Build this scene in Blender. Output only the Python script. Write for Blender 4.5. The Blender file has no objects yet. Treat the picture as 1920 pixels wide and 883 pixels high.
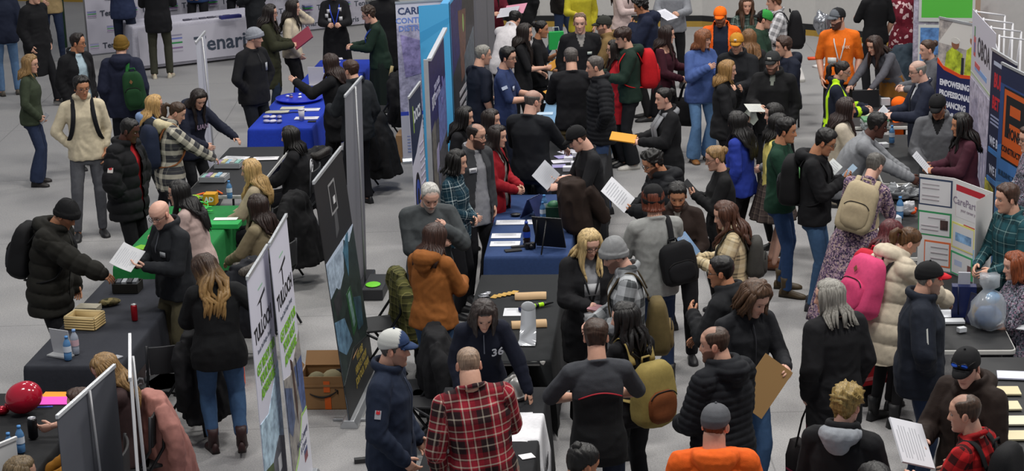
import bpy, math, random
import numpy as np
from mathutils import Vector, Matrix
random.seed(7)
RNG = np.random.default_rng(7)
scene = bpy.context.scene
COL = scene.collection
A = np.array
pi = math.pi

def nrm(v):
    v = A(v, float); return v / (np.linalg.norm(v) + 1e-9)
def rx(d):
    c, s = math.cos(math.radians(d)), math.sin(math.radians(d)); return A([[1, 0, 0], [0, c, -s], [0, s, c]])
def ry(d):
    c, s = math.cos(math.radians(d)), math.sin(math.radians(d)); return A([[c, 0, s], [0, 1, 0], [-s, 0, c]])
def rz(d):
    c, s = math.cos(math.radians(d)), math.sin(math.radians(d)); return A([[c, -s, 0], [s, c, 0], [0, 0, 1]])
def sstep(a, b, x):
    t = np.clip((x - a) / (b - a + 1e-12), 0, 1); return t * t * (3 - 2 * t)

# ------------------------------------------------------------------ camera
FPX, TILT, ROLL, CAMH = 3687.0, 0.27436, -0.03247, 6.0
_fw = A([0, math.cos(TILT), -math.sin(TILT)]); _up = A([0, math.sin(TILT), math.cos(TILT)]); _rt = A([1.0, 0, 0])
_R = _rt * math.cos(ROLL) + _up * math.sin(ROLL)
_U = -_rt * math.sin(ROLL) + _up * math.cos(ROLL)
def at(px, py, z=0.0):
    d = _fw * FPX + _R * (px - 960) - _U * (py - 441.5)
    k = (z - CAMH) / d[2]
    return A([0, 0, CAMH]) + d * k
cd = bpy.data.cameras.new('camera'); cam = bpy.data.objects.new('camera', cd); COL.objects.link(cam)
m = np.eye(4); m[:3, 0] = _R; m[:3, 1] = _U; m[:3, 2] = -_fw; m[:3, 3] = [0, 0, CAMH]
cam.matrix_world = Matrix(m.tolist())
cd.sensor_width = 36; cd.lens = FPX / 1920 * 36; cd.clip_start = 0.5; cd.clip_end = 200
scene.camera = cam

# ------------------------------------------------------------------ noise
_perm = RNG.random(4096) * 2 - 1
def vn(p):
    p = np.asarray(p, float); i = np.floor(p).astype(np.int64); f = p - i; f = f * f * (3 - 2 * f); r = 0
    for a in (0, 1):
        for b in (0, 1):
            for c in (0, 1):
                h = ((i[..., 0] + a) * 73856093 ^ (i[..., 1] + b) * 19349663 ^ (i[..., 2] + c) * 83492791) & 4095
                w = (f[..., 0] if a else 1 - f[..., 0]) * (f[..., 1] if b else 1 - f[..., 1]) * (f[..., 2] if c else 1 - f[..., 2])
                r = r + w * _perm[h]
    return r

# ------------------------------------------------------------------ materials
def lin(h, a=1.0):
    h = h.lstrip('#'); c = [int(h[i:i + 2], 16) / 255 for i in (0, 2, 4)]
    return tuple((x / 12.92 if x <= .04045 else ((x + .055) / 1.055) ** 2.4) for x in c) + (a,)
_M = {}
class NT:
    def __init__(s, name):
        s.m = bpy.data.materials.new(name); s.m.use_nodes = True; s.t = s.m.node_tree
        s.b = s.t.nodes['Principled BSDF']
    def n(s, typ, **kw):
        x = s.t.nodes.new(typ)
        for k, v in kw.items(): setattr(x, k, v)
        return x
    def l(s, a, b): s.t.links.new(a, b)
    def mix(s, fac, a, b, blend='MIX'):
        x = s.n('ShaderNodeMix', data_type='RGBA', blend_type=blend)
        for sock, v in ((x.inputs[0], fac), (x.inputs[6], a), (x.inputs[7], b)):
            if isinstance(v, (int, float, tuple)): sock.default_value = v
            else: s.l(v, sock)
        return x.outputs[2]
    def math(s, op, a, b=None, c=None):
        x = s.n('ShaderNodeMath', operation=op)
        for i, v in enumerate((a, b, c)):
            if v is None: continue
            if isinstance(v, (int, float)): x.inputs[i].default_value = v
            else: s.l(v, x.inputs[i])
        return x.outputs[0]
    def noise(s, vec, scale, detail=2):
        x = s.n('ShaderNodeTexNoise'); x.inputs['Scale'].default_value = scale; x.inputs['Detail'].default_value = detail
        if vec is not None: s.l(vec, x.inputs['Vector'])
        return x.outputs[0]
    def objco(s): return s.n('ShaderNodeTexCoord').outputs['Object']
    def attr(s, nm):
        return s.n('ShaderNodeAttribute', attribute_name=nm)

def mat(col, rough=.6, metal=0, name=None, spec=.4, trans=0, emit=0, alpha=1):
    key = ('m', col, rough, metal, trans, emit, alpha, spec)
    if key in _M: return _M[key]
    t = NT(name or 'surface'); t.b.inputs['Roughness'].default_value = rough; t.b.inputs['Metallic'].default_value = metal
    t.b.inputs['Specular IOR Level'].default_value = spec
    no = t.noise(t.objco(), 14, 3)
    c = t.mix(no, tuple(x * .93 for x in lin(col)[:3]) + (1,), tuple(min(1, x * 1.07) for x in lin(col)[:3]) + (1,))
    t.l(c, t.b.inputs['Base Color'])
    if trans: t.b.inputs['Transmission Weight'].default_value = trans; t.b.inputs['IOR'].default_value = 1.2
    if alpha < 1: t.b.inputs['Alpha'].default_value = alpha
    _M[key] = t.m; return t.m

def _stripes(t, u, base, stripes):
    """stripes: (period, offset, width, colour, alpha)"""
    c = base
    for per, off, wid, col, al in stripes:
        f = t.math('FRACT', t.math('DIVIDE', t.math('ADD', u, off + 50 * per), per))
        c = t.mix(t.math('MULTIPLY', t.math('LESS_THAN', f, wid / per), al), c, lin(col))
    return c
PLAIDS = {
    'redplaid': ('#6f0e1c', [(.19, .0, .085, '#0c1013', .92), (.19, .10, .05, '#b02a3c', .55), (.19, .043, .010, '#c9bdab', .7), (.19, .092, .009, '#d2c7b5', .8), (.19, .155, .009, '#c9bdab', .55)]),
    'teal': ('#10303e', [(.13, 0, .05, '#0a1a24', .7), (.13, .09, .009, '#c9d6d8', .8), (.065, .05, .004, '#9fb6bb', .5)]),
    'teal2': ('#1f4a52', [(.10, 0, .045, '#0d1d22', .75), (.10, .07, .008, '#93b4b2', .6)]),
    'creamnavy': ('#c9c3b2', [(.13, 0, .08, '#141928', .95), (.13, .10, .006, '#8b8a80', .5)]),
    'bwplaid': ('#d5d5d8', [(.10, 0, .05, '#20242e', .72)]),
    'greyplaid': ('#adb0b3', [(.15, 0, .075, '#171b1e', .90), (.15, .11, .01, '#6d7274', .6)]),
    'camelplaid': ('#c3b08c', [(.16, 0, .014, '#2a2320', .85), (.16, .03, .012, '#2a2320', .85), (.16, .10, .03, '#e0d4b8', .6)]),
    'oliveplaid': ('#5b5a30', [(.07, 0, .03, '#14160f', .75), (.07, .045, .006, '#b9b070', .6)]),
    'greenplaid': ('#3b4e48', [(.09, 0, .04, '#10191a', .7), (.09, .06, .008, '#b8c4bf', .6)]),
    'buffalo': ('#b3181c', [(.10, 0, .05, '#0b0708', .93)]),
    'skirtplaid': ('#4a3f3c', [(.06, 0, .025, '#241f20', .7), (.06, .04, .006, '#a08f80', .5)]),
}
FLORALS = {
    'purplefloral': (['#4b3a55', '#8d7686', '#b09a92', '#6c5670', '#3b3348', '#a88f9c'], 75),
    'redfloral': (['#6d1c2c', '#6d1c2c', '#782233', '#641828', '#6d1c2c', '#d8b9bb'], 22),
    'blousefloral': (['#3a3a44', '#6c6d7c', '#8a6d80', '#2c2c33', '#55606a', '#9a95a0'], 90),
    'camo': (['#5a5238', '#7c6f4a', '#33331f', '#8b8057', '#4a4429', '#6a6040'], 30),
    'camodark': (['#3a3424', '#5c5236', '#24241a', '#4b4430', '#2d2a1e', '#50482f'], 26),
}
def cloth(col, c2=None, rough=.85, sheen=.15, weave=1.0):
    key = ('c', col, c2, rough)
    if key in _M: return _M[key]
    t = NT('cloth'); t.b.inputs['Roughness'].default_value = rough
    t.b.inputs['Specular IOR Level'].default_value = .25 if rough > .6 else .4
    oc = t.objco()
    if col in PLAIDS:
        base, st = PLAIDS[col]
        sp = t.n('ShaderNodeSeparateXYZ'); t.l(t.attr('cl').outputs['Vector'], sp.inputs[0])
        ca = _stripes(t, sp.outputs[0], lin(base), st); cb = _stripes(t, sp.outputs[1], lin(base), st)
        c = t.mix(.5, ca, cb)
        mid = lin(base)
    elif col in FLORALS:
        cols, sc = FLORALS[col]
        v = t.n('ShaderNodeTexVoronoi'); v.inputs['Scale'].default_value = sc
        nz = t.n('ShaderNodeTexNoise'); nz.inputs['Scale'].default_value = sc * .6; t.l(oc, nz.inputs['Vector'])
        ad = t.n('ShaderNodeVectorMath', operation='MULTIPLY_ADD'); t.l(nz.outputs['Color'], ad.inputs[0]); ad.inputs[1].default_value = (.02, .02, .02); t.l(oc, ad.inputs[2])
        t.l(ad.outputs[0], v.inputs['Vector'])
        rp = t.n('ShaderNodeValToRGB'); rp.color_ramp.interpolation = 'CONSTANT'
        el = rp.color_ramp.elements
        while len(el) < len(cols): el.new(.5)
        for i, h in enumerate(cols): el[i].position = i / len(cols); el[i].color = lin(h)
        sp = t.n('ShaderNodeSeparateColor'); t.l(v.outputs['Color'], sp.inputs[0]); t.l(sp.outputs[0], rp.inputs[0])
        c = rp.outputs[0]
    else:
        b = lin(col); no = t.noise(oc, 35, 3)
        c = t.mix(no, tuple(x * .82 for x in b[:3]) + (1,), tuple(min(1, x * 1.18) for x in b[:3]) + (1,))
    if c2:
        c = t.mix(t.attr('mask').outputs['Fac'], c, lin(c2))
    t.l(c, t.b.inputs['Base Color'])
    bp = t.n('ShaderNodeBump'); bp.inputs['Strength'].default_value = .25 * weave; bp.inputs['Distance'].default_value = .004
    t.l(t.noise(oc, 160, 2), bp.inputs['Height']); t.l(bp.outputs[0], t.b.inputs['Normal'])
    _M[key] = t.m; return t.m
def hairmat(col, tip=None):
    key = ('h', col, tip)
    if key in _M: return _M[key]
    t = NT('hair'); oc = t.objco()
    mp = t.n('ShaderNodeMapping'); mp.inputs['Scale'].default_value = (90, 90, 9); t.l(oc, mp.inputs['Vector'])
    no = t.noise(mp.outputs[0], 1, 3); b = lin(col)
    c = t.mix(t.math('MULTIPLY_ADD', no, 2.2, -.6), tuple(x * .5 for x in b[:3]) + (1,), tuple(min(1, x * 1.55 + .004) for x in b[:3]) + (1,))
    if tip:
        b2 = lin(tip); c = t.mix(t.attr('mask').outputs['Fac'], c, t.mix(no, tuple(x * .6 for x in b2[:3]) + (1,), tuple(min(1, x * 1.4) for x in b2[:3]) + (1,)))
    t.l(c, t.b.inputs['Base Color']); t.b.inputs['Roughness'].default_value = .45; t.b.inputs['Specular IOR Level'].default_value = .35
    bp = t.n('ShaderNodeBump'); bp.inputs['Strength'].default_value = .5; bp.inputs['Distance'].default_value = .006
    t.l(no, bp.inputs['Height']); t.l(bp.outputs[0], t.b.inputs['Normal'])
    _M[key] = t.m; return t.m
def skinmat():
    if 'skin' in _M: return _M['skin']
    t = NT('skin'); at_ = t.attr('col'); no = t.noise(t.objco(), 60, 2)
    c = t.mix(t.math('MULTIPLY', no, .22), at_.outputs['Color'], (.25, .07, .05, 1))
    t.l(c, t.b.inputs['Base Color']); t.b.inputs['Roughness'].default_value = .48; t.b.inputs['Specular IOR Level'].default_value = .4
    _M['skin'] = t.m; return t.m

# ------------------------------------------------------------------ mesh helpers
class MB:
    def __init__(s): s.v = []; s.f = []; s.c = []; s.n = 0; s.usec = False; s.mk = []
    def add(s, v, f, col=None, mask=0.0):
        v = np.asarray(v, float).reshape(-1, 3); k = s.n
        s.v.append(v); s.f += [tuple(i + k for i in q) for q in f]; s.n += len(v)
        c = np.ones((len(v), 4)) if col is None else (np.tile(A(col, float), (len(v), 1)) if np.ndim(col) == 1 else np.asarray(col, float))
        if col is not None: s.usec = True
        s.c.append(c); s.mk.append(np.full(len(v), mask) if np.ndim(mask) == 0 else mask)
        return s
    def verts(s): return np.concatenate(s.v) if s.v else np.zeros((0, 3))
    def box(s, c, size, M=None, col=None, mask=0.0):
        x, y, z = [d / 2 for d in size]
        v = A([[-x, -y, -z], [x, -y, -z], [x, y, -z], [-x, y, -z], [-x, -y, z], [x, -y, z], [x, y, z], [-x, y, z]])
        if M is not None: v = v @ A(M).T
        return s.add(v + A(c), [(0, 3, 2, 1), (4, 5, 6, 7), (0, 1, 5, 4), (1, 2, 6, 5), (2, 3, 7, 6), (3, 0, 4, 7)], col, mask)
    def loft(s, rings, col=None, cap=True, mask=0.0):
        rings = [np.asarray(r, float) for r in rings]; n, k = len(rings), len(rings[0])
        v = np.concatenate(rings); f = []
        for i in range(n - 1):
            for j in range(k):
                a, b = i * k + j, i * k + (j + 1) % k
                f.append((a, b, b + k, a + k))
        if cap:
            v = np.concatenate([v, rings[0].mean(0)[None], rings[-1].mean(0)[None]]); c0 = n * k; c1 = c0 + 1
            for j in range(k):
                f.append((c0, (j + 1) % k, j)); f.append((c1, (n - 1) * k + j, (n - 1) * k + (j + 1) % k))
            if col is not None and np.ndim(col) == 2: col = np.concatenate([col, col[:1], col[-1:]])
            if np.ndim(mask): mask = np.concatenate([mask, mask[:1], mask[-1:]])
        return s.add(v, f, col, mask)
    def tube(s, pts, rad, M=8, up=None, col=None, cap=True, mask=0.0):
        pts = np.asarray(pts, float); n = len(pts); rad = np.asarray(rad, float)
        if rad.ndim == 0: rad = np.full(n, float(rad))
        if rad.ndim == 1: rad = np.stack([rad, rad], 1)
        tg = np.gradient(pts, axis=0) if n > 2 else np.tile(pts[1] - pts[0], (2, 1))
        ref = A(up, float) if up is not None else (A([1., 0, 0]) if abs(nrm(tg[0])[0]) < .8 else A([0, 1., 0]))
        a = np.linspace(0, 2 * pi, M, endpoint=False); rings = []
        for i in range(n):
            t = nrm(tg[i]); e1 = nrm(ref - t * (ref @ t)); e2 = np.cross(t, e1)
            rings.append(pts[i] + np.outer(np.cos(a) * rad[i, 0], e1) + np.outer(np.sin(a) * rad[i, 1], e2))
            if up is None: ref = e1
        return s.loft(rings, col, cap, mask)
    def ell(s, c, r, M=None, n=12, m=10, col=None, mask=0.0):
        r = A([r] * 3 if np.ndim(r) == 0 else r, float)
        th = np.linspace(0, pi, m + 1)[1:-1]; ph = np.linspace(0, 2 * pi, n, endpoint=False)
        rings = [np.stack([np.sin(t) * np.cos(ph), np.sin(t) * np.sin(ph), np.full(n, -np.cos(t))], 1) for t in th]
        v = np.concatenate(rings + [A([[0, 0, -1.]]), A([[0, 0, 1.]])]) * r
        if M is not None: v = v @ A(M).T
        f = []; k = n; L = len(rings)
        for i in range(L - 1):
            for j in range(n): f.append((i * k + j, i * k + (j + 1) % k, (i + 1) * k + (j + 1) % k, (i + 1) * k + j))
        for j in range(n): f.append((L * k, (j + 1) % k, j)); f.append((L * k + 1, (L - 1) * k + j, (L - 1) * k + (j + 1) % k))
        return s.add(v + A(c), f, col, mask)
    def prism(s, poly, z0, z1, M=None, c=(0, 0, 0), col=None, mask=0.0):
        """outline in the xy plane swept from z0 to z1"""
        p = np.asarray(poly, float); k = len(p)
        v = np.concatenate([np.c_[p, np.full(k, z0)], np.c_[p, np.full(k, z1)]])
        if M is not None: v = v @ A(M).T
        f = [tuple(range(k - 1, -1, -1)), tuple(range(k, 2 * k))] + [(j, (j + 1) % k, (j + 1) % k + k, j + k) for j in range(k)]
        return s.add(v + A(c), f, col, mask)
    def capsule(s, p0, p1, r0, r1, M=10):
        p0, p1 = A(p0, float), A(p1, float); d = nrm(p1 - p0); pts = []; rr = []
        for a in (80, 55, 25): pts.append(p0 - d * r0 * math.sin(math.radians(a))); rr.append(r0 * math.cos(math.radians(a)))
        for t in (0, .33, .67, 1): pts.append(p0 + (p1 - p0) * t); rr.append(r0 + (r1 - r0) * t)
        for a in (25, 55, 80): pts.append(p1 + d * r1 * math.sin(math.radians(a))); rr.append(r1 * math.cos(math.radians(a)))
        return s.tube(pts, rr, M)
    def mesh(s, name):
        me = bpy.data.meshes.new(name); me.from_pydata(s.verts().tolist(), [], s.f)
        if s.usec:
            at_ = me.attributes.new('col', 'FLOAT_COLOR', 'POINT'); at_.data.foreach_set('color', np.concatenate(s.c).astype(np.float32).ravel())
        mk = np.concatenate(s.mk) if s.mk else np.zeros(0)
        if len(mk) and mk.max() > 0:
            am = me.attributes.new('mask', 'FLOAT', 'POINT'); am.data.foreach_set('value', mk.astype(np.float32))
        return me
    def build(s, name, material, parent=None, smooth=True, bev=0.0, loc=None, rotz=0.0, **tags):
        me = s.mesh(name); o = bpy.data.objects.new(name, me); COL.objects.link(o)
        me.materials.append(material)
        if smooth: me.polygons.foreach_set('use_smooth', [True] * len(me.polygons))
        if bev:
            b = o.modifiers.new('Bevel', 'BEVEL'); b.width = bev; b.segments = 2; b.limit_method = 'ANGLE'
        if parent is not None: o.parent = parent
        if loc is not None: o.location = loc
        if rotz: o.rotation_euler[2] = math.radians(rotz)
        for k, v in tags.items(): o[k] = v
        return o
def thing(name, label, cat, loc=(0, 0, 0), rotz=0.0, group=None):
    o = bpy.data.objects.new(name, None); COL.objects.link(o); o.empty_display_size = .1
    o.location = loc; o.rotation_euler[2] = math.radians(rotz); o['label'] = label; o['category'] = cat
    if group: o['group'] = group
    return o
def text_mesh(txt, size, depth=.002, bold=0.0, align='CENTER', wscale=1.0):
    cu = bpy.data.curves.new('lettering', 'FONT'); cu.body = txt; cu.size = size; cu.extrude = depth; cu.align_x = align; cu.align_y = 'CENTER'
    cu.offset = bold; cu.resolution_u = 2; cu.space_character = 1.0
    o = bpy.data.objects.new('lettering', cu); COL.objects.link(o)
    dg = bpy.context.evaluated_depsgraph_get(); me = bpy.data.meshes.new_from_object(o.evaluated_get(dg))
    bpy.data.objects.remove(o); bpy.data.curves.remove(cu)
    if wscale != 1.0:
        for v in me.vertices: v.co.x *= wscale
    return me
def lettering(txt, size, material, parent, M4, bold=0.0, align='CENTER', wscale=1.0, name='lettering', depth=.0015):
    me = text_mesh(txt, size, depth, bold, align, wscale); me.name = name; me.materials.clear(); me.materials.append(material)
    o = bpy.data.objects.new(name, me); COL.objects.link(o); o.parent = parent; o.matrix_local = M4; return o
def m4(R3, t):
    m = np.eye(4); m[:3, :3] = R3; m[:3, 3] = t; return Matrix(m.tolist())

# ------------------------------------------------------------------ head template (face looks along +Y, z up, origin mid-head at eye height)
NPH, NZ = 60, 50
_s = np.linspace(-pi, pi, NPH, endpoint=False); PHI = _s - .48 * np.sin(_s)
_t = np.linspace(0, 1, NZ)
ZZ = -.116 + .236 * (_t + .045 * np.sin(2 * pi * _t))
ZZ = np.sort(np.clip(ZZ, -.116, .1195)); ZZ[0], ZZ[-1] = -.116, .1195
_zk = [-.117, -.110, -.095, -.070, -.045, -.020, .0, .02, .045, .075, .095, .110, .117, .120]
_wk = [.018, .034, .045, .054, .060, .065, .069, .072, .0745, .070, .059, .041, .024, .006]
_fk = [.064, .079, .084, .083, .083, .085, .085, .086, .089, .079, .060, .035, .018, .004]
_bk = [-.025, -.005, .020, .045, .064, .080, .091, .098, .102, .095, .078, .050, .028, .006]
def head_grid(jaw=1.0, beard=0.0):
    P = np.zeros((NZ, NPH, 3))
    for i, z in enumerate(ZZ):
        w = np.interp(z, _zk, _wk); f = np.interp(z, _zk, _fk); b = np.interp(z, _zk, _bk)
        w *= 1 - (1 - jaw) * sstep(-.02, -.09, A(z))
        e = 2 / 2.35
        sx, cy = np.sin(PHI), np.cos(PHI)
        P[i, :, 0] = w * np.sign(sx) * np.abs(sx) ** e
        P[i, :, 1] = np.where(cy > 0, f * np.abs(cy) ** e, -b * np.abs(cy) ** e)
        P[i, :, 2] = z
    x, y, z = P[..., 0], P[..., 1].copy(), P[..., 2]
    fr = sstep(.02, .05, y)
    g = lambda v, c, s: np.exp(-((v - c) / s) ** 2)
    dy = np.zeros_like(y)
    amt = np.interp(z, [-.050, -.043, -.034, -.028, .0, .016, .026], [0, .006, .024, .026, .012, .003, 0])
    wid = np.interp(z, [-.045, -.03, .0, .02], [.015, .0125, .0085, .008])
    dy += amt * np.exp(-(np.abs(x) / wid) ** 2.2)
    dy -= .011 * g(np.abs(x), .031, .016) * g(z, .007, .013)
    dy += .004 * g(np.abs(x), .03, .022) * g(z, .031, .009) * jaw
    dy += .0055 * np.exp(-(np.abs(x) / .021) ** 4) * (g(z, -.0565, .0055) + g(z, -.0685, .006)) - .003 * np.exp(-(np.abs(x) / .022) ** 4) * g(z, -.0625, .0028)
    dy += .007 * g(x, 0, .02) * g(z, -.100, .013)
    dy += .003 * g(np.abs(x), .042, .015) * g(z, -.022, .014)
    bm = _beard_mask(x, y, z)
    P[..., 1] = y + dy * fr
    if beard > .5:
        P[..., 1] += bm * fr * .010 * beard; P[..., 2] -= bm * .010 * beard * sstep(-.06, -.11, z)
        P[..., 0] *= 1 + bm * .10 * beard
    return P
def _beard_mask(x, y, z):
    side = sstep(-.034, -.046, z + np.interp(np.abs(x), [.035, .06], [0, -.022])) * sstep(-.015, .01, y)
    must = sstep(-.036, -.042, z) * sstep(.034, .026, np.abs(x))
    lips = np.exp(-(np.abs(x) / .021) ** 4) * np.exp(-((z + .062) / .0075) ** 4)
    return np.clip(np.maximum(side, must * (y > .05)) * (1 - lips), 0, 1)
def face_colors(P, skin, hairc, sex, beard, brow):
    x, y, z = P[..., 0], P[..., 1], P[..., 2]
    s = A(skin[:3]); c = np.tile(s, P.shape[:2] + (1,))
    def mixin(mask, col):
        nonlocal c
        c = c * (1 - mask[..., None]) + A(col)[None, None] * mask[..., None]
    g = lambda v, c0, s0: np.exp(-((v - c0) / s0) ** 2)
    fr = (y > .03) * 1.0
    mixin(.35 * g(np.abs(x), .04, .018) * g(z, -.025, .018) * fr, s * A([1.05, .68, .62]))
    mixin(.3 * g(x, 0, .014) * g(z, -.032, .012) * fr, s * A([1.0, .66, .6]))
    lip = np.exp(-(np.abs(x) / .022) ** 4) * np.exp(-((z + .062) / .010) ** 4) * fr
    if beard: mixin(np.clip(_beard_mask(x, y, z) * beard, 0, .95), A(hairc[:3]) * .9)
    mixin((.75 if sex == 'f' else .5) * lip, s * A([.85, .42, .42]))
    mixin(.8 * np.exp(-(np.abs(x) / .021) ** 6) * g(z, -.0625, .0024) * fr, s * .25)
    bx = np.abs(x); bz = .031 + .004 * g(bx, .034, .014)
    mixin(np.clip(brow * sstep(.010, .015, bx) * sstep(.055, .047, bx) * g(z, bz, .0048), 0, 1) * fr, A(hairc[:3]) * .8)
    mixin(.35 * g(bx, .031, .019) * g(z, .006, .012) * fr, s * .55)
    return np.concatenate([c, np.ones(P.shape[:2] + (1,))], -1)
def grid_faces(nz, nphi):
    f = []
    for i in range(nz - 1):
        for j in range(nphi):
            a, b = i * nphi + j, i * nphi + (j + 1) % nphi
            f.append((a, b, b + nphi, a + nphi))
    return f
_GF = grid_faces(NZ, NPH)
HEAD0 = head_grid()
def grid_normals(P):
    du = np.roll(P, -1, 1) - np.roll(P, 1, 1); dv = np.gradient(P, axis=0); n = np.cross(du, dv)
    n /= np.linalg.norm(n, axis=-1, keepdims=True) + 1e-9
    s = np.sign((n * (P - A([0, -.01, 0]))).sum(-1, keepdims=True)); s[s == 0] = 1
    return n * s
HN0 = grid_normals(HEAD0)
def add_grid(mb, P, col=None, mask=0.0):
    nz, nphi = P.shape[:2]; v = P.reshape(-1, 3); k = len(v)
    v = np.concatenate([v, P[0].mean(0)[None], P[-1].mean(0)[None]])
    f = list(_GF if (nz, nphi) == (NZ, NPH) else grid_faces(nz, nphi))
    for j in range(nphi): f.append((k, (j + 1) % nphi, j)); f.append((k + 1, (nz - 1) * nphi + j, (nz - 1) * nphi + (j + 1) % nphi))
    if col is not None and np.ndim(col) > 1:
        col = col.reshape(-1, col.shape[-1]); col = np.concatenate([col, col[:1], col[-1:]])
    if np.ndim(mask): mask = mask.reshape(-1); mask = np.concatenate([mask, mask[:1], mask[-1:]])
    mb.add(v, f, col, mask)
# ------------------------------------------------------------------ people: skeleton, body, clothes, hair
SKIN = {'f': lin('#cda089'), 'p': lin('#d6a995'), 't': lin('#b5805f'), 'b': lin('#85563b'), 'k': lin('#3f271d')}
HAIR = {'black': '#100d0c', 'dark': '#1d1512', 'brown': '#38241a', 'lbrown': '#5a3d26', 'auburn': '#5c2c1b', 'red': '#7a3a1c', 'dred': '#4a1418', 'blond': '#a98755', 'dblond': '#80643f',
        'grey': '#77756f', 'white': '#a9a7a2', 'salt': '#4b4643', 'ash': '#8f8a7f'}
ARM = {  # wrist relative to shoulder (outward, forward, up), elbow pole (outward, forward, up), palm (outward, forward, up)
    'down': ((.03, .05, -.50), (.5, -.8, 0), (-1, 0, 0)), 'side': ((.02, .13, -.46), (.6, -.8, 0), (-1, .2, 0)),
    'back': ((.03, -.10, -.48), (.5, -.8, 0), (-1, 0, 0)), 'pocket': ((-.03, .05, -.445), (1, -.12, 0), (-1, 0, .1)),
    'front': ((-.05, .34, -.25), (.5, -.3, -.8), (-.7, 0, -.5)), 'low': ((-.06, .26, -.36), (.6, -.5, -.5), (-.8, 0, -.4)),
    'chest': ((-.10, .26, -.14), (.5, -.1, -.9), (-.8, -.4, 0)), 'chin': ((-.10, .20, -.07), (.5, .1, -.9), (-.3, -1, 0)),
    'cross': ((-.24, .17, -.22), (.6, -.1, -.6), (0, -1, 0)), 'reach': ((.0, .47, -.20), (.4, -.2, -.8), (-.3, 0, -1)),
    'far': ((.02, .42, -.34), (.4, -.2, -.6), (-.2, 0, -1)), 'table': ((-.03, .36, -.35), (.6, -.4, -.5), (-.3, 0, -1)),
    'phone': ((-.12, .27, -.16), (.5, -.2, -.8), (-.4, -.6, .4)), 'ear': ((-.01, .12, .12), (.5, .5, -.6), (-1, 0, 0)),
    'clasp': ((-.15, .21, -.36), (.7, -.5, -.3), (-.3, -1, 0)), 'hip': ((.04, .03, -.38), (1, -.4, 0), (-1, .2, 0)),
    'read': ((-.09, .30, -.22), (.5, -.2, -.8), (-.3, -.2, .8)), 'wave': ((.10, .34, .02), (.3, -.2, -.9), (-.6, .6, 0)),
}
def ik(S, W, L1, L2, pole):
    d = W - S; D = np.linalg.norm(d); mx = (L1 + L2) * .995
    if D > mx: W = S + d / D * mx; d = W - S; D = mx
    u = d / D; a = (D * D + L1 * L1 - L2 * L2) / (2 * D); h = math.sqrt(max(L1 * L1 - a * a, 1e-6))
    p = nrm(pole - u * (pole @ u)); return S + u * a + p * h, W

def pose(H=1.75, sex='m', build=1.0, lean=0, side=0, twist=0, L='down', R='down', stance='stand', seat=.47, yaw=0, pitch=0, roll=0, legs=None):
    k = H / 1.75; J = dict(k=k, sex=sex, build=build); m = sex == 'm'
    sit = stance == 'sit'
    pel = A([0, 0, .95 * k]) if not sit else A([0, 0, seat + .075])
    if not sit: pel = pel + A([-.15 * math.sin(math.radians(side)), -.22 * math.sin(math.radians(max(lean, 0))) * k, -.02 * abs(math.sin(math.radians(lean)))])
    Th = rz(twist); T = Th @ ry(side) @ rx(-lean); Tm = rz(twist * .6) @ ry(side * .5) @ rx(-lean * .62)
    mid = pel + Tm @ A([0, 0, .26 * k]); N = mid + T @ A([0, 0, .285 * k])
    J.update(pel=pel, mid=mid, N=N, T=T, Tm=Tm, Tp=rz(twist * .3), Th=Th)
    sw = (.172 if m else .152) * k * (1 + (build - 1) * .5)
    J['sw'] = sw
    J['S'] = [N + T @ A([s * sw, .0, -.070 * k]) for s in (-1, 1)]
    Hr = rz(yaw) @ rx(-pitch) @ ry(roll); J['Hr'] = Hr
    hb = N + T @ A([0, .022 * k, .030 * k]); J['hb'] = hb
    hs = k ** .5 * (1.0 if m else .96); J['hs'] = hs
    J['hc'] = hb + Hr @ A([0, .022, .118]) * hs
    J['top'] = J['hc'] + Hr @ A([0, -.01, .12]) * hs
    J['E'], J['W'], J['hd'], J['pn'] = [], [], [], []
    for i, (s, sp) in enumerate(((-1, L), (1, R))):
        if isinstance(sp, str): sp = ARM[sp]
        sp = tuple(sp) + ((.5, -.5, -.6), (-.7, 0, -.5))[len(sp) - 1:] if len(sp) < 3 else sp
        if np.ndim(sp[0]) == 0: sp = (sp, (.5, -.5, -.6), (-.7, 0, -.5))
        f = lambda q: Th @ A([s * q[0], q[1], q[2]])
        S = J['S'][i]; E, W = ik(S, S + f(sp[0]) * k, .285 * k, .25 * k, f(sp[1]))
        d = nrm(W - E); p = f(sp[2]); p = nrm(p - d * (p @ d))
        J['E'].append(E); J['W'].append(W); J['hd'].append(d); J['pn'].append(p)
    J['hand'] = [J['W'][i] + J['hd'][i] * .10 * k + J['pn'][i] * .025 for i in (0, 1)]
    J['hip'], J['knee'], J['ank'], J['fy'] = [], [], [], []
    hw = (.092 if m else .088) * k * build ** .5
    ft = {'stand': ((.12, .0), (.12, .03)), 'wide': ((.19, 0), (.19, .02)), 'walk': ((.09, .26), (.09, -.24)), 'walk2': ((.09, -.24), (.09, .26)), 'contra': ((.10, .02), (.17, .12)), 'close': ((.075, 0), (.075, .02))}
    for i, s in enumerate((-1, 1)):
        hp = pel + A([s * hw, 0, -.02 * k])
        if sit:
            kn = hp + A([s * .03, .43 * k, -.015]); an = A([kn[0], kn[1] + (-.06 if i else .06), .085]); kn, an = ik(hp, an, .43 * k, .42 * k, A([0, 1, .6]))
            an[2] = max(an[2], .085)
        else:
            fx, fy = (legs or ft.get(stance, ft['stand']))[i]
            an = A([s * fx * k + (pel[0] * .3), fy * k - (.02), .085 + (.05 if stance.startswith('walk') and fy < -.1 else 0)])
            kn, an = ik(hp, an, .432 * k, .43 * k, A([s * .15, 1, 0]))
        J['hip'].append(hp); J['knee'].append(kn); J['ank'].append(an); J['fy'].append(s * -9.0)
    return J
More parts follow.
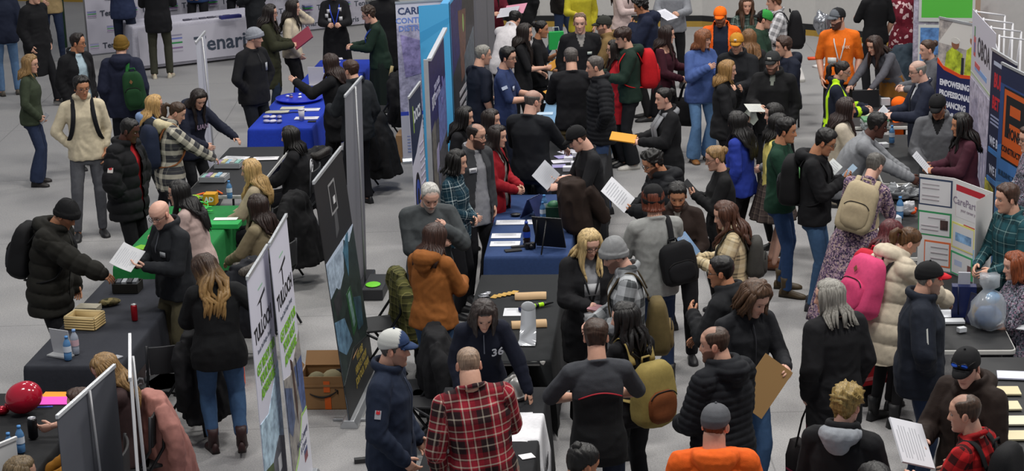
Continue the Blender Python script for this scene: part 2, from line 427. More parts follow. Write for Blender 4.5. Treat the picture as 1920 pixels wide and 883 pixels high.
_TM = [(-.16, .160, .108, 0), (-.06, .170, .118, 0), (.0, .168, .116, 0), (.12, .152, .110, .005), (.26, .154, .114, .006), (.38, .168, .117, .008), (.455, .152, .098, 0), (.51, .098, .074, 0), (.55, .066, .062, .004)]
_TF = [(-.16, .160, .108, 0), (-.06, .172, .118, 0), (.0, .162, .114, 0), (.13, .130, .096, .004), (.25, .140, .108, .012), (.345, .150, .122, .022), (.44, .136, .092, .004), (.505, .080, .064, 0), (.545, .056, .055, .004)]
def torso_at(J, h, g=0.0):
    """centre, right, forward, half width, half depth at height h (in body units above the pelvis)"""
    tb = A(_TM if J['sex'] == 'm' else _TF); k, b = J['k'], J['build']
    a, d, o = [np.interp(h, tb[:, 0], tb[:, i]) for i in (1, 2, 3)]
    belly = 1 + max(b - 1.05, 0) * 1.6 * math.exp(-((h - .1) / .16) ** 2)
    lim = 1 + (b - 1) * (1 if h < .42 else .4)
    a, d = a * k * lim + g, d * k * lim * belly + g
    if h <= 0: c = J['pel'] + A([0, 0, h * k]); F = J['Tp']
    elif h < .26: t = h / .26; c = J['pel'] * (1 - t) + J['mid'] * t; F = J['Tp'] * (1 - t) + J['Tm'] * t
    else: t = (h - .26) / .285; c = J['mid'] + (J['N'] - J['mid']) * t; F = J['Tm'] * (1 - min(t, 1)) + J['T'] * min(t, 1)
    r, f = nrm(F[:, 0]), nrm(F[:, 1]); return c + f * o * k, r, f, a, d
def tring(J, h, g=0.0, M=24, sx=1, sy=1):
    c, r, f, a, d = torso_at(J, h, g); t = np.linspace(0, 2 * pi, M, endpoint=False); e = 2 / 2.5
    x = np.sign(np.cos(t)) * np.abs(np.cos(t)) ** e * a * sx; y = np.sign(np.sin(t)) * np.abs(np.sin(t)) ** e * d * sy
    return c + np.outer(x, r) + np.outer(y, f)
def chest_point(J, h, u, g=.02, front=True):
    """point and frame on the clothed torso: u metres to the person's right"""
    c, r, f, a, d = torso_at(J, h, g); q = min(abs(u) / a, .97)
    y = d * (1 - q ** 2.5) ** .4; s = 1 if front else -1
    n = nrm(f * s + r * (u / a) * .7 * abs(q)); upv = nrm(J['T'][:, 2] if h > .2 else A([0, 0, 1.])); upv = nrm(upv - n * (n @ upv))
    return c + r * u + f * (y * s), n, upv

def add_hand(mb, J, i, col, curl=.35):
    k = J['k'] * (1.0 if J['sex'] == 'm' else .9); W, d, p = J['W'][i], J['hd'][i], J['pn'][i]
    th = np.cross(d, p) * (1 if i else -1); s = k
    def rg(t, w, h, off=0): 
        a = np.linspace(0, 2 * pi, 10, endpoint=False); return W + d * t * s + p * off * s + np.outer(np.cos(a) * w * s, th) + np.outer(np.sin(a) * h * s, p)
    mb.loft([rg(-.02, .026, .020), rg(.0, .027, .019), rg(.025, .034, .018), rg(.055, .041, .016), rg(.082, .042, .014), rg(.096, .036, .010)], col)
    for j, (o, L) in enumerate(((.030, .070), (.0105, .078), (-.0095, .073), (-.0285, .057))):
        b = W + (d * (.088 - abs(o) * .15) + th * o + p * .002) * s; c = curl * (.9 + .12 * j); pts = [b - d * .012 * s, b]; ang = 0; dd = d
        sp = o * 2.2
        for q, (fr, bend) in enumerate(((.44, 50), (.31, 65), (.25, 45))):
            ang += math.radians(bend) * c; dd = nrm(d * math.cos(ang) + p * math.sin(ang) + th * sp * .6 * (1 - c)); pts.append(pts[-1] + dd * L * fr * s)
        P_ = [pts[0], pts[1], (pts[1] + pts[2]) / 2, pts[2], (pts[2] + pts[3]) / 2, pts[3], pts[4]]
        mb.tube(P_, A([.0085, .0092, .0085, .0088, .0078, .0078, .0055]) * s, 7, col=col)
    b = W + (d * .022 + th * .026 + p * .006) * s; d1 = nrm(d * .72 + th * .62 + p * (.25 + .5 * curl)); d2 = nrm(d * .9 + th * (.35 - .5 * curl) + p * (.2 + .6 * curl))
    mb.tube([b - d1 * .012 * s, b + d1 * .014 * s, b + d1 * .040 * s, b + d1 * .040 * s + d2 * .018 * s, b + d1 * .040 * s + d2 * .034 * s], A([.014, .0125, .0105, .0098, .0065]) * s, 7, col=col)

def body_mesh(J, skin, hairc, beard, brow, jaw, curl, scalp):
    mb = MB(); k = J['k']; sc = A(skin)
    P = head_grid(jaw, beard if beard > .5 else 0); C = face_colors(P, skin, hairc, J['sex'], beard, brow)
    if scalp:
        z, y = P[..., 2], P[..., 1]
        mk = hair_mask(P, 'short', 0) * scalp; C[..., :3] = C[..., :3] * (1 - mk[..., None]) + A(hairc[:3]) * mk[..., None]
    hm = lambda v: np.asarray(v) * J['hs'] @ J['Hr'].T + J['hc']
    add_grid(mb, hm(P), C)
    white = A([.31, .27, .25, 1]); iris = A([.02, .014, .012, 1])
    for s in (-1, 1):
        e = MB().ell((0, 0, 0), (.0135, .0085, .0058), ry(-s * 4), 12, 10); v = e.verts()
        cc = np.where((np.hypot(v[:, 0] - .0, (v[:, 2]) * 1.0) < .0078)[:, None] & (v[:, 1] > 0)[:, None], iris, white)
        mb.add(hm(v + A([s * .031, .0715, .0065])), e.f, cc)
        ev = MB().ell((0, 0, 0), (.013, .021, .031), rx(12), 10, 10); v = ev.verts(); v[:, 0] -= .35 * (v[:, 0] * (np.hypot(v[:, 1] * 1.4, v[:, 2]) < .022))
        cc = np.tile(sc * A([1, .85, .82, 1]), (len(v), 1)); cc[:, :3] *= np.where(np.hypot(v[:, 1], v[:, 2]) < .012, .6, 1)[:, None]
        mb.add(hm(v @ rz(-s * 22).T + A([s * .074, -.012, -.004])), ev.f, cc)
    m = J['sex'] == 'm'; nr = (.060 if m else .050) * k * (1 + (J['build'] - 1) * .6)
    hcn = hm(A([0, -.022, -.055])); N = J['N']
    mb.tube([N + J['T'] @ A([0, -.005, -.10 * k]), N + J['T'] @ A([0, -.002, -.03 * k]), N * .55 + hcn * .45 + J['T'] @ A([0, -.004, 0]), hcn, hm(A([0, -.015, .0]))], [nr * 1.5, nr * 1.18, nr, nr * .98, nr * .8], 16, up=J['T'][:, 0], col=sc)
    mb.loft([tring(J, h, -.014) for h in (-.10, -.04, 0, .12, .26, .38, .455, .51, .54)], sc)
    for i in (0, 1):
        S, E, W = J['S'][i], J['E'][i], J['W'][i]; r = (1 if m else .84) * k * (1 + (J['build'] - 1) * .6)
        mb.tube([S + (J['N'] - S) * .35, S, S * .6 + E * .4, E * .92 + S * .08, E, E * .8 + W * .2, E * .5 + W * .5, W * .85 + E * .15, W + J['hd'][i] * .012], A([.045, .052, .047, .040, .041, .043, .037, .028, .025]) * r, 10, col=sc)
        add_hand(mb, J, i, sc, curl[i] if np.ndim(curl) else curl)
        h, kn, an = J['hip'][i], J['knee'][i], J['ank'][i]
        mb.tube([h + A([0, 0, .06]), h, h * .5 + kn * .5, kn, kn * .65 + an * .35, an, an - A([0, 0, .03])], A([.07, .078, .068, .052, .052, .036, .036]) * r, 10, col=sc)
    return mb

# ---- garments grown from body volumes, fused by a voxel remesh, then folded and cut
GQ = []
def G(kind, col, **kw): return dict(kind=kind, col=col, **kw)
GKIND = {  # g thickness, sleeve length, hem below pelvis (m), collar, fold size
    't_shirt': (.010, .5, .10, 'crew', .006), 'sweater': (.019, 1, .10, 'crew', .008), 'hoodie': (.024, 1, .10, 'hood', .010), 'shirt': (.012, 1, .13, 'fold', .008),
    'jacket': (.030, 1, .13, 'stand', .010), 'puffer_jacket': (.050, 1, .16, 'stand', .004), 'coat': (.032, 1, .50, 'fold', .009), 'blazer': (.024, 1, .18, 'fold', .006),
    'cardigan': (.024, 1, .30, 'none', .009), 'dress': (.016, 1, .12, 'crew', .007), 'polo_shirt': (.012, .55, .12, 'fold', .006), 'top': (.010, 1, .08, 'none', .006), 'vest': (.034, 0, .10, 'none', .005), 'blouse': (.014, .55, .10, 'crew', .008),
}
def q_remesh(mb, voxel, cb, smooth=3):
    me = mb.mesh('volume'); o = bpy.data.objects.new('volume', me); COL.objects.link(o)
    r = o.modifiers.new('r', 'REMESH'); r.mode = 'VOXEL'; r.voxel_size = voxel; r.use_smooth_shade = True
    s = o.modifiers.new('s', 'SMOOTH'); s.factor = .5; s.iterations = smooth
    GQ.append((o, cb))
def flush():
    dg = bpy.context.evaluated_depsgraph_get(); dg.update()
    out = [(o, cb, bpy.data.meshes.new_from_object(o.evaluated_get(dg))) for o, cb in GQ]
    for o, cb, me in out:
        old = o.data; bpy.data.objects.remove(o); bpy.data.meshes.remove(old); cb(me)
    GQ.clear()
def me_arrays(me):
    n = len(me.vertices); v = np.empty(n * 3, np.float32); me.vertices.foreach_get('co', v); nn = np.empty(n * 3, np.float32); me.vertices.foreach_get('normal', nn)
    return v.reshape(-1, 3).astype(float), nn.reshape(-1, 3).astype(float)
def segdist(v, a, b):
    d = b - a; t = np.clip(((v - a) @ d) / (d @ d), 0, 1); return np.linalg.norm(v - (a + t[:, None] * d), axis=1), ((v - a) @ d) / np.linalg.norm(d)
def noise_fold(v, seed=0.0):
    p = v * A([9, 9, 7]) + seed; w = vn(v * 4 + seed + 9)[:, None]; q = p + w * 1.4
    r = 1 - np.abs(vn(q)) * 2; return r * .6 + vn(v * 26 + seed) * .25
def finish(me, name, material, parent, v, mask=None, cl=None, kill=None):
    me.vertices.foreach_set('co', v.astype(np.float32).ravel())
    if cl is not None:
        a = me.attributes.new('cl', 'FLOAT_VECTOR', 'POINT'); a.data.foreach_set('vector', cl.astype(np.float32).ravel())
    if mask is not None and mask.max() > 0:
        a = me.attributes.new('mask', 'FLOAT', 'POINT'); a.data.foreach_set('value', mask.astype(np.float32))
    if kill is not None and kill.any():
        import bmesh
        bm = bmesh.new(); bm.from_mesh(me); bm.verts.ensure_lookup_table()
        bmesh.ops.delete(bm, geom=[bm.verts[i] for i in np.nonzero(kill)[0]], context='VERTS'); bm.to_mesh(me); bm.free()
    me.name = name; me.materials.clear(); me.materials.append(material)
    o = bpy.data.objects.new(name, me); COL.objects.link(o); o.parent = parent; return o

def garment(J, root, g, vox, seed):
    kind = g['kind']; th, sl, hem, collar, fold = GKIND[kind]
    th = g.get('g', th); sl = g.get('sleeve', sl); hem = g.get('hem', hem); collar = g.get('collar', collar); fold = g.get('fold', fold); k = J['k']
    mb = MB(); m = J['sex'] == 'm'; flare = g.get('flare', 0)
    hs = [.555, .53, .50, .455, .38, .30, .22, .14, .06, 0]
    rings = []
    for h in hs:
        gg = th * (1 if h < .45 else .75 if h < .52 else .6) + (.010 if h < .1 else 0); rings.append(tring(J, h, gg))
    hz = 0
    while hz < hem - .001:
        hz = min(hz + .07, hem); rings.append(tring(J, max(-hz / k, -.16), th + .012 + flare * hz) + (A([0, 0, -(hz - .16 * k)]) if hz / k > .16 else 0))
    if 'pel_shift' in J: pass
    if J.get('sit') and hem > .12: rings = rings[:len(hs) + 1]
    mb.loft(rings[::-1])
    N, T = J['N'], J['T']
    for i, s in enumerate((-1, 1)):
        S, E, W = J['S'][i], J['E'][i], J['W'][i]; b = (1 if m else .86) * (1 + (J['build'] - 1) * .6) * k
        if sl > 0:
            mb.capsule(N + T @ A([s * .045 * k, -.008, -.035 * k]), S, .052 * b + th * .5, .060 * b + th * .8)
            mb.capsule(N + T @ A([s * .06 * k, 0, -.13 * k]), S + T @ A([-s * .01, 0, -.02]), .075 * b + th * .3, .058 * b + th * .6)
            te = min(sl / .52, 1); e = S + (E - S) * te; lo = g.get('loose', 0)
            mb.capsule(S, e, .060 * b + th * .8, (.047 * b + th + lo))
            if sl > .52:
                t2 = (sl - .52) / .48; w = E + (W - E) * t2 * (1.02); mb.capsule(E, w, .047 * b + th + lo, (.033 * b + th * .85 + lo))
        else:
            mb.capsule(N + T @ A([s * .045 * k, -.008, -.03 * k]), S + T @ A([-s * .035, 0, 0]), .05 * b + th * .6, .045 * b + th)
    nr = (.062 if m else .053) * k * (1 + (J['build'] - 1) * .6)
    def ringtube(rad, tube, h, tilt=0, M=16):
        a = np.linspace(0, 2 * pi, M + 1); c = N + T @ A([0, .002, h * k])
        return [c + T @ A([math.cos(t) * rad, math.sin(t) * rad, math.sin(t) * -tilt]) for t in a]
    if collar == 'stand': mb.tube(ringtube(nr + .020 + th * .3, 0, .035, .02), A([[.014 + th * .25, .034]] * 17), 8, up=T[:, 2][[0, 1, 2]] if 0 else None)
    elif collar == 'fold': mb.tube(ringtube(nr + .012 + th * .2, 0, .022, .03), [.016 + th * .15] * 17, 8)
    elif collar == 'crew': mb.tube(ringtube(nr + .010, 0, -.004, .03), [.012 + th * .2] * 17, 8)
    elif collar == 'high': mb.tube(ringtube(nr + .012, 0, .045, .0), [.03] * 17, 8)
    hoodcol = g.get('hood')
    def hoodprims(q):
        pts = []; rr = []
        for t in np.linspace(-1, 1, 19):
            ang = math.radians(90 + 180 - t * 165); ca, sa = math.cos(ang), math.sin(ang)
            back = max(0, -sa); fr = max(0, sa)
            pts.append(N + T @ (A([ca * (nr + .040), sa * (nr + .035) - back * .035, .0 - fr * .055 + back * .0]) * 1.0)); rr.append(.026 + .030 * back * (1 if not g.get('bighood') else 1.5) + th * .2)
        q.tube(pts, rr, 10)
        q.ell(N + T @ A([0, -nr - .075, -.035]), (.085, .045, .075 if not g.get('bighood') else .095), T, 14, 10)
    if collar == 'hood' or hoodcol:
        if hoodcol and hoodcol is not True:
            q = MB(); hoodprims(q)
            def cbh(me):
                v, n = me_arrays(me); v = v + n * (noise_fold(v * 1.6, seed + 3) * .007)[:, None]
                finish(me, 'hood', cloth(hoodcol), root, v)
            q_remesh(q, vox, cbh)
        else: hoodprims(mb)
    def cb(me):
        v, n = me_arrays(me); segs = [(J['pel'] - A([0, 0, .0]), N, .15 * k)]
        for i in (0, 1): segs += [(J['S'][i], J['E'][i], .055 * k), (J['E'][i], J['W'][i], .045 * k)]
        D = []; V = []
        for a, b, r in segs: d, t = segdist(v, a, b); D.append(d / r); V.append(t)
        dm, tm = segdist(v, J['pel'], J['mid']); D[0] = np.minimum(D[0], dm / (.15 * k))
        D[0] = np.where(v[:, 2] < J['pel'][2], np.minimum(D[0], 1.0), D[0])
        seg = np.argmin(A(D), 0); vv = A(V)[seg, np.arange(len(v))]
        Tr, Tf = T[:, 0], T[:, 1]; rel = v - (J['pel'] + (N - J['pel']) * np.clip(V[0] / np.linalg.norm(N - J['pel']), 0, 1)[:, None])
        u = rel @ Tr; fr = rel @ Tf; ut = u.copy()
        for i in (0, 1):
            ax = nrm(J['E'][i] - J['S'][i])
            for q, (a, b) in enumerate(((J['S'][i], J['E'][i]), (J['E'][i], J['W'][i]))):
                sg = 1 + 2 * i + q; k_ = seg == sg; ax = nrm(b - a); e1 = nrm(Tf - ax * (ax @ Tf)); e2 = np.cross(ax, e1); w = v[k_] - a
                u[k_] = np.arctan2(w @ e2, w @ e1) * .055; vv[k_] = -(vv[k_] + (np.linalg.norm(J['E'][i] - J['S'][i]) if q else 0)) + .45
        hgt = v[:, 2]; f = noise_fold(v, seed)
        amp = np.full(len(v), fold * .75)
        lo = sstep(.30, .0, V[0]) * (seg == 0); amp += fold * .7 * lo
        for i in (0, 1):
            de = np.linalg.norm(v - J['E'][i], axis=1); amp += fold * .9 * np.exp(-(de / .10) ** 2)
            ds = np.linalg.norm(v - (J['S'][i] + J['T'] @ A([0, 0, -.07])), axis=1); amp += fold * .4 * np.exp(-(ds / .07) ** 2)
        disp = f * amp
        if fold > .005:
            for i in (0, 1):
                k_ = seg == 2 + 2 * i; w_ = sstep(-.02, -.2, vv - .2)
                disp += np.where(k_, np.sin(vv * 95 + vn(v * 7) * 5) * fold * .28, 0)
        if 'quilt' in g:
            q = g['quilt']; disp += .020 * (np.abs(np.sin(pi * vv / q)) ** .55 - .6) * min(1, q / .09) + vn(v * 22) * .004
        if flare: disp += np.where((seg == 0), np.sin(np.arctan2(fr, u) * 9 + seed) * .12 * flare * np.clip(J['pel'][2] - hgt + .05, 0, .6), 0)
        vnew = v + n * disp[:, None]
        mask = None
        if 'mask' in g: mask = g['mask'](seg, u, V[0] / k, fr, v, vv)
        kill = None
        if 'open' in g:
            wt, wb = g['open'][:2]; tt = np.clip(V[0] / (.53 * k), -.6, 1.2); wd = wb + (wt - wb) * np.clip(tt, 0, 1)
            if len(g['open']) > 2: wd = np.where(tt > g['open'][2], wt * np.clip((tt - g['open'][2]) / (1 - g['open'][2]), 0, 1), 0)
            kill = ((seg == 0) | (V[0] > .44 * k)) & (np.abs(ut) < wd) & (fr > .0) & (v @ Tf > (N @ Tf) * 0 - 9)
        if collar in ('none',):
            kn_ = (V[0] > (.505 if not g.get('off') else .46) * k) & (np.hypot(ut, fr) < (.085 if not g.get('off') else .17) * k) ; kill = kn_ if kill is None else kill | kn_
        o = finish(me, kind if kind != 'top' else 'shirt', cloth(g['col'], g.get('c2')), root, vnew, mask, np.stack([u, vv, np.zeros_like(u)], 1), kill)
        if 'label' in g: o['label'] = g['label']
    q_remesh(mb, vox, cb, 3)

def trousers(J, root, g, vox, seed):
    kind, col = g['kind'], g['col']; k = J['k']; m = J['sex'] == 'm'; b = (1 + (J['build'] - 1) * .7) * k; mb = MB()
    if kind in ('skirt', 'dress_skirt'):
        L = g.get('len', .6); nn = 9; rings = []; fl = g.get('flare', .12); M = 72; t = np.linspace(0, 2 * pi, M, endpoint=False); tot = L
        for i in range(nn + 6):
            q = i / (nn + 5); h = .12 - q * (tot / k); c, r, f, a, d = torso_at(J, max(h, -.10), .022)
            z = J['pel'][2] + h * k; a2, d2 = a + fl * q, d + fl * q; w = 1 + (.05 * q) * np.sin(t * 11 + seed) + .02 * q * np.sin(t * 23 + 1)
            c = A([c[0], c[1], z]) if h < 0 else c
            if J.get('sit') and h < -.05: break
            rings.append(c + np.outer(np.cos(t) * a2 * w, r) + np.outer(np.sin(t) * d2 * w, f))
        mb.loft(rings); o = mb.build('skirt', cloth(col), root)
        a = o.data.attributes.new('cl', 'FLOAT_VECTOR', 'POINT'); v = mb.verts(); a.data.foreach_set('vector', np.stack([np.arctan2(v[:, 1], v[:, 0]) * .16, v[:, 2], v[:, 2] * 0], 1).astype(np.float32).ravel())
        if g.get('legs') is None: return
        kind, col = 'leggings', g['legs']; mb = MB()
    th = {'jeans': (.010, .008), 'trousers': (.012, .016), 'wide': (.014, .045), 'leggings': (.003, .004), 'flare': (.006, .05), 'cargo': (.018, .022)}[kind]
    mb.loft([tring(J, h, .006 if h > -.04 else .0) for h in (-.15, -.08, -.03, 0, .05, .09)])
    for i in (0, 1):
        h, kn, an = J['hip'][i], J['knee'][i], J['ank'][i]; q = .98 if m else 1.02
        up = h + A([0, -.01, .02])
        mb.capsule(up, h * .45 + kn * .55, .088 * b * q, .070 * b + th[0]); mb.capsule(h * .45 + kn * .55, kn, .070 * b + th[0], .055 * b + th[0])
        mid = kn * .6 + an * .4; end = an + A([0, 0, -.015 if kind not in ('leggings',) else .01])
        if g.get('crop'): end = an + (kn - an) * .12
        mb.capsule(kn, mid, .055 * b + th[0], .052 * b + (th[0] + th[1]) / 2); mb.tube([mid, end * .5 + mid * .5, end], [.050 * b + (th[0] + th[1]) / 2, .044 * b + th[1], .040 * b + th[1]], 12)
    def cb(me):
        v, n = me_arrays(me); f = noise_fold(v * A([1.1, 1.1, .9]), seed + 5); amp = np.full(len(v), .005 if kind != 'leggings' else .002)
        for i in (0, 1):
            amp += (.008 if kind != 'leggings' else .001) * (np.exp(-(np.linalg.norm(v - J['knee'][i], axis=1) / .10) ** 2) * .6 + np.exp(-(np.linalg.norm(v - J['ank'][i], axis=1) / .12) ** 2))
        vv = v + n * (f * amp)[:, None]
        mk = None
        if 'mask' in g: mk = g['mask'](v, J)
        finish(me, 'jeans' if kind == 'jeans' else ('leggings' if kind == 'leggings' else 'trousers'), cloth(col, g.get('c2')), root, vv, mk, np.stack([v[:, 0], v[:, 2], v[:, 1]], 1))
    q_remesh(mb, vox * 1.1, cb, 3)

def shoes(J, root, col, sole, boot):
    k = J['k']
    for i, s in enumerate((-1, 1)):
        an = J['ank'][i]; mb = MB(); rings = []; L = (.285 if J['sex'] == 'm' else .25) * k; M = 14; t = np.linspace(0, 2 * pi, M, endpoint=False)
        R3 = rz(J['fy'][i])
        for q, w, h in ((.0, .026, .055), (.04, .035, .085), (.2, .037, .092), (.36, .038, .088), (.5, .043, .068), (.7, .050, .055), (.86, .045, .045), (.96, .030, .034), (1.0, .012, .022)):
            y = -.075 * k + q * L; zz = np.maximum(0, np.sin(t)) ** .8 * h; xx = np.sign(np.cos(t)) * np.abs(np.cos(t)) ** .7 * w * k
            xx = np.where(np.sin(t) > 0, xx * (1 - .35 * np.sin(t) * (q < .5)), xx); rings.append(np.stack([xx, np.full(M, y), zz], 1))
        off = A([an[0], an[1], max(an[2] - .085, 0)])
        rr = np.concatenate(rings); mk = np.where(rr[:, 2] < .014, 1.0, 0.0)
        mb.loft([r @ R3.T + off for r in rings], mask=mk)
        if boot: mb.tube([an + A([0, -.005, -.04]), an + A([0, -.01, .06]), an + A([0, -.01, .12])], [.048 * k, .045 * k, .05 * k], 12)
        mb.build('boot' if boot else 'shoe', cloth(col, sole, rough=.5), root)

# ---- hair and hats
def hair_mask(P, style, recede):
    x, y, z = P[..., 0], P[..., 1], P[..., 2]; ph = np.abs(np.degrees(np.arctan2(x, y + .005)))
    zh = np.interp(ph, [0, 25, 45, 62, 72, 84, 97, 112, 135, 180], [.081, .083, .074, .040, -.010, -.028, .010, -.028, -.066, -.078] if style not in ('bun', 'pony', 'long', 'wavy', 'bob') else [.081, .081, .070, .045, .022, .012, .018, .0, -.05, -.07]) + .006 * vn(np.stack([np.sin(ph * .21) * 3, ph * .12, x * 0], -1))
    zh = zh + recede * np.interp(ph, [0, 40, 60], [.03, .03, 0])
    mk = sstep(-.002, .012, z - zh)
    mk = mk * np.where((z < -.012) & (ph > 90), sstep(-.030, -.045, y), 1)
    if recede > .9: mk = mk * (1 - .93 * sstep(.060, .085, z) * sstep(-.055, -.01, y) * sstep(.066, .05, np.abs(x)))
    if style == 'fringe': mk = mk * sstep(.075, .05, z) * sstep(40, 75, ph)
    return mk
def hair(J, root, style, col, seed, opts):
    mb = MB(); hs, Hr, hc = J['hs'], J['Hr'], J['hc']; hm = lambda v: np.asarray(v) * hs @ Hr.T + hc; rec = opts.get('recede', 0)
    P = HEAD0; ph = np.arctan2(P[..., 0], P[..., 1])
    mk = hair_mask(P, style, rec)
    base = {'buzz': .005, 'short': .015, 'medium': .026, 'fringe': .010, 'messy': .028, 'curly': .034, 'long': .018, 'wavy': .022, 'bun': .012, 'pony': .012, 'bob': .022, 'afro': .03, 'crop': .010}[style]
    base = opts.get('t', base)
    top = sstep(.02, .10, P[..., 2]); th = base * (.55 + .45 * top) if style not in ('curly', 'messy', 'afro') else base * (.6 + .4 * top)
    nz = vn(np.stack([ph * 9 * np.maximum(.35, 1 - top * .5), P[..., 2] * 14, P[..., 1] * 14], -1) + seed)
    n2 = vn(P * (55 if style != 'messy' else 85) + seed)
    th = th * (1 + {'messy': .7, 'curly': .7, 'wavy': .25, 'afro': .3, 'medium': .35}.get(style, .34) * nz + {'messy': .55, 'curly': .8, 'afro': .3}.get(style, .2) * n2)
    if style == 'short' and opts.get('quiff', 1) and 't' not in opts: th = th + .012 * top * sstep(-.02, .07, P[..., 1])
    if style in ('long', 'wavy', 'bun', 'pony', 'bob'): th = th * (1 - .55 * sstep(.03, .06, P[..., 1]) * sstep(.11, .08, P[..., 2]))
    if opts.get('fringe'): 
        mk = np.maximum(mk, sstep(.030, .042, P[..., 2]) * (P[..., 1] > .02) * sstep(.075, .06, np.abs(P[..., 0]))); th = th + .006 * (P[..., 1] > .03)
    if opts.get('part'):
        th = th - .010 * np.exp(-((P[..., 0] - .012) / .006) ** 2) * sstep(.08, .1, P[..., 2])
    Q = P + HN0 * (mk * (th + .004) - .004)[..., None]; Q[..., :2] *= (1 - .25 * sstep(-.012, -.05, P[..., 2]) * (1 - sstep(0, .3, mk)))[..., None]
    add_grid(mb, hm(Q))
    T, N, k = J['T'], J['N'], J['k']
    def collide(p, frontside, ph_):
        q = T.T @ (p - N); zr = q[2]
        w = float(sstep(.05, -.06, A(zr)))
        aa = J['sw'] + .075; gb = opts.get('g', .03); b = (.112 if zr < -.1 else .085) * k + gb
        rr_ = math.hypot(q[0], q[1]); nd = .053 * k + .050 + gb * .5
        if -.08 < zr < .10 and rr_ < nd and not frontside:
            w2 = float(sstep(.10, .04, A(zr))); q[:2] *= (rr_ + (nd - rr_) * w2) / max(rr_, 1e-4)
        if abs(q[0]) < aa and zr < .06:
            need = b * math.sqrt(max(0, 1 - (q[0] / aa) ** 2)) + .018
            if frontside: q[1] = max(q[1], q[1] + (need - q[1]) * w) if q[1] < need else q[1]
            else: q[1] = min(q[1], q[1] + (-need - q[1]) * w) if q[1] > -need else q[1]
        return T @ q + N
    if style in ('long', 'wavy', 'bob'):
        L = opts.get('len', .34); n = opts.get('n', 30); ph0 = opts.get('ph0', 62); rr = random.Random(seed)
        for j in range(n):
            t = j / (n - 1) * 2 - 1; pd = math.copysign(ph0 + (180 - ph0) * (1 - abs(t)), t) if abs(t) > 1e-6 else 180.0
            a = math.radians(pd + rr.uniform(-3, 3)); front = abs(pd) < opts.get('front', 80)
            Lj = L * rr.uniform(.86, 1.05) * (1 - .10 * abs(t)); pts = []; rad = []
            amp = {'wavy': .016, 'long': .004, 'bob': .004}[style] * opts.get('amp', 1); fq = rr.uniform(16, 24); p0 = rr.uniform(0, 6)
            zl = [.108, .085, .06, .03, .0, -.035, -.065]
            for z in zl:
                w = np.interp(z, _zk, _wk); f = np.interp(z, _zk, _fk); b = np.interp(z, _zk, _bk)
                w, b = max(w, .068 if z < .05 else w), max(b, .088 if z < .05 else b); f = max(f, .07 if z < .1 else f)
                rO = base * .75 + (.004 if z < .05 else 0)
                pts.append(hm(A([math.sin(a) * (w + rO), math.cos(a) * ((f if math.cos(a) > 0 else b) + rO), z])))
            hN = np.linalg.norm(hm(A([0, 0, -.065])) - hm(A([0, 0, .085])))
            rest = max(Lj - .0, .02); steps = max(3, int(rest / .035)); last = pts[-1]
            dirr = nrm(A([math.sin(a), math.cos(a), 0])) @ Hr.T
            for q in range(1, steps + 1):
                d = rest * q / steps; p = last + A([0, 0, -d]) - dirr * (.10 * min(d, .12))
                p = collide(p, front, pd); pts.append(p)
            pts = A(pts); s_ = np.linspace(0, 1, len(pts)); ln = s_ * (Lj + .15)
            env = np.clip((s_ - .15) * 2, 0, 1)
            pts[:, 0] += np.sin(ln * fq + p0) * amp * env; pts[:, 1] += np.cos(ln * fq + p0) * amp * env
            r0 = opts.get('r', .019); rad = r0 * np.interp(s_, [0, .06, .2, .5, .8, 1], [.3, .6, 1, 1.05, .8, .25]) * (.9 + .25 * rr.random())
            mb.tube(pts, np.stack([rad, rad * .8], 1), 7, mask=np.repeat(sstep(.25, .75, s_ + .1 * rr.random()), 7) if opts.get('tip') else 0.0)
    if style == 'pony' or opts.get('pony'):
        L = opts.get('len', .30); b0 = hm(A([0, -.098, .045])); b1 = hm(A([0, -.15, .045])); b2 = hm(A([0, -.165, .0])); pts = [b0, b1, b2]
        for q in range(1, 6): pts.append(collide(b2 + A([0, 0, -L * q / 5]), False, 180))
        mb.tube(pts, [.016, .024, .034, .036, .034, .03, .022, .008], 10)
    if style == 'bun' or opts.get('bun'):
        z = opts.get('bz', .06); y = opts.get('by', -.115); r = opts.get('br', .042); e = MB().ell((0, 0, 0), (r, r * .85, r), None, 16, 12); v = e.verts(); v *= (1 + .22 * vn(v * 60 + seed))[:, None]
        mb.add(hm(v + A([0, y, z])), e.f)
    o = mb.build('hair', hairmat(HAIR.get(col, col), opts.get('tip')), root); return o
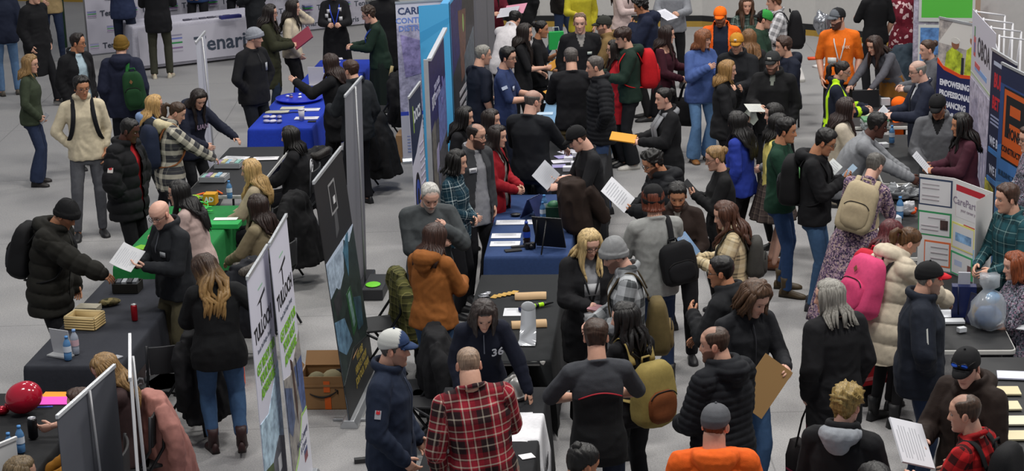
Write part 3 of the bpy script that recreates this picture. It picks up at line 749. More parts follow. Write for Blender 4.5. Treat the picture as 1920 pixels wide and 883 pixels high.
def hat(J, root, spec, seed):
    kind, col = spec[0], spec[1]; c2 = spec[2] if len(spec) > 2 else None; o = spec[3] if len(spec) > 3 else {}
    hs, Hr, hc = J['hs'], J['Hr'], J['hc']; yaw = o.get('yaw', 0); hm = lambda v: (np.asarray(v) @ rz(yaw).T) * hs @ Hr.T + hc
    P = HEAD0; x, y, z = P[..., 0], P[..., 1], P[..., 2]; mb = MB()
    if kind == 'beanie':
        lim = np.interp(y, [-.1, .08], [-.040, .032]); mk = sstep(-.006, .006, z - lim)
        th = .016 + .012 * sstep(.05, 0, z - lim) * 0 + .010 * (z - lim < .045); top = sstep(.05, .12, z)
        Q = P + HN0 * (mk * (th + .006) - .006)[..., None]
        Q[..., 2] += mk * top * o.get('slouch', .018); Q[..., 1] -= mk * top * o.get('slouch', .018) * .8
        Q += HN0 * (mk * .0022 * np.sin(np.arctan2(x, y) * 44))[..., None]; Q[..., :2] *= (1 - .25 * sstep(-.02, -.055, z) * (1 - mk))[..., None]
        add_grid(mb, hm(Q), None, ((z - lim < .045) * mk) if c2 else 0.0)
        mb.build('beanie', cloth(col, c2), root)
    elif kind in ('cap', 'hardhat'):
        lim = np.interp(y, [-.1, .085], [-.005, .050]); mk = sstep(0, .006, z - lim)
        Q = P + HN0 * (mk * .018 - .006)[..., None]; Q[..., 2] += mk * sstep(.06, .12, z) * .008; Q[..., :2] *= (1 - .25 * sstep(-.02, -.055, z) * (1 - mk))[..., None]
        msk = 0.0
        if c2: msk = mk * (y < (.035 if not o.get('peak') else -9))
        add_grid(mb, hm(Q), None, msk); mb.ell(hm(A([0, -.01, .142])), .008 * hs, None, 8, 6)
        cp = mb.build('baseball_cap', cloth(col, c2), root)
        if 'label' in o: cp['label'] = o['label']
        b = MB(); n = 14; th_ = np.linspace(-1, 1, n); inn = []; out = []
        for t in th_:
            a = t * math.radians(62); inn.append([math.sin(a) * .082, math.cos(a) * .092 - .006, .050 - .012 * t * t]); ln = .072 * (1 - abs(t) ** 3.2)
            out.append([math.sin(a * .82) * (.082 + ln * .15), inn[-1][1] + ln, .046 - .024 * t * t - ln * o.get('drop', .18)])
        inn, out = A(inn), A(out); mid = (inn + out) / 2 + A([0, 0, .006]); up = A([0, 0, .0045])
        rows = [inn, mid, out]; v = np.concatenate([r + up for r in rows] + [r - up for r in rows]); f = []
        for r in range(2):
            for j in range(n - 1):
                q = r * n + j; f.append((q, q + n, q + n + 1, q + 1)); f.append((q + 3 * n, q + 3 * n + 1, q + 4 * n + 1, q + 4 * n))
        for j in range(n - 1): f.append((2 * n + j, 5 * n + j, 5 * n + j + 1, 2 * n + j + 1)); f.append((j, j + 1, 3 * n + j + 1, 3 * n + j))
        for r in range(2):
            q = r * n; f.append((q, q + 3 * n, q + 4 * n, q + n)); q += n - 1; f.append((q, q + n, q + 4 * n, q + 3 * n))
        b.add(hm(v), f); b.build('brim', cloth(o.get('brim', col)), cp)
        if o.get('patch'):
            pm = MB(); w = o.get('pw', .045); pm.prism([(-w / 2, -.018), (w / 2, -.018), (w / 2, .018), (-w / 2, .018)], -.002, .003, rx(90 - 18) @ ry(180)); vv = pm.verts(); pm2 = MB(); pm2.add(hm(vv + A([0, .103, .082])), pm.f)
            pm2.build('cap_badge', mat(o['patch']), cp)
def glasses(J, root, col='#15120f', up=False, lens=None):
    hs, Hr, hc = J['hs'], J['Hr'], J['hc']; hm = lambda v: np.asarray(v) * hs @ Hr.T + hc; mb = MB(); a = np.linspace(0, 2 * pi, 17)
    z0, y0 = (.006, .098) if not up else (.088, .098)
    for s in (-1, 1):
        c = A([s * .032, y0, z0]); mb.tube([hm(c + A([math.cos(t) * .025, -.006 * (math.cos(t) * s + 0), math.sin(t) * .019])) for t in a], .0024, 5)
        mb.tube([hm(A([s * .057, y0 - .006, z0 + .004])), hm(A([s * .074, .05, z0 + .004])), hm(A([s * .079, -.012, .012 if not up else z0 - .02]))], .0022, 5)
        if lens: e = MB().ell((0, 0, 0), (.024, .002, .018), None, 14, 6); L = MB(); L.add(hm(e.verts() + c), e.f); L.build('lens', mat(lens, .08, .6), root)
    mb.tube([hm(A([-.008, y0 + .004, z0 + .004])), hm(A([.008, y0 + .004, z0 + .004]))], .0022, 5)
    mb.build('glasses' if not lens else 'sunglasses', mat(col, .3), root)
def plate(J, root, name, h, u, w, hh, col, front=True, g=.035, txt=None, tcol='#f0f0f0', tsize=None, rough=.6):
    p, n, upv = chest_point(J, h, u, g, front); r = np.cross(upv, n); M = np.stack([r, upv, n], 1)
    mb = MB(); mb.prism([(-w / 2, -hh / 2), (w / 2, -hh / 2), (w / 2, hh / 2), (-w / 2, hh / 2)], -.004, .003, M, p)
    o = mb.build(name, mat(col, rough), root) if col else None
    if txt: lettering(txt, tsize or hh * .8, mat(tcol, .6), o or root, m4(M, p + n * .004), bold=.002, name='emblem')
    return o
PEOPLE = {}
def person(key, label, px, py, H=1.75, face=0, look=None, pitch=8, roll=0, lean=0, side=0, twist=0, L='down', R='down', stance='stand', seat=.47, sex='m', build=1.0, skin='f', hr=('short', 'brown'), hopt=None,
           top=None, bot=None, shoe='#17171a', sole='#2a2a2c', boot=False, hatspec=None, gl=None, beard=0, brow=.7, curl=.4, group=None, zref=None, foot=None, legs=None, near=None, xy=None, anch=None):
    look = face if look is None else look; hopt = dict(hopt or {})
    J = pose(H, sex, build, lean, side, twist, L, R, stance, seat, look - face, pitch, roll, legs)
    if stance == 'sit': J['sit'] = True
    Rz = rz(180 + face); tl = Rz @ J['top']; ztop = tl[2] + (.02 if hatspec else .012)
    if foot: w = at(foot[0], foot[1], 0); base = A([w[0], w[1], 0])
    elif anch: w = at(*anch); base = A([w[0], w[1], 0])
    elif xy: base = A([xy[0], xy[1], 0.0])
    else: w = at(px, py, ztop if zref is None else zref); base = A([w[0] - tl[0], w[1] - tl[1], 0])
    seed = (hash_(key) % 1000) * 1.37; hc = lin(HAIR.get(hr[1], hr[1])) if hr else lin(HAIR['dark'])
    fem = sex == 'f'; vox = .0105 if base[1] < 20 else (.013 if base[1] < 26 else .016)
    if near: vox = near
    hat_on = bool(hatspec)
    bm = body_mesh(J, SKIN[skin], hc, beard, brow, 1.0 if not fem else .86, curl, (.55 if hr and hr[0] in ('buzz', 'fringe', 'crop') else 0))
    root = bm.build('person', skinmat(), None); root['label'] = label; root['category'] = 'person'
    if group: root['group'] = group
    root.location = base; root.rotation_euler[2] = math.radians(180 + face)
    J.update(base=base, Rz=Rz, root=root, face=face)
    for i, g in enumerate(top or []): garment(J, root, g, vox, seed + i * 11)
    if bot: trousers(J, root, bot, vox, seed)
    if shoe: shoes(J, root, shoe, sole, boot)
    if hr and hr[0] != 'none' and not (hat_on and hr[0] == 'hidden'):
        if top: hopt.setdefault('g', max(GKIND[g['kind']][0] for g in top))
        if hat_on: hopt.setdefault('t', .006)
        hair(J, root, hr[0], hr[1], seed, hopt)
    if hatspec: hat(J, root, hatspec, seed)
    if gl: glasses(J, root, gl if isinstance(gl, str) else '#15120f')
    PEOPLE[key] = J; return J
def hash_(s):
    h = 7
    for ch in s: h = (h * 131 + ord(ch)) % 1000003
    return h
def wpt(J, p): return J['Rz'] @ A(p) + J['base']
def wdir(J, d): return J['Rz'] @ A(d)
# ------------------------------------------------------------------ the hall
def structure(o): o['kind'] = 'structure'; return o
t = NT('concrete floor'); oc = t.objco()
n1 = t.noise(oc, 1.1, 4); n2 = t.noise(oc, 75, 2); n3 = t.noise(oc, 260, 1)
c = t.mix(n1, lin('#7f7f83'), lin('#999897')); c = t.mix(t.math('MULTIPLY', t.math('SUBTRACT', n2, .42), 2.2), c, lin('#646365')); c = t.mix(t.math('GREATER_THAN', n3, .60), c, lin('#aeaba6'))
sp = t.n('ShaderNodeSeparateXYZ'); t.l(oc, sp.inputs[0])
def joint(sock, per, off, w):
    f = t.math('FRACT', t.math('DIVIDE', t.math('ADD', sock, off + per * 40), per)); return t.math('LESS_THAN', f, w / per)
jm = t.math('MAXIMUM', joint(sp.outputs[0], 3.05, 1.06, .014), joint(sp.outputs[1], 3.05, .31, .016))
c = t.mix(t.math('MULTIPLY', jm, .4), c, lin('#474648')); t.l(c, t.b.inputs['Base Color']); t.b.inputs['Roughness'].default_value = .62
t.b.inputs['Specular IOR Level'].default_value = .3
mb = MB(); mb.box((0, 0, -.1), (44, 40, .2)); structure(mb.build('floor', t.m, smooth=False, loc=(0, 25, 0)))
# boards round the far end: white panels over a dark band and a yellow kick strip
WP = [(-21.9, 41.5), (-12, 41.0), (-6.4, 39.2), (-2.2, 36.2), (.4, 35.2), (2.0, 34.9), (3.5, 34.6), (5.3, 33.3), (7.0, 31.2), (8.6, 28.0), (9.4, 23.0), (9.6, 6.0)]
def boards(name, z0, z1, col, th, off, rough=.45):
    mb = MB(); P = [A([x, y]) for x, y in WP]; nn = []
    for i in range(len(P)):
        d = nrm(np.append(P[min(i + 1, len(P) - 1)] - P[max(i - 1, 0)], 0)); nn.append(A([d[1], -d[0]]))
    rings = [[np.append(P[i] + nn[i] * (off - th), z0), np.append(P[i] + nn[i] * off, z0), np.append(P[i] + nn[i] * off, z1), np.append(P[i] + nn[i] * (off - th), z1)] for i in range(len(P))]
    mb.loft(rings); return structure(mb.build(name, mat(col, rough), smooth=False))
boards('wall_back', .0, 2.6, '#b6b4b1', .10, 0)
boards('baseboard_back', .0, .10, '#9a7c34', .02, .022); boards('trim_1', .10, .20, '#17181a', .02, .020)
mb = MB()
for x, y, a in ((3.42, 34.66, -10), (.6, 35.16, -8), (6.1, 32.3, -48)): mb.box((x, y, 1.4), (.05, .03, 2.4), rz(a))
structure(mb.build('trim_2', mat('#a19f9c', .4), smooth=False))
structure(MB().box((-21.9, 25, 1.5), (.2, 40, 3)).build('wall_left', mat('#8f8f92', .7), smooth=False))
structure(MB().box((21.9, 25, 1.5), (.2, 40, 3)).build('wall_right', mat('#8f8f92', .7), smooth=False))
structure(MB().box((0, 45.1, 1.5), (44, .2, 3)).build('wall_north', mat('#77777a', .7), smooth=False))

# lighting: rows of arena lamps high above the floor
w = bpy.data.worlds.new('hall'); scene.world = w; w.use_nodes = True
w.node_tree.nodes['Background'].inputs[0].default_value = (.60, .63, .70, 1); w.node_tree.nodes['Background'].inputs[1].default_value = .42
for x, y, e in ((-5, 12, 350), (1.5, 11, 520), (7, 13, 520), (-6, 21, 270), (0, 21, 480), (6, 21, 510), (-6, 30, 150), (0, 30, 310), (6, 30, 430)):
    l = bpy.data.lights.new('arena_lamp', 'AREA'); l.shape = 'RECTANGLE'; l.size = 1.8; l.size_y = 1.2; l.energy = e; l.color = (1.0, .97, .92)
    o = bpy.data.objects.new('arena_lamp', l); COL.objects.link(o); o.location = (x, y, 10.5)
vs = scene.view_settings; vs.view_transform = 'Standard'; vs.look = 'None'; vs.gamma = 1; vs.use_curve_mapping = False; vs.exposure = 0.0

# ------------------------------------------------------------------ printed boards (flat things): one mesh carrying its colours
def printmat(rough=.5):
    key = ('print', rough)
    if key in _M: return _M[key]
    t = NT('printed sheet'); a = t.attr('col'); mk = t.attr('mask'); oc = t.objco()
    no = t.noise(oc, 9, 6); n2 = t.noise(oc, 30, 3)
    v = t.math('ADD', t.math('MULTIPLY_ADD', no, 1.8, -.4), t.math('MULTIPLY_ADD', n2, .8, -.4))
    dark = t.mix(1.0, a.outputs['Color'], t.mix(v, (.35, .35, .40, 1), (1.55, 1.5, 1.45, 1)), 'MULTIPLY')
    t.l(t.mix(mk.outputs['Fac'], a.outputs['Color'], dark), t.b.inputs['Base Color']); t.b.inputs['Roughness'].default_value = rough
    _M[key] = t.m; return t.m
class PB(MB):
    """x right, y up, z toward the reader; layers stack by a hair"""
    def __init__(s, w, h, col, th=.006):
        super().__init__(); s.w, s.h, s.z = w, h, .0; s.prism([(0, 0), (w, 0), (w, h), (0, h)], -th, 0, col=lin(col))
    def poly(s, pts, col, photo=0.0):
        s.z += .0006; s.prism([(x * s.w, y * s.h) for x, y in pts], -.001, s.z, col=lin(col), mask=float(photo)); return s
    def rect(s, x0, y0, x1, y1, col, photo=0.0): return s.poly([(x0, y0), (x1, y0), (x1, y1), (x0, y1)], col, photo)
    def oval(s, x, y, a, b, col, photo=0.0, n=20): return s.poly([(x + a * math.cos(i / n * 2 * pi), y + b * math.sin(i / n * 2 * pi)) for i in range(n)], col, photo)
    def text(s, txt, x, y, size, col, bold=.0, align='CENTER', ws=1.0, rot=0):
        s.z += .0006; me = text_mesh(txt, size, .0008, bold, align, ws); v = A([q.co[:] for q in me.vertices]).reshape(-1, 3)
        if rot: v = v @ rz(rot).T
        s.add(v + A([x * s.w, y * s.h, s.z]), [tuple(pp.vertices) for pp in me.polygons], lin(col)); bpy.data.meshes.remove(me); return s
def frame_from(p0, p1, up=(0, 0, 1)):
    x = nrm(A(p1) - A(p0)); z = nrm(np.cross(x, A(up, float))); y = np.cross(z, x); return np.stack([x, y, z], 1)
def rollup(label, b0, b1, pb, lean=0.0, base='#b9bcc0', rail='#c6c9cc', back='#8c8c90', group=None, name='pull_up_banner', feet=True):
    """b0,b1: floor points below the sheet's left and right edge as read"""
    b0, b1 = A([b0[0], b0[1], 0.]), A([b1[0], b1[1], 0.])
    root = thing(name, label, 'banner', ((b0 + b1) / 2).tolist(), group=group); F = frame_from(b0, b1); loc0 = b0 - (b0 + b1) / 2
    up = nrm(A([0, 0, 1.]) - F[:, 2] * math.tan(math.radians(lean))); Mx = np.stack([F[:, 0], up, nrm(np.cross(F[:, 0], up))], 1)
    o = loc0 + A([0, 0, .07]); s = pb.build('panel', printmat(), root, smooth=False); s.matrix_local = m4(Mx, o)
    q = MB().box((pb.w / 2, pb.h + .008, .0), (pb.w + .01, .026, .02)).build('top_rail', mat(rail, .35, .6), root, smooth=False); q.matrix_local = m4(Mx, o)
    mb = MB(); mb.tube([(pb.w / 2, -.05, -.06), (pb.w / 2, pb.h * .5, -.05), (pb.w / 2, pb.h, -.012)], .011, 8); q = mb.build('pole', mat('#7c7d80', .4, .5), root); q.matrix_local = m4(Mx, o)
    bb = MB()
    pr = [(-.075, 0), (.075, 0), (.075, .03), (.045, .07), (-.045, .07), (-.075, .03)]
    bb.loft([[A([x, z, y]) for y, z in pr] for x in (-.015, pb.w + .015)]); q = bb.build('base', mat(base, .3, .7), root, smooth=False, bev=.006); q.matrix_local = m4(np.stack([F[:, 0], A([0, 0, 1.]), F[:, 2]], 1), loc0)
    if feet:
        for fx in (.18, pb.w - .18):
            q = MB().box((fx, .012, 0), (.05, .024, .34)).build('foot', mat('#a5a7aa', .35, .6), root, smooth=False, bev=.005); q.matrix_local = m4(np.stack([F[:, 0], A([0, 0, 1.]), F[:, 2]], 1), loc0)
    return root

# ------------------------------------------------------------------ tables, cloths, chairs
def table(label, c, rot, L=2.4, W=.76, top='#1b1c1e', rim='#b9b8b4', leg='#3a3b3e', group='folding tables in the booths', h=.735):
    r = thing('folding_table', label, 'table', (c[0], c[1], 0), rot, group)
    def slab(mb, e, z0, z1):
        pts = []
        for sx, sy in ((1, 1), (-1, 1), (-1, -1), (1, -1)):
            for a in (0, 30, 60, 90):
                q = math.radians(a) + {(1, 1): 0, (-1, 1): pi / 2, (-1, -1): pi, (1, -1): 1.5 * pi}[(sx, sy)]
                pts.append((sx * (W / 2 - .05) + (.05 + e) * math.cos(q), sy * (L / 2 - .05) + (.05 + e) * math.sin(q)))
        mb.prism(pts, z0, z1)
    mb = MB(); slab(mb, 0, h - .045, h - .004); mb.build('tabletop', mat(rim, .5), r, smooth=False, bev=.008)
    mb = MB(); slab(mb, -.012, h - .01, h); mb.build('top_panel', mat(top, .6), r, smooth=False)
    for s in (-1, 1):
        y = s * (L / 2 - .28); mb = MB()
        for q in (-1, 1): mb.tube([(q * (W / 2 - .08), y, h - .05), (q * (W / 2 - .07), y, .012)], .014, 8)
        mb.tube([(-(W / 2 - .075), y, .25), (W / 2 - .075, y, .25)], .010, 8); mb.build('leg', mat(leg, .4, .5), r)
    return r
def cloth_over(label, c, rot, col, L=2.4, W=.76, drops=(.70, .70, .70, .70), h=.735, seed=1, ripple=.5, inset=0.0, group='tablecloths', name='tablecloth'):
    """drops: near, right, far, left (metres below the top)"""
    n = 200; per = []; r = .03
    a, b = W / 2 + .008, L / 2 + .008; sides = [((-a, -b), (a, -b), (0, -1), 0), ((a, -b), (a, b), (1, 0), 1), ((a, b), (-a, b), (0, 1), 2), ((-a, b), (-a, -b), (-1, 0), 3)]
    pts = []; nor = []; dr = []; cor = []
    for (p0, p1, nn, k) in sides:
        ln = math.dist(p0, p1); m_ = max(8, int(ln / .04))
        for i in range(m_):
            t_ = i / m_; pts.append((p0[0] + (p1[0] - p0[0]) * t_, p0[1] + (p1[1] - p0[1]) * t_)); e = min(t_, 1 - t_) * ln
            prev, nxt = sides[(k - 1) % 4], sides[(k + 1) % 4]; w_ = max(0, 1 - e / .08) * .5; oth = prev if t_ < .5 else nxt
            v = A([nn[0] * (1 - w_) + oth[2][0] * w_, nn[1] * (1 - w_) + oth[2][1] * w_]); nor.append(v / np.linalg.norm(v)); dr.append(drops[k] * (1 - w_) + drops[oth[3]] * w_); cor.append(max(0, 1 - e / .10))
    pts, nor, dr, cor = A(pts), A(nor), A(dr), A(cor); mb = MB(); s_ = np.cumsum(np.linalg.norm(np.diff(pts, axis=0, append=pts[:1]), axis=1))
    mb_r = []
    for f in (.35, .7, .985): mb_r.append(np.c_[pts * f, np.full(len(pts), h + .006)])
    mb_r.append(np.c_[pts + nor * .004, np.full(len(pts), h)])
    for t_ in (.05, .15, .3, .5, .75, 1):
        wv = (np.sin(s_ * 21 + seed) * .5 + np.sin(s_ * 9.5 + seed * 2) * .8 + np.sin(s_ * 37) * .2) * .012 * ripple
        out = .010 + t_ * (.022 + wv) * min(1, .4 + t_) + cor * .035 * t_; mb_r.append(np.c_[pts + nor * out[:, None], np.maximum(h - dr * t_, .012)])
    mb.loft(mb_r, cap=True); o = mb.build(name, cloth(col), None, loc=(c[0], c[1], 0), rotz=rot, label=label, category='tablecloth')
    if group: o['group'] = group
    return o
def chair(label, loc, face, col='#17181a', group='black folding chairs'):
    r = thing('folding_chair', label, 'chair', loc, 180 + face, group); m_ = mat('#26272a', .4, .4); c_ = mat(col, .6)
    mb = MB(); mb.prism([(-.21, -.20), (.21, -.20), (.20, .19), (.17, .21), (-.17, .21), (-.20, .19)], .44, .465); mb.build('seat', c_, r, smooth=False, bev=.01)
    mb = MB(); a = np.linspace(-1, 1, 9); mb.loft([[A([x * .21, -.235 - .03 * (1 - x * x) + d, z]) for d, z in ((0, .62), (.022, .62), (.010, .86), (-.012, .86))] for x in a]); mb.build('backrest', c_, r, bev=.006)
    for s in (-1, 1):
        mb = MB(); mb.tube([(s * .225, -.23, .87), (s * .225, -.21, .60), (s * .225, .22, .012)], .0125, 8); mb.build('leg', m_, r)
        mb = MB(); mb.tube([(s * .20, .14, .46), (s * .20, -.02, .36), (s * .20, -.25, .012)], .0125, 8); mb.build('leg', m_, r)
    return r
def draped_coat(label, loc, face, col, seed=1, hem=.24, w=.50, hood=True, fur=None, top=.93, sleeves=True, fold=.022, c2=None, name='coat', cat='coat', thick=.13, group=None):
    """a coat hung over a chair back; local +Y is the way the chair faces"""
    root = thing(name, label, cat, loc, 180 + face, group); mb = MB(); R_ = random.Random(seed)
    rings = []
    for t_ in np.linspace(0, 1, 9):
        z = top + .02 - (top - hem) * t_; ww = w * (.34 + .16 * min(1, t_ * 3) + .06 * t_); dd = thick * (.45 + .55 * min(1, t_ * 2.5)) + .05 * t_; y0 = -.25 - .09 * t_
        a = np.linspace(0, 2 * pi, 36, endpoint=False); rip = 1 + .09 * t_ * np.sin(a * 7 + seed); rings.append(np.stack([np.cos(a) * ww * rip, y0 + np.sin(a) * dd * rip, np.full(36, z)], 1))
    mb.loft(rings)
    if sleeves:
        for s in (-1, 1): mb.tube([(s * w * .36, -.24, top - .03), (s * w * .55, -.26, top - .16), (s * (w * .58 + R_.random() * .04), -.30, top - .36), (s * (w * .55), -.28 + R_.uniform(-.06, .06), top - .58)], [.05, .075, .07, .055], 12)
    if hood: mb.ell((0, -.33, top - .08), (.15, .09, .14), None, 14, 10)
    def cb(me):
        v, n = me_arrays(me); q = v * A([14, 14, 3.0]) + seed; f = (1 - np.abs(vn(q)) * 2) * fold * .6 + vn(v * 9 + seed) * fold * .6 + vn(v * 30) * fold * .2
        finish(me, 'coat_body', cloth(col, c2), root, v + n * f[:, None], None, np.stack([v[:, 0], v[:, 2], v[:, 1]], 1))
    q_remesh(mb, .016, cb, 3)
    if fur:
        fm = MB(); a = np.linspace(-2.6, 2.6, 20); fm.tube([(math.sin(x) * .14, -.30 - math.cos(x) * .10, top - .02 + .02 * math.cos(2 * x)) for x in a], .05, 12)
        v = fm.v[0]; v += nrm(A([0, 0, 1])) * 0; v *= 1; nz = vn(v * 70 + seed); fm.v[0] = v + (v - v.mean(0)) * (nz * .06)[:, None]; fm.build('fur_trim', hairmat(fur), root)
    return root

# ------------------------------------------------------------------ small goods
def bottle(loc, label, group='water bottles on the tables', col='#5f93c6', capc='#4b86c2', lab='#c9d3df', h=.21, name='water_bottle', fill=None):
    r = thing(name, label, 'bottle', loc, RNG.random() * 360, group); s = h / .21; a = np.linspace(0, 2 * pi, 16, endpoint=False)
    pr = [(.002, .026), (.008, .032), (.06, .032), (.065, .030), (.07, .032), (.13, .0325), (.15, .029), (.17, .019), (.182, .0125), (.192, .0125)]
    mb = MB(); mb.loft([np.stack([np.cos(a) * q * s, np.sin(a) * q * s, np.full(16, z * s)], 1) for z, q in pr])
    g = NT('clear plastic'); g.b.inputs['Base Color'].default_value = lin(col); g.b.inputs['Roughness'].default_value = .12; g.b.inputs['Transmission Weight'].default_value = .35
    mb.build('bottle_body', _M.setdefault(('bot', col), g.m), r)
    mb = MB(); mb.tube([(0, 0, .189 * s), (0, 0, .208 * s)], .0145 * s, 14); mb.build('cap', mat(capc, .4), r)
    mb = MB(); mb.loft([np.stack([np.cos(a) * .0335 * s, np.sin(a) * .0335 * s, np.full(16, z * s)], 1) for z in (.075, .125)], cap=False); mb.build('label_band', mat(lab, .5), r); return r
def sheet(label, corners=None, col='#e4e4e6', loc=None, size=(.216, .28), rot=0, th=.002, group=None, name='paper_sheet', cat='paper', lines=False, R3=None, z=.745, curl=0.0, stack=1):
    """a sheet (or thin stack) lying on a table, or held (R3 orients x,y,normal)"""
    w, h = size; mb = MB(); n = 8; rows = []
    for i in range(n + 1):
        y = -h / 2 + h * i / n; zz = curl * (2 * i / n - 1) ** 2; rows.append((y, zz))
    v = [(x, y, q) for q_ in (th * stack, 0) for (y, q0) in rows for x in (-w / 2, w / 2) for q in [q0 + q_]]
    f = []; k = (n + 1) * 2
    for i in range(n): b = i * 2; f += [(b, b + 1, b + 3, b + 2), (b + k, b + k + 2, b + k + 3, b + k + 1), (b, b + 2, b + 2 + k, b + k), (b + 1, b + 1 + k, b + 3 + k, b + 3)]
    f += [(0, k, k + 1, 1), (2 * n, 2 * n + 1, 2 * n + 1 + k, 2 * n + k)]
    mb.add(v, f, lin(col))
    if lines:
        for i in range(lines if isinstance(lines, int) and lines > 1 else 9): mb.box((-.02 * w, h * (.40 - .085 * i), th * stack + curl * ((.8 - .17 * i)) ** 2 + .0006), (w * (.72 if i % 4 else .5), h * .022, .0008), None, lin('#a3a5ab'))
    o = mb.build(name, printmat(.7), None, smooth=False, label=label, category=cat)
    if group: o['group'] = group
    if R3 is not None: o.matrix_world = m4(R3, loc)
    else: o.location = (loc[0], loc[1], z if len(loc) < 3 else loc[2]); o.rotation_euler[2] = math.radians(rot)
    return o
def tp(px, py, z=.745): q = at(px, py, z); return (q[0], q[1], z)
def simple(name, label, cat, mb, material, loc=(0, 0, 0), rot=0, group=None, bev=0, smooth=True):
    o = mb.build(name, material, None, smooth, bev, loc, rot, label=label, category=cat)
    if group: o['group'] = group
    return o
def backpack(key, label, col, w=.30, h=.44, d=.17, off=(0, 0), strap=None, c2=None, front='#', h0=.30, single=None, g=.035, name='backpack', panel=None, flap=False, tilt=0, cat='backpack', patch=None):
    """worn on the back of the named person"""
    J = PEOPLE[key]; T, k = J['T'], J['k']; c, r, f, a, dd = torso_at(J, h0, g); strap = strap or col
    loc = wpt(J, c - f * (dd + d * .52) + r * off[0] + T[:, 2] * off[1]); root = thing(name, label, cat, loc.tolist())
    M = J['Rz'] @ T @ ry(tilt) @ rz(180)     # local x = left as seen from behind, +y = outward (away from back)
    mb = MB(); rings = []; aa = np.linspace(0, 2 * pi, 28, endpoint=False); e = 2 / 3.6
    for t_ in np.linspace(-1, 1, 13):
        s = (1 - abs(t_) ** 9 * .30) * (1.0 - .16 * max(t_, 0) ** 2); z = t_ * h / 2
        rings.append(np.stack([np.sign(np.cos(aa)) * np.abs(np.cos(aa)) ** e * w / 2 * s, np.sign(np.sin(aa)) * np.abs(np.sin(aa)) ** e * d / 2 * s * (1.10 - .26 * t_), np.full(28, z)], 1))
    mb.loft(rings); v = mb.v[0]; nz = vn(v * 11 + h * 50) * .008 + vn(v * 28) * .004; cc = v - A([0, 0, 0]); mb.v[0] = v + cc / (np.linalg.norm(cc, axis=1, keepdims=True) + 1e-6) * nz[:, None]
    o = mb.build('main_compartment', cloth(col), root); o.matrix_local = m4(M, (0, 0, 0))
    pm = MB(); rings = []
    for t_ in np.linspace(-1, 1, 9):
        s = (1 - abs(t_) ** 4 * .5); rings.append(np.stack([np.sign(np.cos(aa)) * np.abs(np.cos(aa)) ** e * w * .38 * s, d * .5 + np.sign(np.sin(aa)) * np.abs(np.sin(aa)) ** e * d * .24 * s, np.full(28, -h * .16 + t_ * h * .26)], 1))
    pm.loft(rings); v = pm.v[0]; pm.v[0] = v + A([0, 1, 0]) * (vn(v * 14 + 3) * .008)[:, None]; o = pm.build('front_pocket', cloth(c2 or col), root); o.matrix_local = m4(M, (0, 0, 0))
    zm = MB(); q_ = np.linspace(-1, 1, 22); zm.tube([(x * w * .455, d * .24, h * (.40 - .62 * abs(x) ** 4)) for x in q_], .006, 6); zm.tube([(x * w * .36, d * .70 - .01, h * (.10 - .10 * abs(x) ** 4)) for x in q_], .0045, 6); o = zm.build('zip_piping', cloth('#1b1a1a' if col != '#121214' else '#3a3a3e'), root); o.matrix_local = m4(M, (0, 0, 0))
    if flap:
        fm = MB(); fm.loft([[A([x * w * .47, y, z]) for x in (-1, 1)] + [A([x * w * .45, y + .012, z + .004]) for x in (1, -1)] for y, z in ((-d * .4, h * .5), (0, h * .54), (d * .52, h * .46), (d * .66, h * .25), (d * .66, h * .08))]); o = fm.build('flap', cloth(flap), root, bev=.004); o.matrix_local = m4(M, (0, 0, 0))
    hm_ = MB(); hm_.tube([(-.04, -d * .4, h * .48), (-.035, -d * .42, h * .56), (.035, -d * .42, h * .56), (.04, -d * .4, h * .48)], .009, 8); o = hm_.build('top_handle', cloth(strap), root); o.matrix_local = m4(M, (0, 0, 0))
    if patch: pmx = MB().prism([(0, -.028), (.022, 0), (0, .028), (-.022, 0)], 0, .006, A([[-1, 0, 0], [0, 0, 1], [0, 1, 0]]), (0, d * .60, h * .26)); o = pmx.build('leather_patch', mat(patch, .7), root, smooth=False); o.matrix_local = m4(M, (0, 0, 0))
    for s in ((-1, 1) if single is None else (single,)):
        pts = []; u = s * .095 * k
        back = lambda hh: (lambda q: q[0] - q[2] * (q[4] + .012) + q[1] * u)(torso_at(J, hh, g)); frt = lambda hh, uu: chest_point(J, hh, uu, g + .010)[0]
        topp = J['N'] + T @ A([u, .0, -.010 * k + g * .6])
        pts = [back(.38), J['N'] + T @ A([u, -.075 - g * .5, -.025]), topp + T @ A([0, -.02, .012]), topp + T @ A([0, .035, .0]), frt(.40, u * 1.12), frt(.31, u * 1.25), frt(.22, u * 1.45), chest_point(J, .14, u * 1.75, g + .005)[0], (lambda q: q[0] + q[1] * s * (q[3] + .004))(torso_at(J, .10, g)), back(.08)]
        P_ = A(pts); t0 = np.arange(len(P_)); tt = np.linspace(0, len(P_) - 1, 40); P2 = np.stack([np.interp(tt, t0, P_[:, i]) for i in range(3)], 1)
        for _ in range(3): P2[1:-1] = (P2[:-2] + 2 * P2[1:-1] + P2[2:]) / 4
        sm = MB(); upv = J['T'][:, 0]; sm.tube([wpt(J, q) - loc for q in P2], [(.026, .007)] * 40, 8, up=wdir(J, upv)); sm.build('shoulder_strap', cloth(strap), root)
    return root
def hand_w(key, i): J = PEOPLE[key]; return wpt(J, J['hand'][i])
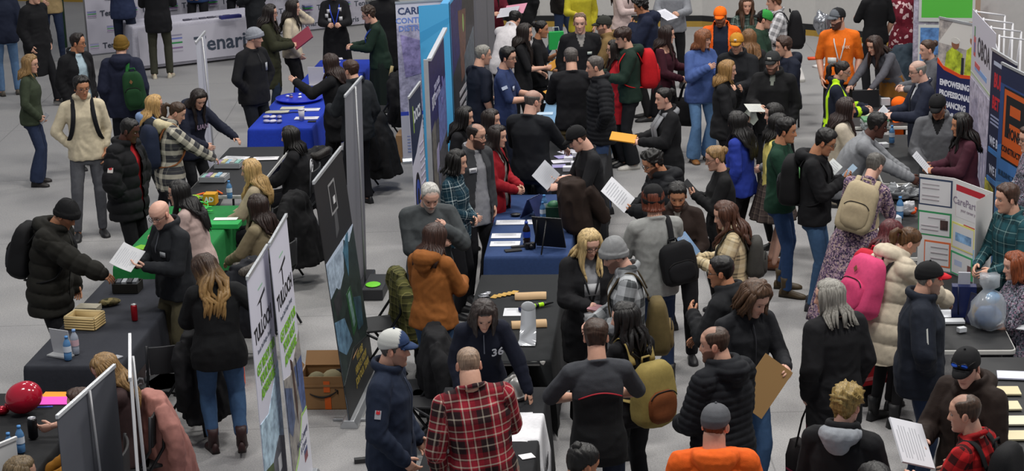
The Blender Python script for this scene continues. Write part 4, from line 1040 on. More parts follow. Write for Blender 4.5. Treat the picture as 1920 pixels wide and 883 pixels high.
def held_sheet(key, label, which, size=(.216, .28), col='#dcdde0', pitch=35, yaw=0, off=(0, .02, .03), lines=True, name='paper_sheet', cat='paper', curl=.0, th=.003, group=None, roll=0, stack=1, nv=None):
    """paper held by the person, tipped between the holder's face and the hall"""
    J = PEOPLE[key]; hpos = (A(J['hand'][0]) + A(J['hand'][1])) / 2 if which == 2 else A(J['hand'][which]); h = wdir(J, [0, -1, 0])
    n_ = nrm(nv if nv is not None else h * .55 + A([0, -.75, .62])); u0 = -h * .55 + A([0, 0, 1.]); u_ = nrm(u0 - n_ * (n_ @ u0)); Rr = np.stack([np.cross(u_, n_), u_, n_], 1) @ rz(yaw + roll)
    return sheet(label, None, col, wpt(J, hpos) + Rr @ A([off[0], off[1] + size[1] * .35, off[2]]), size, R3=Rr, lines=lines, name=name, cat=cat, curl=curl, th=th, group=group, stack=stack)
# ------------------------------------------------------------------ booths: tables
T1 = (-3.52, 16.40); T2 = (-3.78, 13.36); T3 = (-3.33, 19.15); T4 = (-3.08, 21.85); T5 = (-2.76, 24.95); T6 = (-2.42, 27.5)
T8 = (.22, 19.12); T9 = (-.01, 16.18); T10 = (-.26, 13.22); T11 = (.62, 21.85); T12 = (.86, 24.5); T13 = (1.05, 27.1)
T14 = (4.44, 21.4); T15 = (4.55, 24.1); T17 = (3.72, 16.08); T18 = (3.98, 18.6); T19 = (3.78, 13.5); T20 = (3.72, 27.0)
def tdress(label, c, rot, clabel, col, L=2.4, W=.78, drops=(.70, .70, .70, .70), seed=1, ripple=.6):
    table(label, c, rot, L, W); cloth_over(clabel, c, rot, col, L, W, drops, seed=seed, ripple=ripple)
tdress('folding table beneath the charcoal cloth with basket and papers', T1, -5, 'charcoal cloth to the floor, with basket, papers and bottles on it', '#2a2c33', seed=2)
tdress('folding table beneath the black cloth with the red balloon', T2, -5, 'black cloth with red balloon and pink folders on it', '#1a1b1d', seed=3)
tdress('folding table beneath the bright green cloth', T3, -5, 'bright green cloth with orange and green cubes on it', '#1d7239', L=2.2, seed=4)
table('black topped folding table with clear organizers, past green cloth', T4, -5, 2.3, .76, top='#1a1b1e', rim='#b4b4b2')
tdress('folding table beneath the royal blue cloth with round tray', T5, -5, 'royal blue cloth with round blue tray and cup on it', '#1c37a4', L=2.0, seed=5, drops=(.42, .6, .7, .6))
tdress('folding table beneath the far royal blue cloth', T6, -5, 'royal blue cloth on the far table, white sheets on it', '#1b349a', L=2.0, seed=6)
tdress('folding table beneath the slate blue cloth with easel', T8, -4, 'slate blue cloth with black easel, papers and soda bottle on it', '#2b3f68', L=2.3, W=.80, seed=7)
table('white rimmed folding table under the black runner with wood samples', T9, -5, 2.4, .76)
cloth_over('black runner with wood samples and green marker on it', T9, -5, '#1d1f21', 2.35, .76, (.02, .70, .05, .6), seed=8, ripple=.7)
tdress('folding table beneath the black cloth with white runner, behind red plaid shirt', T10, -5, 'black cloth half covered by white runner, behind red plaid shirt', '#1b1c1f', L=2.3, seed=9)
tdress('folding table in the middle under black cloth with small white boxes', T11, -5, 'black cloth in the middle with small white boxes on it', '#17181b', L=2.3, W=.95, seed=10)
tdress('folding table beneath the pale blue cloth behind bald man in black', T12, -5, 'pale blue cloth behind the bald man in black sweater', '#6c8fae', L=2.2, seed=11)
tdress('folding table beneath the black cloth with folders and green bag', T13, -5, 'black cloth with upright folders and a green bag on it', '#17181b', L=2.3, seed=12)
table('black topped folding table where two men shake hands', T14, -5, 2.3, .76)
table('folding table with stacked books and orange safety vest beside it', T15, -5, 2.2, .8)
table('black topped folding table with display board and blue gift bag', T17, -5, 2.4, .78)
table('black topped folding table with plastic wrap, past the display board', T18, -5, 2.2, .78)
table('black topped folding table with cream and yellow papers', T19, -5, 2.4, .78)
table('white folding table with orange flags beside orange tee man', T20, -5, 2.0, .76, top='#b9b6b4')
TR = 27
table('folding table beneath the white cloth with large striped logo', (-5.3, 32.9), TR - 90, 2.2, .76)
tc = cloth_over('white cloth with large striped logo, in front of white display wall', (-5.3, 32.9), TR - 90, '#bcbac6', 2.2, .76, (.70, .70, .70, .70), seed=3, ripple=.25)
def board_on(label, name, cat, p0, pb, mtx_x, z0=0.0, lean=0, rough=.5, parent=None, up=None):
    """flat printed board: p0 bottom left corner as read, mtx_x direction of reading"""
    x = nrm(A([mtx_x[0], mtx_x[1], 0])); z = np.cross(x, A([0, 0, 1.])); u = nrm(A([0, 0, 1.]) - z * math.tan(math.radians(lean))); M = np.stack([x, u, np.cross(x, u)], 1)
    o = pb.build(name, printmat(rough), parent, smooth=False); o.matrix_local = m4(M, A([p0[0], p0[1], z0]) )
    if parent is None: o['label'] = label; o['category'] = cat
    return o
dx = A([math.cos(math.radians(TR)), math.sin(math.radians(TR))]); fc = A([-5.3, 32.9]) - A([-dx[1], dx[0]]) * .425
def stripes(pb, x, y, w, h):
    for i, (c, q) in enumerate((('#8f8ca0', 1), ('#6e78b8', .82), ('#2c8a4a', .58), ('#8a6f96', .30), ('#a8a4b2', .12))): pb.rect(x, y + h * (q - .09), x + w, y + h * (q - .0), c)
q = PB(2.10, .58, '#bcbac6', th=.002); stripes(q, .24, .28, .115, .52); q.text('Tenaris', .70, .42, .35, '#3a4454', .007)
fr_ = fc - dx * 1.05 - A([-dx[1], dx[0]]) * .03
o = board_on('', 'logo_panel', '', (0, 0), q, dx); o.parent = tc; o.matrix_parent_inverse = Matrix.Identity(4); o.matrix_local = m4(rz(-(TR - 90)), (0, 0, 0)) @ Matrix.Translation((-5.3, 32.9, 0)).inverted() @ m4(np.stack([np.append(dx, 0), A([0, 0, 1.]), np.cross(np.append(dx, 0), A([0, 0, 1.]))], 1), (fr_[0], fr_[1], .09))
q = PB(5.2, 2.3, '#aeacb8')
for i in range(7):
    for j in range(8):
        x, y = (i + .18 + .45 * (j % 2)) / 7.2, .055 + j * .122; stripes(q, x - .02, y - .024, .03, .052); q.text('Tenaris', x + .062, y, .135, '#343a46', .003)
bp = at(168, 106, 0)
r = thing('display_wall', 'white display wall printed with rows of small striped logos', 'display wall', (bp[0], bp[1], 0)); board_on('', 'panel', '', (0, 0), q, dx, .03, parent=r)
mb = MB()
for t_ in (0, 1.7, 3.4, 5.15): mb.tube([(dx[0] * t_ - dx[1] * .04, dx[1] * t_ + dx[0] * .04, 0), (dx[0] * t_ - dx[1] * .04, dx[1] * t_ + dx[0] * .04, 2.3)], .02, 8)
mb.build('frame', mat('#9a9a9c', .4, .5), r)
gp = at(148, 88, 0); simple('door_frame_post', 'dark green upright post at edge of white display wall', 'post', MB().box((0, 0, 1.3), (.09, .09, 2.6)), mat('#123a1c', .5), (gp[0] - .25, gp[1], 0), smooth=False, bev=.01)

# ------------------------------------------------------------------ pull-up banners
def tuloch(pb, rear):
    pb.rect(.40, .905, .62, .912, '#8db59a').poly([(.30, .862), (.70, .885), (.70, .872), (.50, .860), (.50, .80), (.45, .80), (.455, .858)], '#16181d')
    pb.text('TULLOCH', .5, .765, .155, '#15171c', .004, ws=.98); pb.text('Roads. Rail. Bridges. Energy.', .5, .705, .048, '#5d6270')
    for i, (tx, y) in enumerate((('GET READY FOR', .645), ('YOUR NEXT', .595), ('ADVENTURE', .545))): pb.text(tx, .5, y, .105, '#77b52c', .003, ws=.92)
    if rear:
        pb.poly([(0, .50), (.35, .47), (.6, .50), (1, .56), (1, .24), (.75, .25), (.35, .14), (0, .10)], '#8d8a86', 1).poly([(0, .47), (.35, .42), (.36, .30), (.15, .26), (0, .30)], '#4d5a78', 1).poly([(.55, .47), (1, .46), (1, .27), (.78, .25)], '#4f608c', 1)
        pb.poly([(.42, .52), (.50, .50), (.56, .33), (.50, .26), (.44, .33)], '#4a3730', 1).rect(.66, .38, .70, .49, '#1c211e').poly([(0, .12), (.35, .15), (.7, .26), (1, .25), (1, 0), (0, 0)], '#d2d2dc').poly([(0, .125), (.35, .155), (.7, .265), (1, .255), (1, .247), (.7, .257), (.35, .147), (0, .117)], '#8fb75a')
        pb.text('Not a Company', .62, .190, .075, '#494b66').text('A Career', .64, .152, .075, '#494b66').rect(.62, .085, .80, .115, '#7b3a44').rect(.62, .115, .80, .13, '#39436b').oval(.33, .07, .05, .02, '#b9c7b9')
    else:
        pb.poly([(0, .46), (.4, .44), (.65, .49), (1, .56), (1, .24), (.7, .28), (.3, .24), (0, .26)], '#a9c3d4', 1).poly([(0, .28), (.4, .25), (.45, .0), (0, .0)], '#44562a', 1).poly([(.4, .25), (.75, .30), (1, .26), (1, .10), (.45, .0)], '#5e6168', 1).rect(.62, .17, .78, .23, '#c9c9cc').poly([(.45, 0), (1, .10), (1, 0)], '#c9ccd8')
    return pb
rollup('white pull-up banner with black name and green slogan, rear of two, white lower photo', (-1.68, 13.66), (-1.64, 14.47), tuloch(PB(.81, 2.07, '#cdccd9'), 1), lean=2.0, group='white pull-up banners with green slogan')
rollup('white pull-up banner with black name and green slogan, front of two, lake photo', (-1.81, 13.06), (-1.76, 13.88), tuloch(PB(.82, 2.0, '#cdccd9'), 0), lean=1.0, group='white pull-up banners with green slogan')
q = PB(1.26, 2.06, '#1b1a1c')
q.poly([(.40, .80), (.62, .80), (.62, .93), (.40, .93)], '#8a8a8a').poly([(.42, .81), (.60, .81), (.60, .92), (.42, .92)], '#1b1a1c').rect(.50, .835, .57, .865, '#c9c9c9').poly([(.43, .70), (.55, .72), (.56, .80), (.47, .80)], '#4a4a4c')
q.rect(0, 0, 1, .665, '#9fb2c4', 1).poly([(0, .665), (1, .665), (1, .64), (0, .655)], '#b6c4d8').poly([(0, .52), (.2, .53), (.3, .50), (.5, .54), (.62, .66), (.8, .62), (1, .66), (1, .1), (0, .1)], '#22302e', 1).poly([(.05, .50), (.3, .51), (.3, .44), (.1, .42)], '#2d2f33', 1).poly([(0, .42), (.30, .38), (.45, .25), (.2, .24), (0, .30)], '#5d7f98', 1).poly([(.55, .62), (.72, .665), (.80, .665), (.62, .50)], '#3e6a80', 1)
q.poly([(.45, .45), (.62, .46), (.7, .28), (.5, .26)], '#25502f', 1).poly([(.5, .44), (.58, .445), (.62, .30), (.54, .29)], '#6f8f8a', 1).poly([(.66, .40), (.9, .36), (.86, .24), (.68, .25)], '#2d4b58', 1).rect(0, 0, 1, .10, '#17191c').poly([(0, .1), (1, .1), (1, .17), (.45, .22), (0, .15)], '#141a1a')
for i, tx in enumerate(('WE ARE', 'HIRING NOW', 'JOIN OUR TEAM')): q.text(tx, .60, .165 - i * .042, .085, '#a08c3c', .003)
rollup('tall black pull-up banner with mining machine photo and gold text', (-1.42, 15.50), (-1.29, 16.74), q, lean=5.0, name='pull_up_banner')
# the back of a grey banner with its black carry box
def backbanner(label, b0, b1, H, col='#77777d', lean=1.5, pole='#a8a9ab', rail='#c3c5c8', base='#2a2a2d'):
    """seen from behind: b0,b1 = base ends left/right as seen"""
    b0, b1 = A([*b0, 0.]), A([*b1, 0.]); c = (b0 + b1) / 2; r = thing('pull_up_banner', label, 'banner', c.tolist()); F = frame_from(b0, b1); W_ = np.linalg.norm(b1 - b0); o = b0 - c + A([0, 0, .06])
    up = nrm(A([0, 0, 1.]) + F[:, 2] * math.tan(math.radians(lean))); M = np.stack([F[:, 0], up, np.cross(F[:, 0], up)], 1)
    s = MB().box((W_ / 2, H / 2, -.02), (W_, H, .004)).build('panel', mat(col, .55), r, smooth=False); s.matrix_local = m4(M, o)
    s = MB().box((W_ / 2, H, -.018), (W_ + .01, .028, .022)).build('top_rail', mat(rail, .35, .5), r, smooth=False, bev=.004); s.matrix_local = m4(M, o)
    s = MB().tube([(W_ / 2, -.03, .05), (W_ / 2, H * .5, .03), (W_ / 2, H, .0)], .011, 8).build('pole', mat(pole, .4, .4), r); s.matrix_local = m4(M, o)
    s = MB().box((W_ / 2, .035, 0), (W_ + .04, .07, .15)).build('base', mat(base, .4, .3), r, smooth=False, bev=.012); s.matrix_local = m4(np.stack([F[:, 0], A([0, 0, 1.]), F[:, 2]], 1), b0 - c)
    return r
backbanner('grey back of a tall pull-up banner with slim pole, past mining banner', (-1.63, 18.95), (-1.53, 19.92), 2.08, lean=1.5)
nb = at(705, 540, .05); simple('equipment_box', 'black flat case with lime sticker at foot of grey banner', 'case', MB().box((0, 0, .06), (.22, .55, .12)), mat('#2a2b2e', .5), (nb[0], nb[1], 0), -5, bev=.012, smooth=False)
simple('sticker_card', 'lime green oval card on black flat case', 'card', MB().ell((0, 0, 0), (.08, .10, .008)), mat('#6fd02c', .5), (nb[0] - .02, nb[1] - .12, .128))
backbanner('white back of a thin pull-up banner with side strut, beyond green table', (-3.60, 22.75), (-3.60, 23.50), 2.0, col='#b7b8c2', lean=0)
backbanner('wide dark grey back of banner with white top rail and centre pole, at bottom', (-2.80, 11.30), (-2.62, 12.22), 1.70, col='#4e5057', lean=0, rail='#d6d8da', pole='#8d8d90')
backbanner('narrow white banner back seen edge-on with side pole, beside pink jacket', (-2.44, 11.66), (-2.60, 12.55), 1.80, col='#c6c7cb', lean=1.0, rail='#dcdde0', pole='#a9aaad')
cw = at(18, 862, 1.1); backbanner('pale banner top edge poking in at bottom corner by bottles', (cw[0] - .5, cw[1] - .55), (cw[0] + .02, cw[1] + .18), 1.12, col='#c8c8c8', lean=0, rail='#e0e0e0')
# centre stand
q = PB(.85, 2.02, '#c3c2cf'); q.rect(0, .28, 1, .965, '#a9a6bd', 1).rect(0, .86, 1, 1, '#c3c2cf').text('CAREERS IN', .42, .945, .125, '#3b4668', .004).text('CONTROL AND', .42, .885, .10, '#6d84c4', .003).text('DISTRIBUTION', .42, .835, .10, '#6d84c4', .003)
q.poly([(.05, .80), (.45, .74), (.42, .55), (.10, .52)], '#8f86b4', 1).rect(.62, .55, .96, .75, '#2338a0').poly([(.58, .52), (1, .52), (1, .70), (.62, .72)], '#2136a2').rect(.66, .30, 1, .54, '#1e2a5c').oval(.80, .84, .085, .055, '#5a3a28').oval(.80, .872, .09, .03, '#17120f').poly([(.56, .62), (1, .60), (1, .555), (.58, .565)], '#6a4530').rect(0, .275, 1, .30, '#3448b4').rect(0, 0, 1, .275, '#bbb9c4')
for i, (tx) in enumerate(('HAVE A PASSION FOR THE', 'FUTURE? JOIN US TO WORK', 'IN ELECTRICITY')): q.text(tx, .5, .245 - i * .028, .048, '#33374d', .001)
for i in range(6): q.rect(.08, .135 - i * .02, .5 + .2 * (i % 2), .143 - i * .02, '#8b93ba')
cb_ = at(742, 10, 2.07); rollup('careers banner with a man in blue polo, arms crossed, beside sky blue wall', (cb_[0], cb_[1]), (cb_[0] + .80, cb_[1] + .14), q, lean=1)
# sky blue fabric wall with printed side, navy display, small banner
r = thing('fabric_stand', 'sky blue fabric display stand with dark photo side, centre aisle', 'display stand', (-.74, 23.2, 0))
q = PB(.37, 2.30, '#4aa4d8'); q.poly([(0, .86), (1, .93), (1, .90), (0, .80)], '#3d97cc'); board_on('', 'end_panel', '', (-.29, .22), q, (.97, .22), parent=r)
q = PB(2.5, 2.32, '#23202a'); q.rect(0, 0, 1, 1, '#2b2a30', 1).rect(0, 0, .012, 1, '#3f9bd2').poly([(.02, .98), (.5, .98), (.4, .68), (.02, .6)], '#2b2560', 1).poly([(.3, .9), (.62, .86), (.55, .52), (.36, .5)], '#6b4a3e', 1).oval(.5, .80, .03, .05, '#8fae62').poly([(.5, .62), (.95, .7), (.92, .35), (.5, .3)], '#55606a', 1).rect(0, .985, 1, 1, '#3f9bd2')
for i in range(5): q.rect(.25, .44 - i * .05, .62 - .06 * (i % 3), .465 - i * .05, '#a9a6ac')
board_on('', 'side_panel', '', (.08, .31), q, (.10, 1), parent=r)
MB().box((.135, 1.59, 1.16), (.10, 2.4, 2.26), rz(-5.7)).build('frame', mat('#4a94c4', .6), r, smooth=False)
r = thing('display_stand', 'navy and photo display panel with white edge, in front of sky blue stand', 'display panel', (-.84, 21.85, 0))
q = PB(1.95, 2.06, '#262250'); q.rect(0, 0, 1, .62, '#4a4a50', 1).rect(0, .6, 1, 1, '#27235a', 1).poly([(.52, .70), (1, .74), (1, .42), (.5, .40)], '#6a74ae', 1).poly([(.1, .60), (.3, .62), (.36, .1), (.12, .1)], '#6d6a64', 1).poly([(.3, .44), (.46, .46), (.44, .34), (.3, .32)], '#9a94b8').oval(.44, .27, .07, .05, '#5b5e70', 1)
q.text('BTC', .25, .73, .20, '#d0cfe0', .006).text('YOUR CAREER', .46, .79, .10, '#b9b7d6', .003).text('STARTS HERE', .48, .735, .10, '#b9b7d6', .003).oval(.80, .74, .02, .03, '#7a70b0').oval(.74, .64, .014, .02, '#7a70b0')
board_on('', 'panel', '', (-.02, -.75), q, (.065, 1), .0, parent=r)
mb = MB(); mb.box((-.035, -.76, 1.04), (.05, .03, 2.08)); mb.box((-.005 + .07, .23, 2.075), (.05, 1.98, .03), rz(-3.7)); mb.build('edge_frame', mat('#c8cad0', .4, .4), r, smooth=False)
q = PB(.82, 1.86, '#c4c3d2'); q.poly([(0, .62), (.35, .66), (1, .80), (1, 1), (0, 1)], '#222a44').text('DOCS', .58, .86, .17, '#d0d4dc', .005).rect(.24, .78, .29, .93, '#8fae3c').oval(.30, .40, .22, .15, '#1c1a22').oval(.30, .40, .16, .11, '#3b52a8').oval(.30, .40, .08, .06, '#1c1a22')
for i in range(8): q.rect(.62, .66 - i * .045, .95, .672 - i * .045, '#9c97ac')
q.text('HIRE', .5, .12, .13, '#b06a78', .003); mo = at(772, 185, 1.93); rollup('small white and navy pull-up banner with tire picture, before display panel', (mo[0], mo[1]), (mo[0] + .09, mo[1] + .82), q, lean=1)
q = PB(1.1, 2.3, '#c4c2c0'); q.oval(.5, .62, .36, .25, '#3a3a3c').oval(.5, .62, .33, .235, '#cfcdca').oval(.45, .70, .2, .10, '#8f8d8a').oval(.55, .64, .12, .07, '#c9a92c').oval(.62, .52, .14, .12, '#b02228').oval(.42, .50, .12, .06, '#55555a').text('SAULT', .5, .79, .10, '#303034', .003)
em = at(869, 40, 1.45); r = thing('fabric_banner', 'white fabric banner with oval red and yellow emblem, behind blue stand', 'banner', (em[0], em[1], 0)); board_on('', 'panel', '', (0, 0), q, (.25, 1), .05, parent=r); MB().box((.18, .52, 1.15), (.05, 1.06, 2.3), rz(-14)).build('frame', mat('#5a5b60', .6), r, smooth=False)
r = thing('partition_panel', 'plain grey partition panel behind the white emblem banner', 'partition', (-.30, 28.2, 0)); MB().box((0, 0, 1.2), (.05, 1.4, 2.4), rz(-10)).build('panel', mat('#6f6e74', .7), r, smooth=False); MB().box((0, 0, 2.41), (.06, 1.42, .03), rz(-10)).build('top_rail', mat('#8d8d92', .4), r, smooth=False)
# right side banners
def rban(label, pl, pr, ht, pb, lean=1.0, **kw):
    a, b = at(pl[0], pl[1], ht), at(pr[0], pr[1], ht); d = nrm(A([b[0] - a[0], b[1] - a[1]])) * pb.w; return rollup(label, (a[0], a[1]), (a[0] + d[0], a[1] + d[1]), pb, lean, **kw)
q = PB(.85, 2.0, '#1d2350'); q.rect(0, .70, 1, 1, '#a9a3a0', 1).poly([(0, .86), (.3, 1), (.75, 1), (.8, .90), (.6, .85)], '#d0ccc8')
q.poly([(.14, .68), (.48, .68), (.52, .82), (.30, .85), (.18, .81)], '#b0c034', 1).poly([(.56, .68), (.95, .68), (.92, .85), (.75, .89), (.60, .85)], '#b6c238', 1).oval(.36, .87, .08, .03, '#8a5a44').oval(.74, .91, .08, .03, '#93644c').oval(.36, .89, .09, .018, '#c8c5c0').oval(.74, .935, .09, .018, '#c8c5c0').rect(.50, .68, .55, .80, '#2a2a30')
q.poly([(0, .77), (.12, .73), (.5, .70), (.9, .715), (1, .73), (1, .6), (0, .6)], '#d8481c').poly([(0, .74), (.15, .705), (.5, .68), (.9, .695), (1, .71), (1, .3), (0, .3)], '#1d2350')
for i, tx in enumerate(('EMPOWERING', 'PROFESSIONALS,', 'ENHANCING', 'COMMUNITIES')): q.text(tx, .07, .63 - i * .062, .095, '#dcdce6', .004, align='LEFT', ws=.86)
rban('navy banner with photo of two people in yellow vests and white slogan', (1757, 38), (1824, 52), 2.05, q)
q = PB(1.6, 2.25, '#c1bfcb'); q.text('OBOA', .54, .845, .30, '#2f3340', .010).rect(.10, .78, .19, .88, '#b9525a').rect(.12, .80, .17, .85, '#4f74a8').rect(.12, .88, .16, .93, '#4f8a58').rect(.18, .72, .70, .745, '#7a9ed0').rect(.18, .735, .4, .76, '#c05a60').rect(0, .68, 1, .69, '#a9b89a')
q.poly([(0, .66), (1, .66), (1, .0), (0, 0)], '#b3b0c4', 1).poly([(.1, .55), (.35, .6), (.5, .35), (.2, .2), (.05, .3)], '#a19fb8', 1)
for i in range(6): q.poly([(.15 + i * .12, .06), (.20 + i * .12, .06), (.22 + i * .12, .40), (.17 + i * .12, .42)], '#9693ad')
oa = at(1824, 17, 2.28); ob = at(1862, 58, 2.28); od = nrm(ob[:2] - oa[:2])
r = thing('pop_up_display', 'white pop-up fabric display with pale building print and white truss behind', 'display stand', (oa[0], oa[1], 0)); board_on('', 'panel', '', (0, 0), q, od, .03, parent=r)
mb = MB(); nx = A([-od[1], od[0]]) * 1.0; nx = -A([od[1], -od[0]])
for t_ in (0, .53, 1.06, 1.6):
    p_ = od * t_ + nx * .04; p2 = od * t_ + nx * .36; mb.tube([(*p_, 0), (*p_, 2.27)], .011, 6); mb.tube([(*p2, .1), (*p2, 2.2)], .011, 6)
    for z in (.1, 1.15, 2.25): mb.tube([(*p_, z), (*p2, z - .05)], .010, 6)
    if t_ < 1.5:
        for z in (.1, 1.15): 
            pn_ = od * (t_ + .53) + nx * .2; mb.tube([(*p_, z), (*pn_, z + .52), (*p_, z + 1.05)], .010, 6); mb.tube([(*p2, z), (*(od * (t_ + .53) + nx * .36), z + 1.05)], .010, 6)
mb.build('truss', mat('#c9c9cd', .35), r)
q = PB(.85, 2.12, '#1b1f3c'); q.text('BUILD', .40, .86, .20, '#b8202c', .008, ws=.8).text('BETTER', .40, .75, .18, '#b8202c', .007, ws=.8).rect(.10, .935, .8, .955, '#aab0c4')
for i in range(3): q.rect(.08, .68 - i * .018, .8, .688 - i * .018, '#8d93b0')
q.text('WE BUILD', .42, .56, .12, '#c9cde0', .004).rect(.06, .50, .9, .525, '#3f78b8').text('WE HIRE', .42, .42, .12, '#c9cde0', .004).rect(.06, .355, .9, .38, '#3f78b8').poly([(0, .36), (.34, .33), (.36, .1), (0, .08)], '#b9b23c', 1).poly([(0, .2), (.34, .2), (.36, .05), (0, .05)], '#7a2a34', 1)
for i in range(4): q.rect(.45, .26 - i * .06, .9, .275 - i * .06, '#9aa0c0')
rban('dark navy pull-up banner with red capitals, half behind orange logo banner', (1854, 88), (1893, 112), 2.22, q)
q = PB(.92, 2.08, '#5f94cc'); q.rect(0, .90, 1, 1, '#1c2444').poly([(0, .91), (1, .91), (1, .70), (0, .55)], '#2a4478').poly([(0, .60), (1, .74), (1, .50), (0, .42)], '#4474b0').rect(0, 0, 1, .06, '#4d86c2')
q.poly([(.12, .545), (.84, .545), (.84, .90), (.12, .90)], '#16181f').poly([(.135, .555), (.83, .555), (.83, .89), (.135, .89)], '#c4561e').poly([(.20, .66), (.32, .66), (.32, .735), (.74, .735), (.74, .865), (.20, .865)], '#17181c').poly([(.32, .775), (.62, .775), (.62, .825), (.32, .825)], '#c4561e')
q.text('PIONEER', .535, .685, .15, '#17181c', .005, ws=.86).text('CONSTRUCTION', .48, .60, .088, '#17181c', .002, ws=.92).text('BUILDING THE NORTH', .5, .475, .075, '#24405e', .002).text('SINCE 1933', .5, .43, .06, '#24405e').text('PIONEERCONSTRUCTION.CA', .5, .375, .055, '#24405e').text('f  o  in', .5, .32, .06, '#16283c', .002)
pa = at(1872, 120, 2.15); pb_ = at(1920, 144, 2.15); d_ = nrm(pb_[:2] - pa[:2]); rollup('blue pull-up banner with big orange square logo, by right edge', (pa[0], pa[1]), (pa[0] + d_[0] * .92, pa[1] + d_[1] * .92), q, 1)
g0 = at(1738, 60, 1.3)
for i, (lb, off, zz, w_, h_, cols) in enumerate((('green poster panel hanging at far back behind the yellow vest banner', (.0, .55), 1.35, .75, 1.1, ('#2f8a2a', '#4fae3c')), ('small blue and green poster panel below the green poster', (-.05, .30), .55, .5, .8, ('#4f7ab0', '#5a9a4a')))):
    q = PB(w_, h_, '#b9bcb9'); q.rect(.05, .05, .95, .95, cols[0], 1).rect(.05, .05, .95, .3, cols[1]); r = thing('poster_stand', lb, 'poster', (g0[0] + off[0], g0[1] + off[1], 0)); board_on('', 'panel', '', (0, 0), q, (1, -.25), zz, parent=r); MB().tube([(.1, .05, 0), (.1, .05, zz + h_)], .015, 8).tube([(w_ - .1, -.10, 0), (w_ - .1, -.10, zz + h_)], .015, 8).build('pole', mat('#8d8d8f', .4, .4), r)
tw = at(1712, 60, 1.2); q = PB(.34, 2.2, '#9a97a8'); q.rect(0, 0, 1, 1, '#a5a2b4', 1); r = thing('narrow_banner', 'narrow pale lilac banner standing beside the flowered dress', 'banner', (tw[0], tw[1], 0)); board_on('', 'panel', '', (0, 0), q, (1, -.2), .03, parent=r); MB().box((.17, 0, .03), (.36, .18, .06)).build('base', mat('#77777c', .4), r, smooth=False)
tr = at(1730, 90, .9); simple('pattern_column', 'tall brown patterned column banner next to lilac banner', 'banner', MB().tube([(0, 0, 0), (0, 0, 2.3)], .13, 20), cloth('camodark'), (tr[0] + .12, tr[1] + .3, 0))
rb = at(1811, 95, .55); simple('red_cabinet', 'red box standing behind the white pop-up display', 'box', MB().box((0, 0, .45), (.42, .4, .9)), mat('#a3161c', .5), (rb[0], rb[1], 0), 10, bev=.01, smooth=False)
r = thing('wooden_board', 'pale wooden board with brown strip standing on red box', 'board', (rb[0], rb[1], .9), 10); MB().box((0, 0, .24), (.40, .03, .48)).build('board', mat('#b39a86', .6), r, smooth=False); MB().box((0, -.02, .24), (.08, .012, .48)).build('strip', mat('#8a6238', .6), r, smooth=False)
for i, (px_, py_, w_, lb) in enumerate(((1885, 45, 1.3, 'white wall panel with steel frame beyond the white truss'), (1915, 60, 1.2, 'second white wall panel at far edge beyond the white truss'))):
    g_ = at(px_, py_, 1.2); r = thing('partition_panel', lb, 'partition', (g_[0] + .5 + i * .9, g_[1] + 1.5 - i * .8, 0), -40); MB().box((0, 0, 1.2), (w_, .05, 2.4)).build('panel', mat('#b4b3b2', .5), r, smooth=False); MB().tube([(-w_ / 2, -.05, 0), (-w_ / 2, -.05, 2.42)], .02, 8).tube([(-w_ / 2, -.05, 1.9), (w_ / 2, -.05, 1.9)], .012, 8).build('frame', mat('#6d6d70', .4, .5), r)
# folding display board on the right table
q0 = at(1725, 325, 1.50); 
def tri(p, x, pb, root, z0): return board_on('', 'board_panel', '', p, pb, x, z0, parent=root, rough=.6)
pL, pM, pR = at(1724, 326, 1.62), at(1788, 334, 1.62), at(1861, 361, 1.62)
r = thing('display_board', 'white three-fold presentation board with coloured paper frames, on black table', 'display board', (pM[0], pM[1], .745)); Z = .0; hB = .875
d1 = pM[:2] - pL[:2]; d2 = pR[:2] - pM[:2]; w1, w2 = np.linalg.norm(d1), np.linalg.norm(d2)
def sheeton(pb, x0, y0, x1, y1, edge, bg='#cfced0'): pb.rect(x0, y0, x1, y1, edge).rect(x0 + .03, y0 + .015, x1 - .05, y1 - .02, bg)
q = PB(w1, hB, '#d2d1d0'); sheeton(q, -.0, .68, .98, .97, '#2f3d58'); sheeton(q, .0, .36, .98, .62, '#2f8a55'); sheeton(q, .2, .04, .98, .31, '#d0683c')
for x, y in ((.1, .9), (.1, .86), (.1, .78), (.1, .74), (.3, .55), (.1, .46), (.1, .42), (.4, .24), (.4, .18), (.4, .12)): q.rect(x, y, x + .5, y + .010, '#a9a2a6')
q.rect(.66, .44, .88, .54, '#4a3634', 1); tri((pL - pM)[:2], d1, q, r, Z)
q = PB(w2, hB, '#d2d1d0'); q.rect(.08, .62, .82, .95, '#b01c2c').rect(.085, .615, .80, .885, '#d2d0d2').rect(.3, .52, .80, .56, '#b01c2c').text('CarePartners', .45, .78, .095, '#8a8090', .001).text('your career path', .45, .70, .04, '#9a8f9a')
sheeton(q, .0, .28, .62, .55, '#d8d27a'); q.rect(.10, .36, .52, .45, '#7fa8d0', 1); sheeton(q, .0, .0, .58, .24, '#3f9a6a'); q.rect(.10, .10, .30, .16, '#a9b4d0').rect(.44, .08, .54, .15, '#6b4a4c'); sheeton(q, .58, .08, .86, .34, '#7fb0cc'); q.rect(.66, .02, .80, .10, '#c94c34'); tri((0, 0), d2, q, r, Z)
q = PB(.34, hB, '#cfcecd'); tri((pR - pM)[:2], A([-.21, -.27]), q, r, Z)
q = PB(.34, hB, '#d2d1d0'); tri((pR - pM)[:2] + A([-.205, -.275]), A([.21, .27]), q, r, Z)
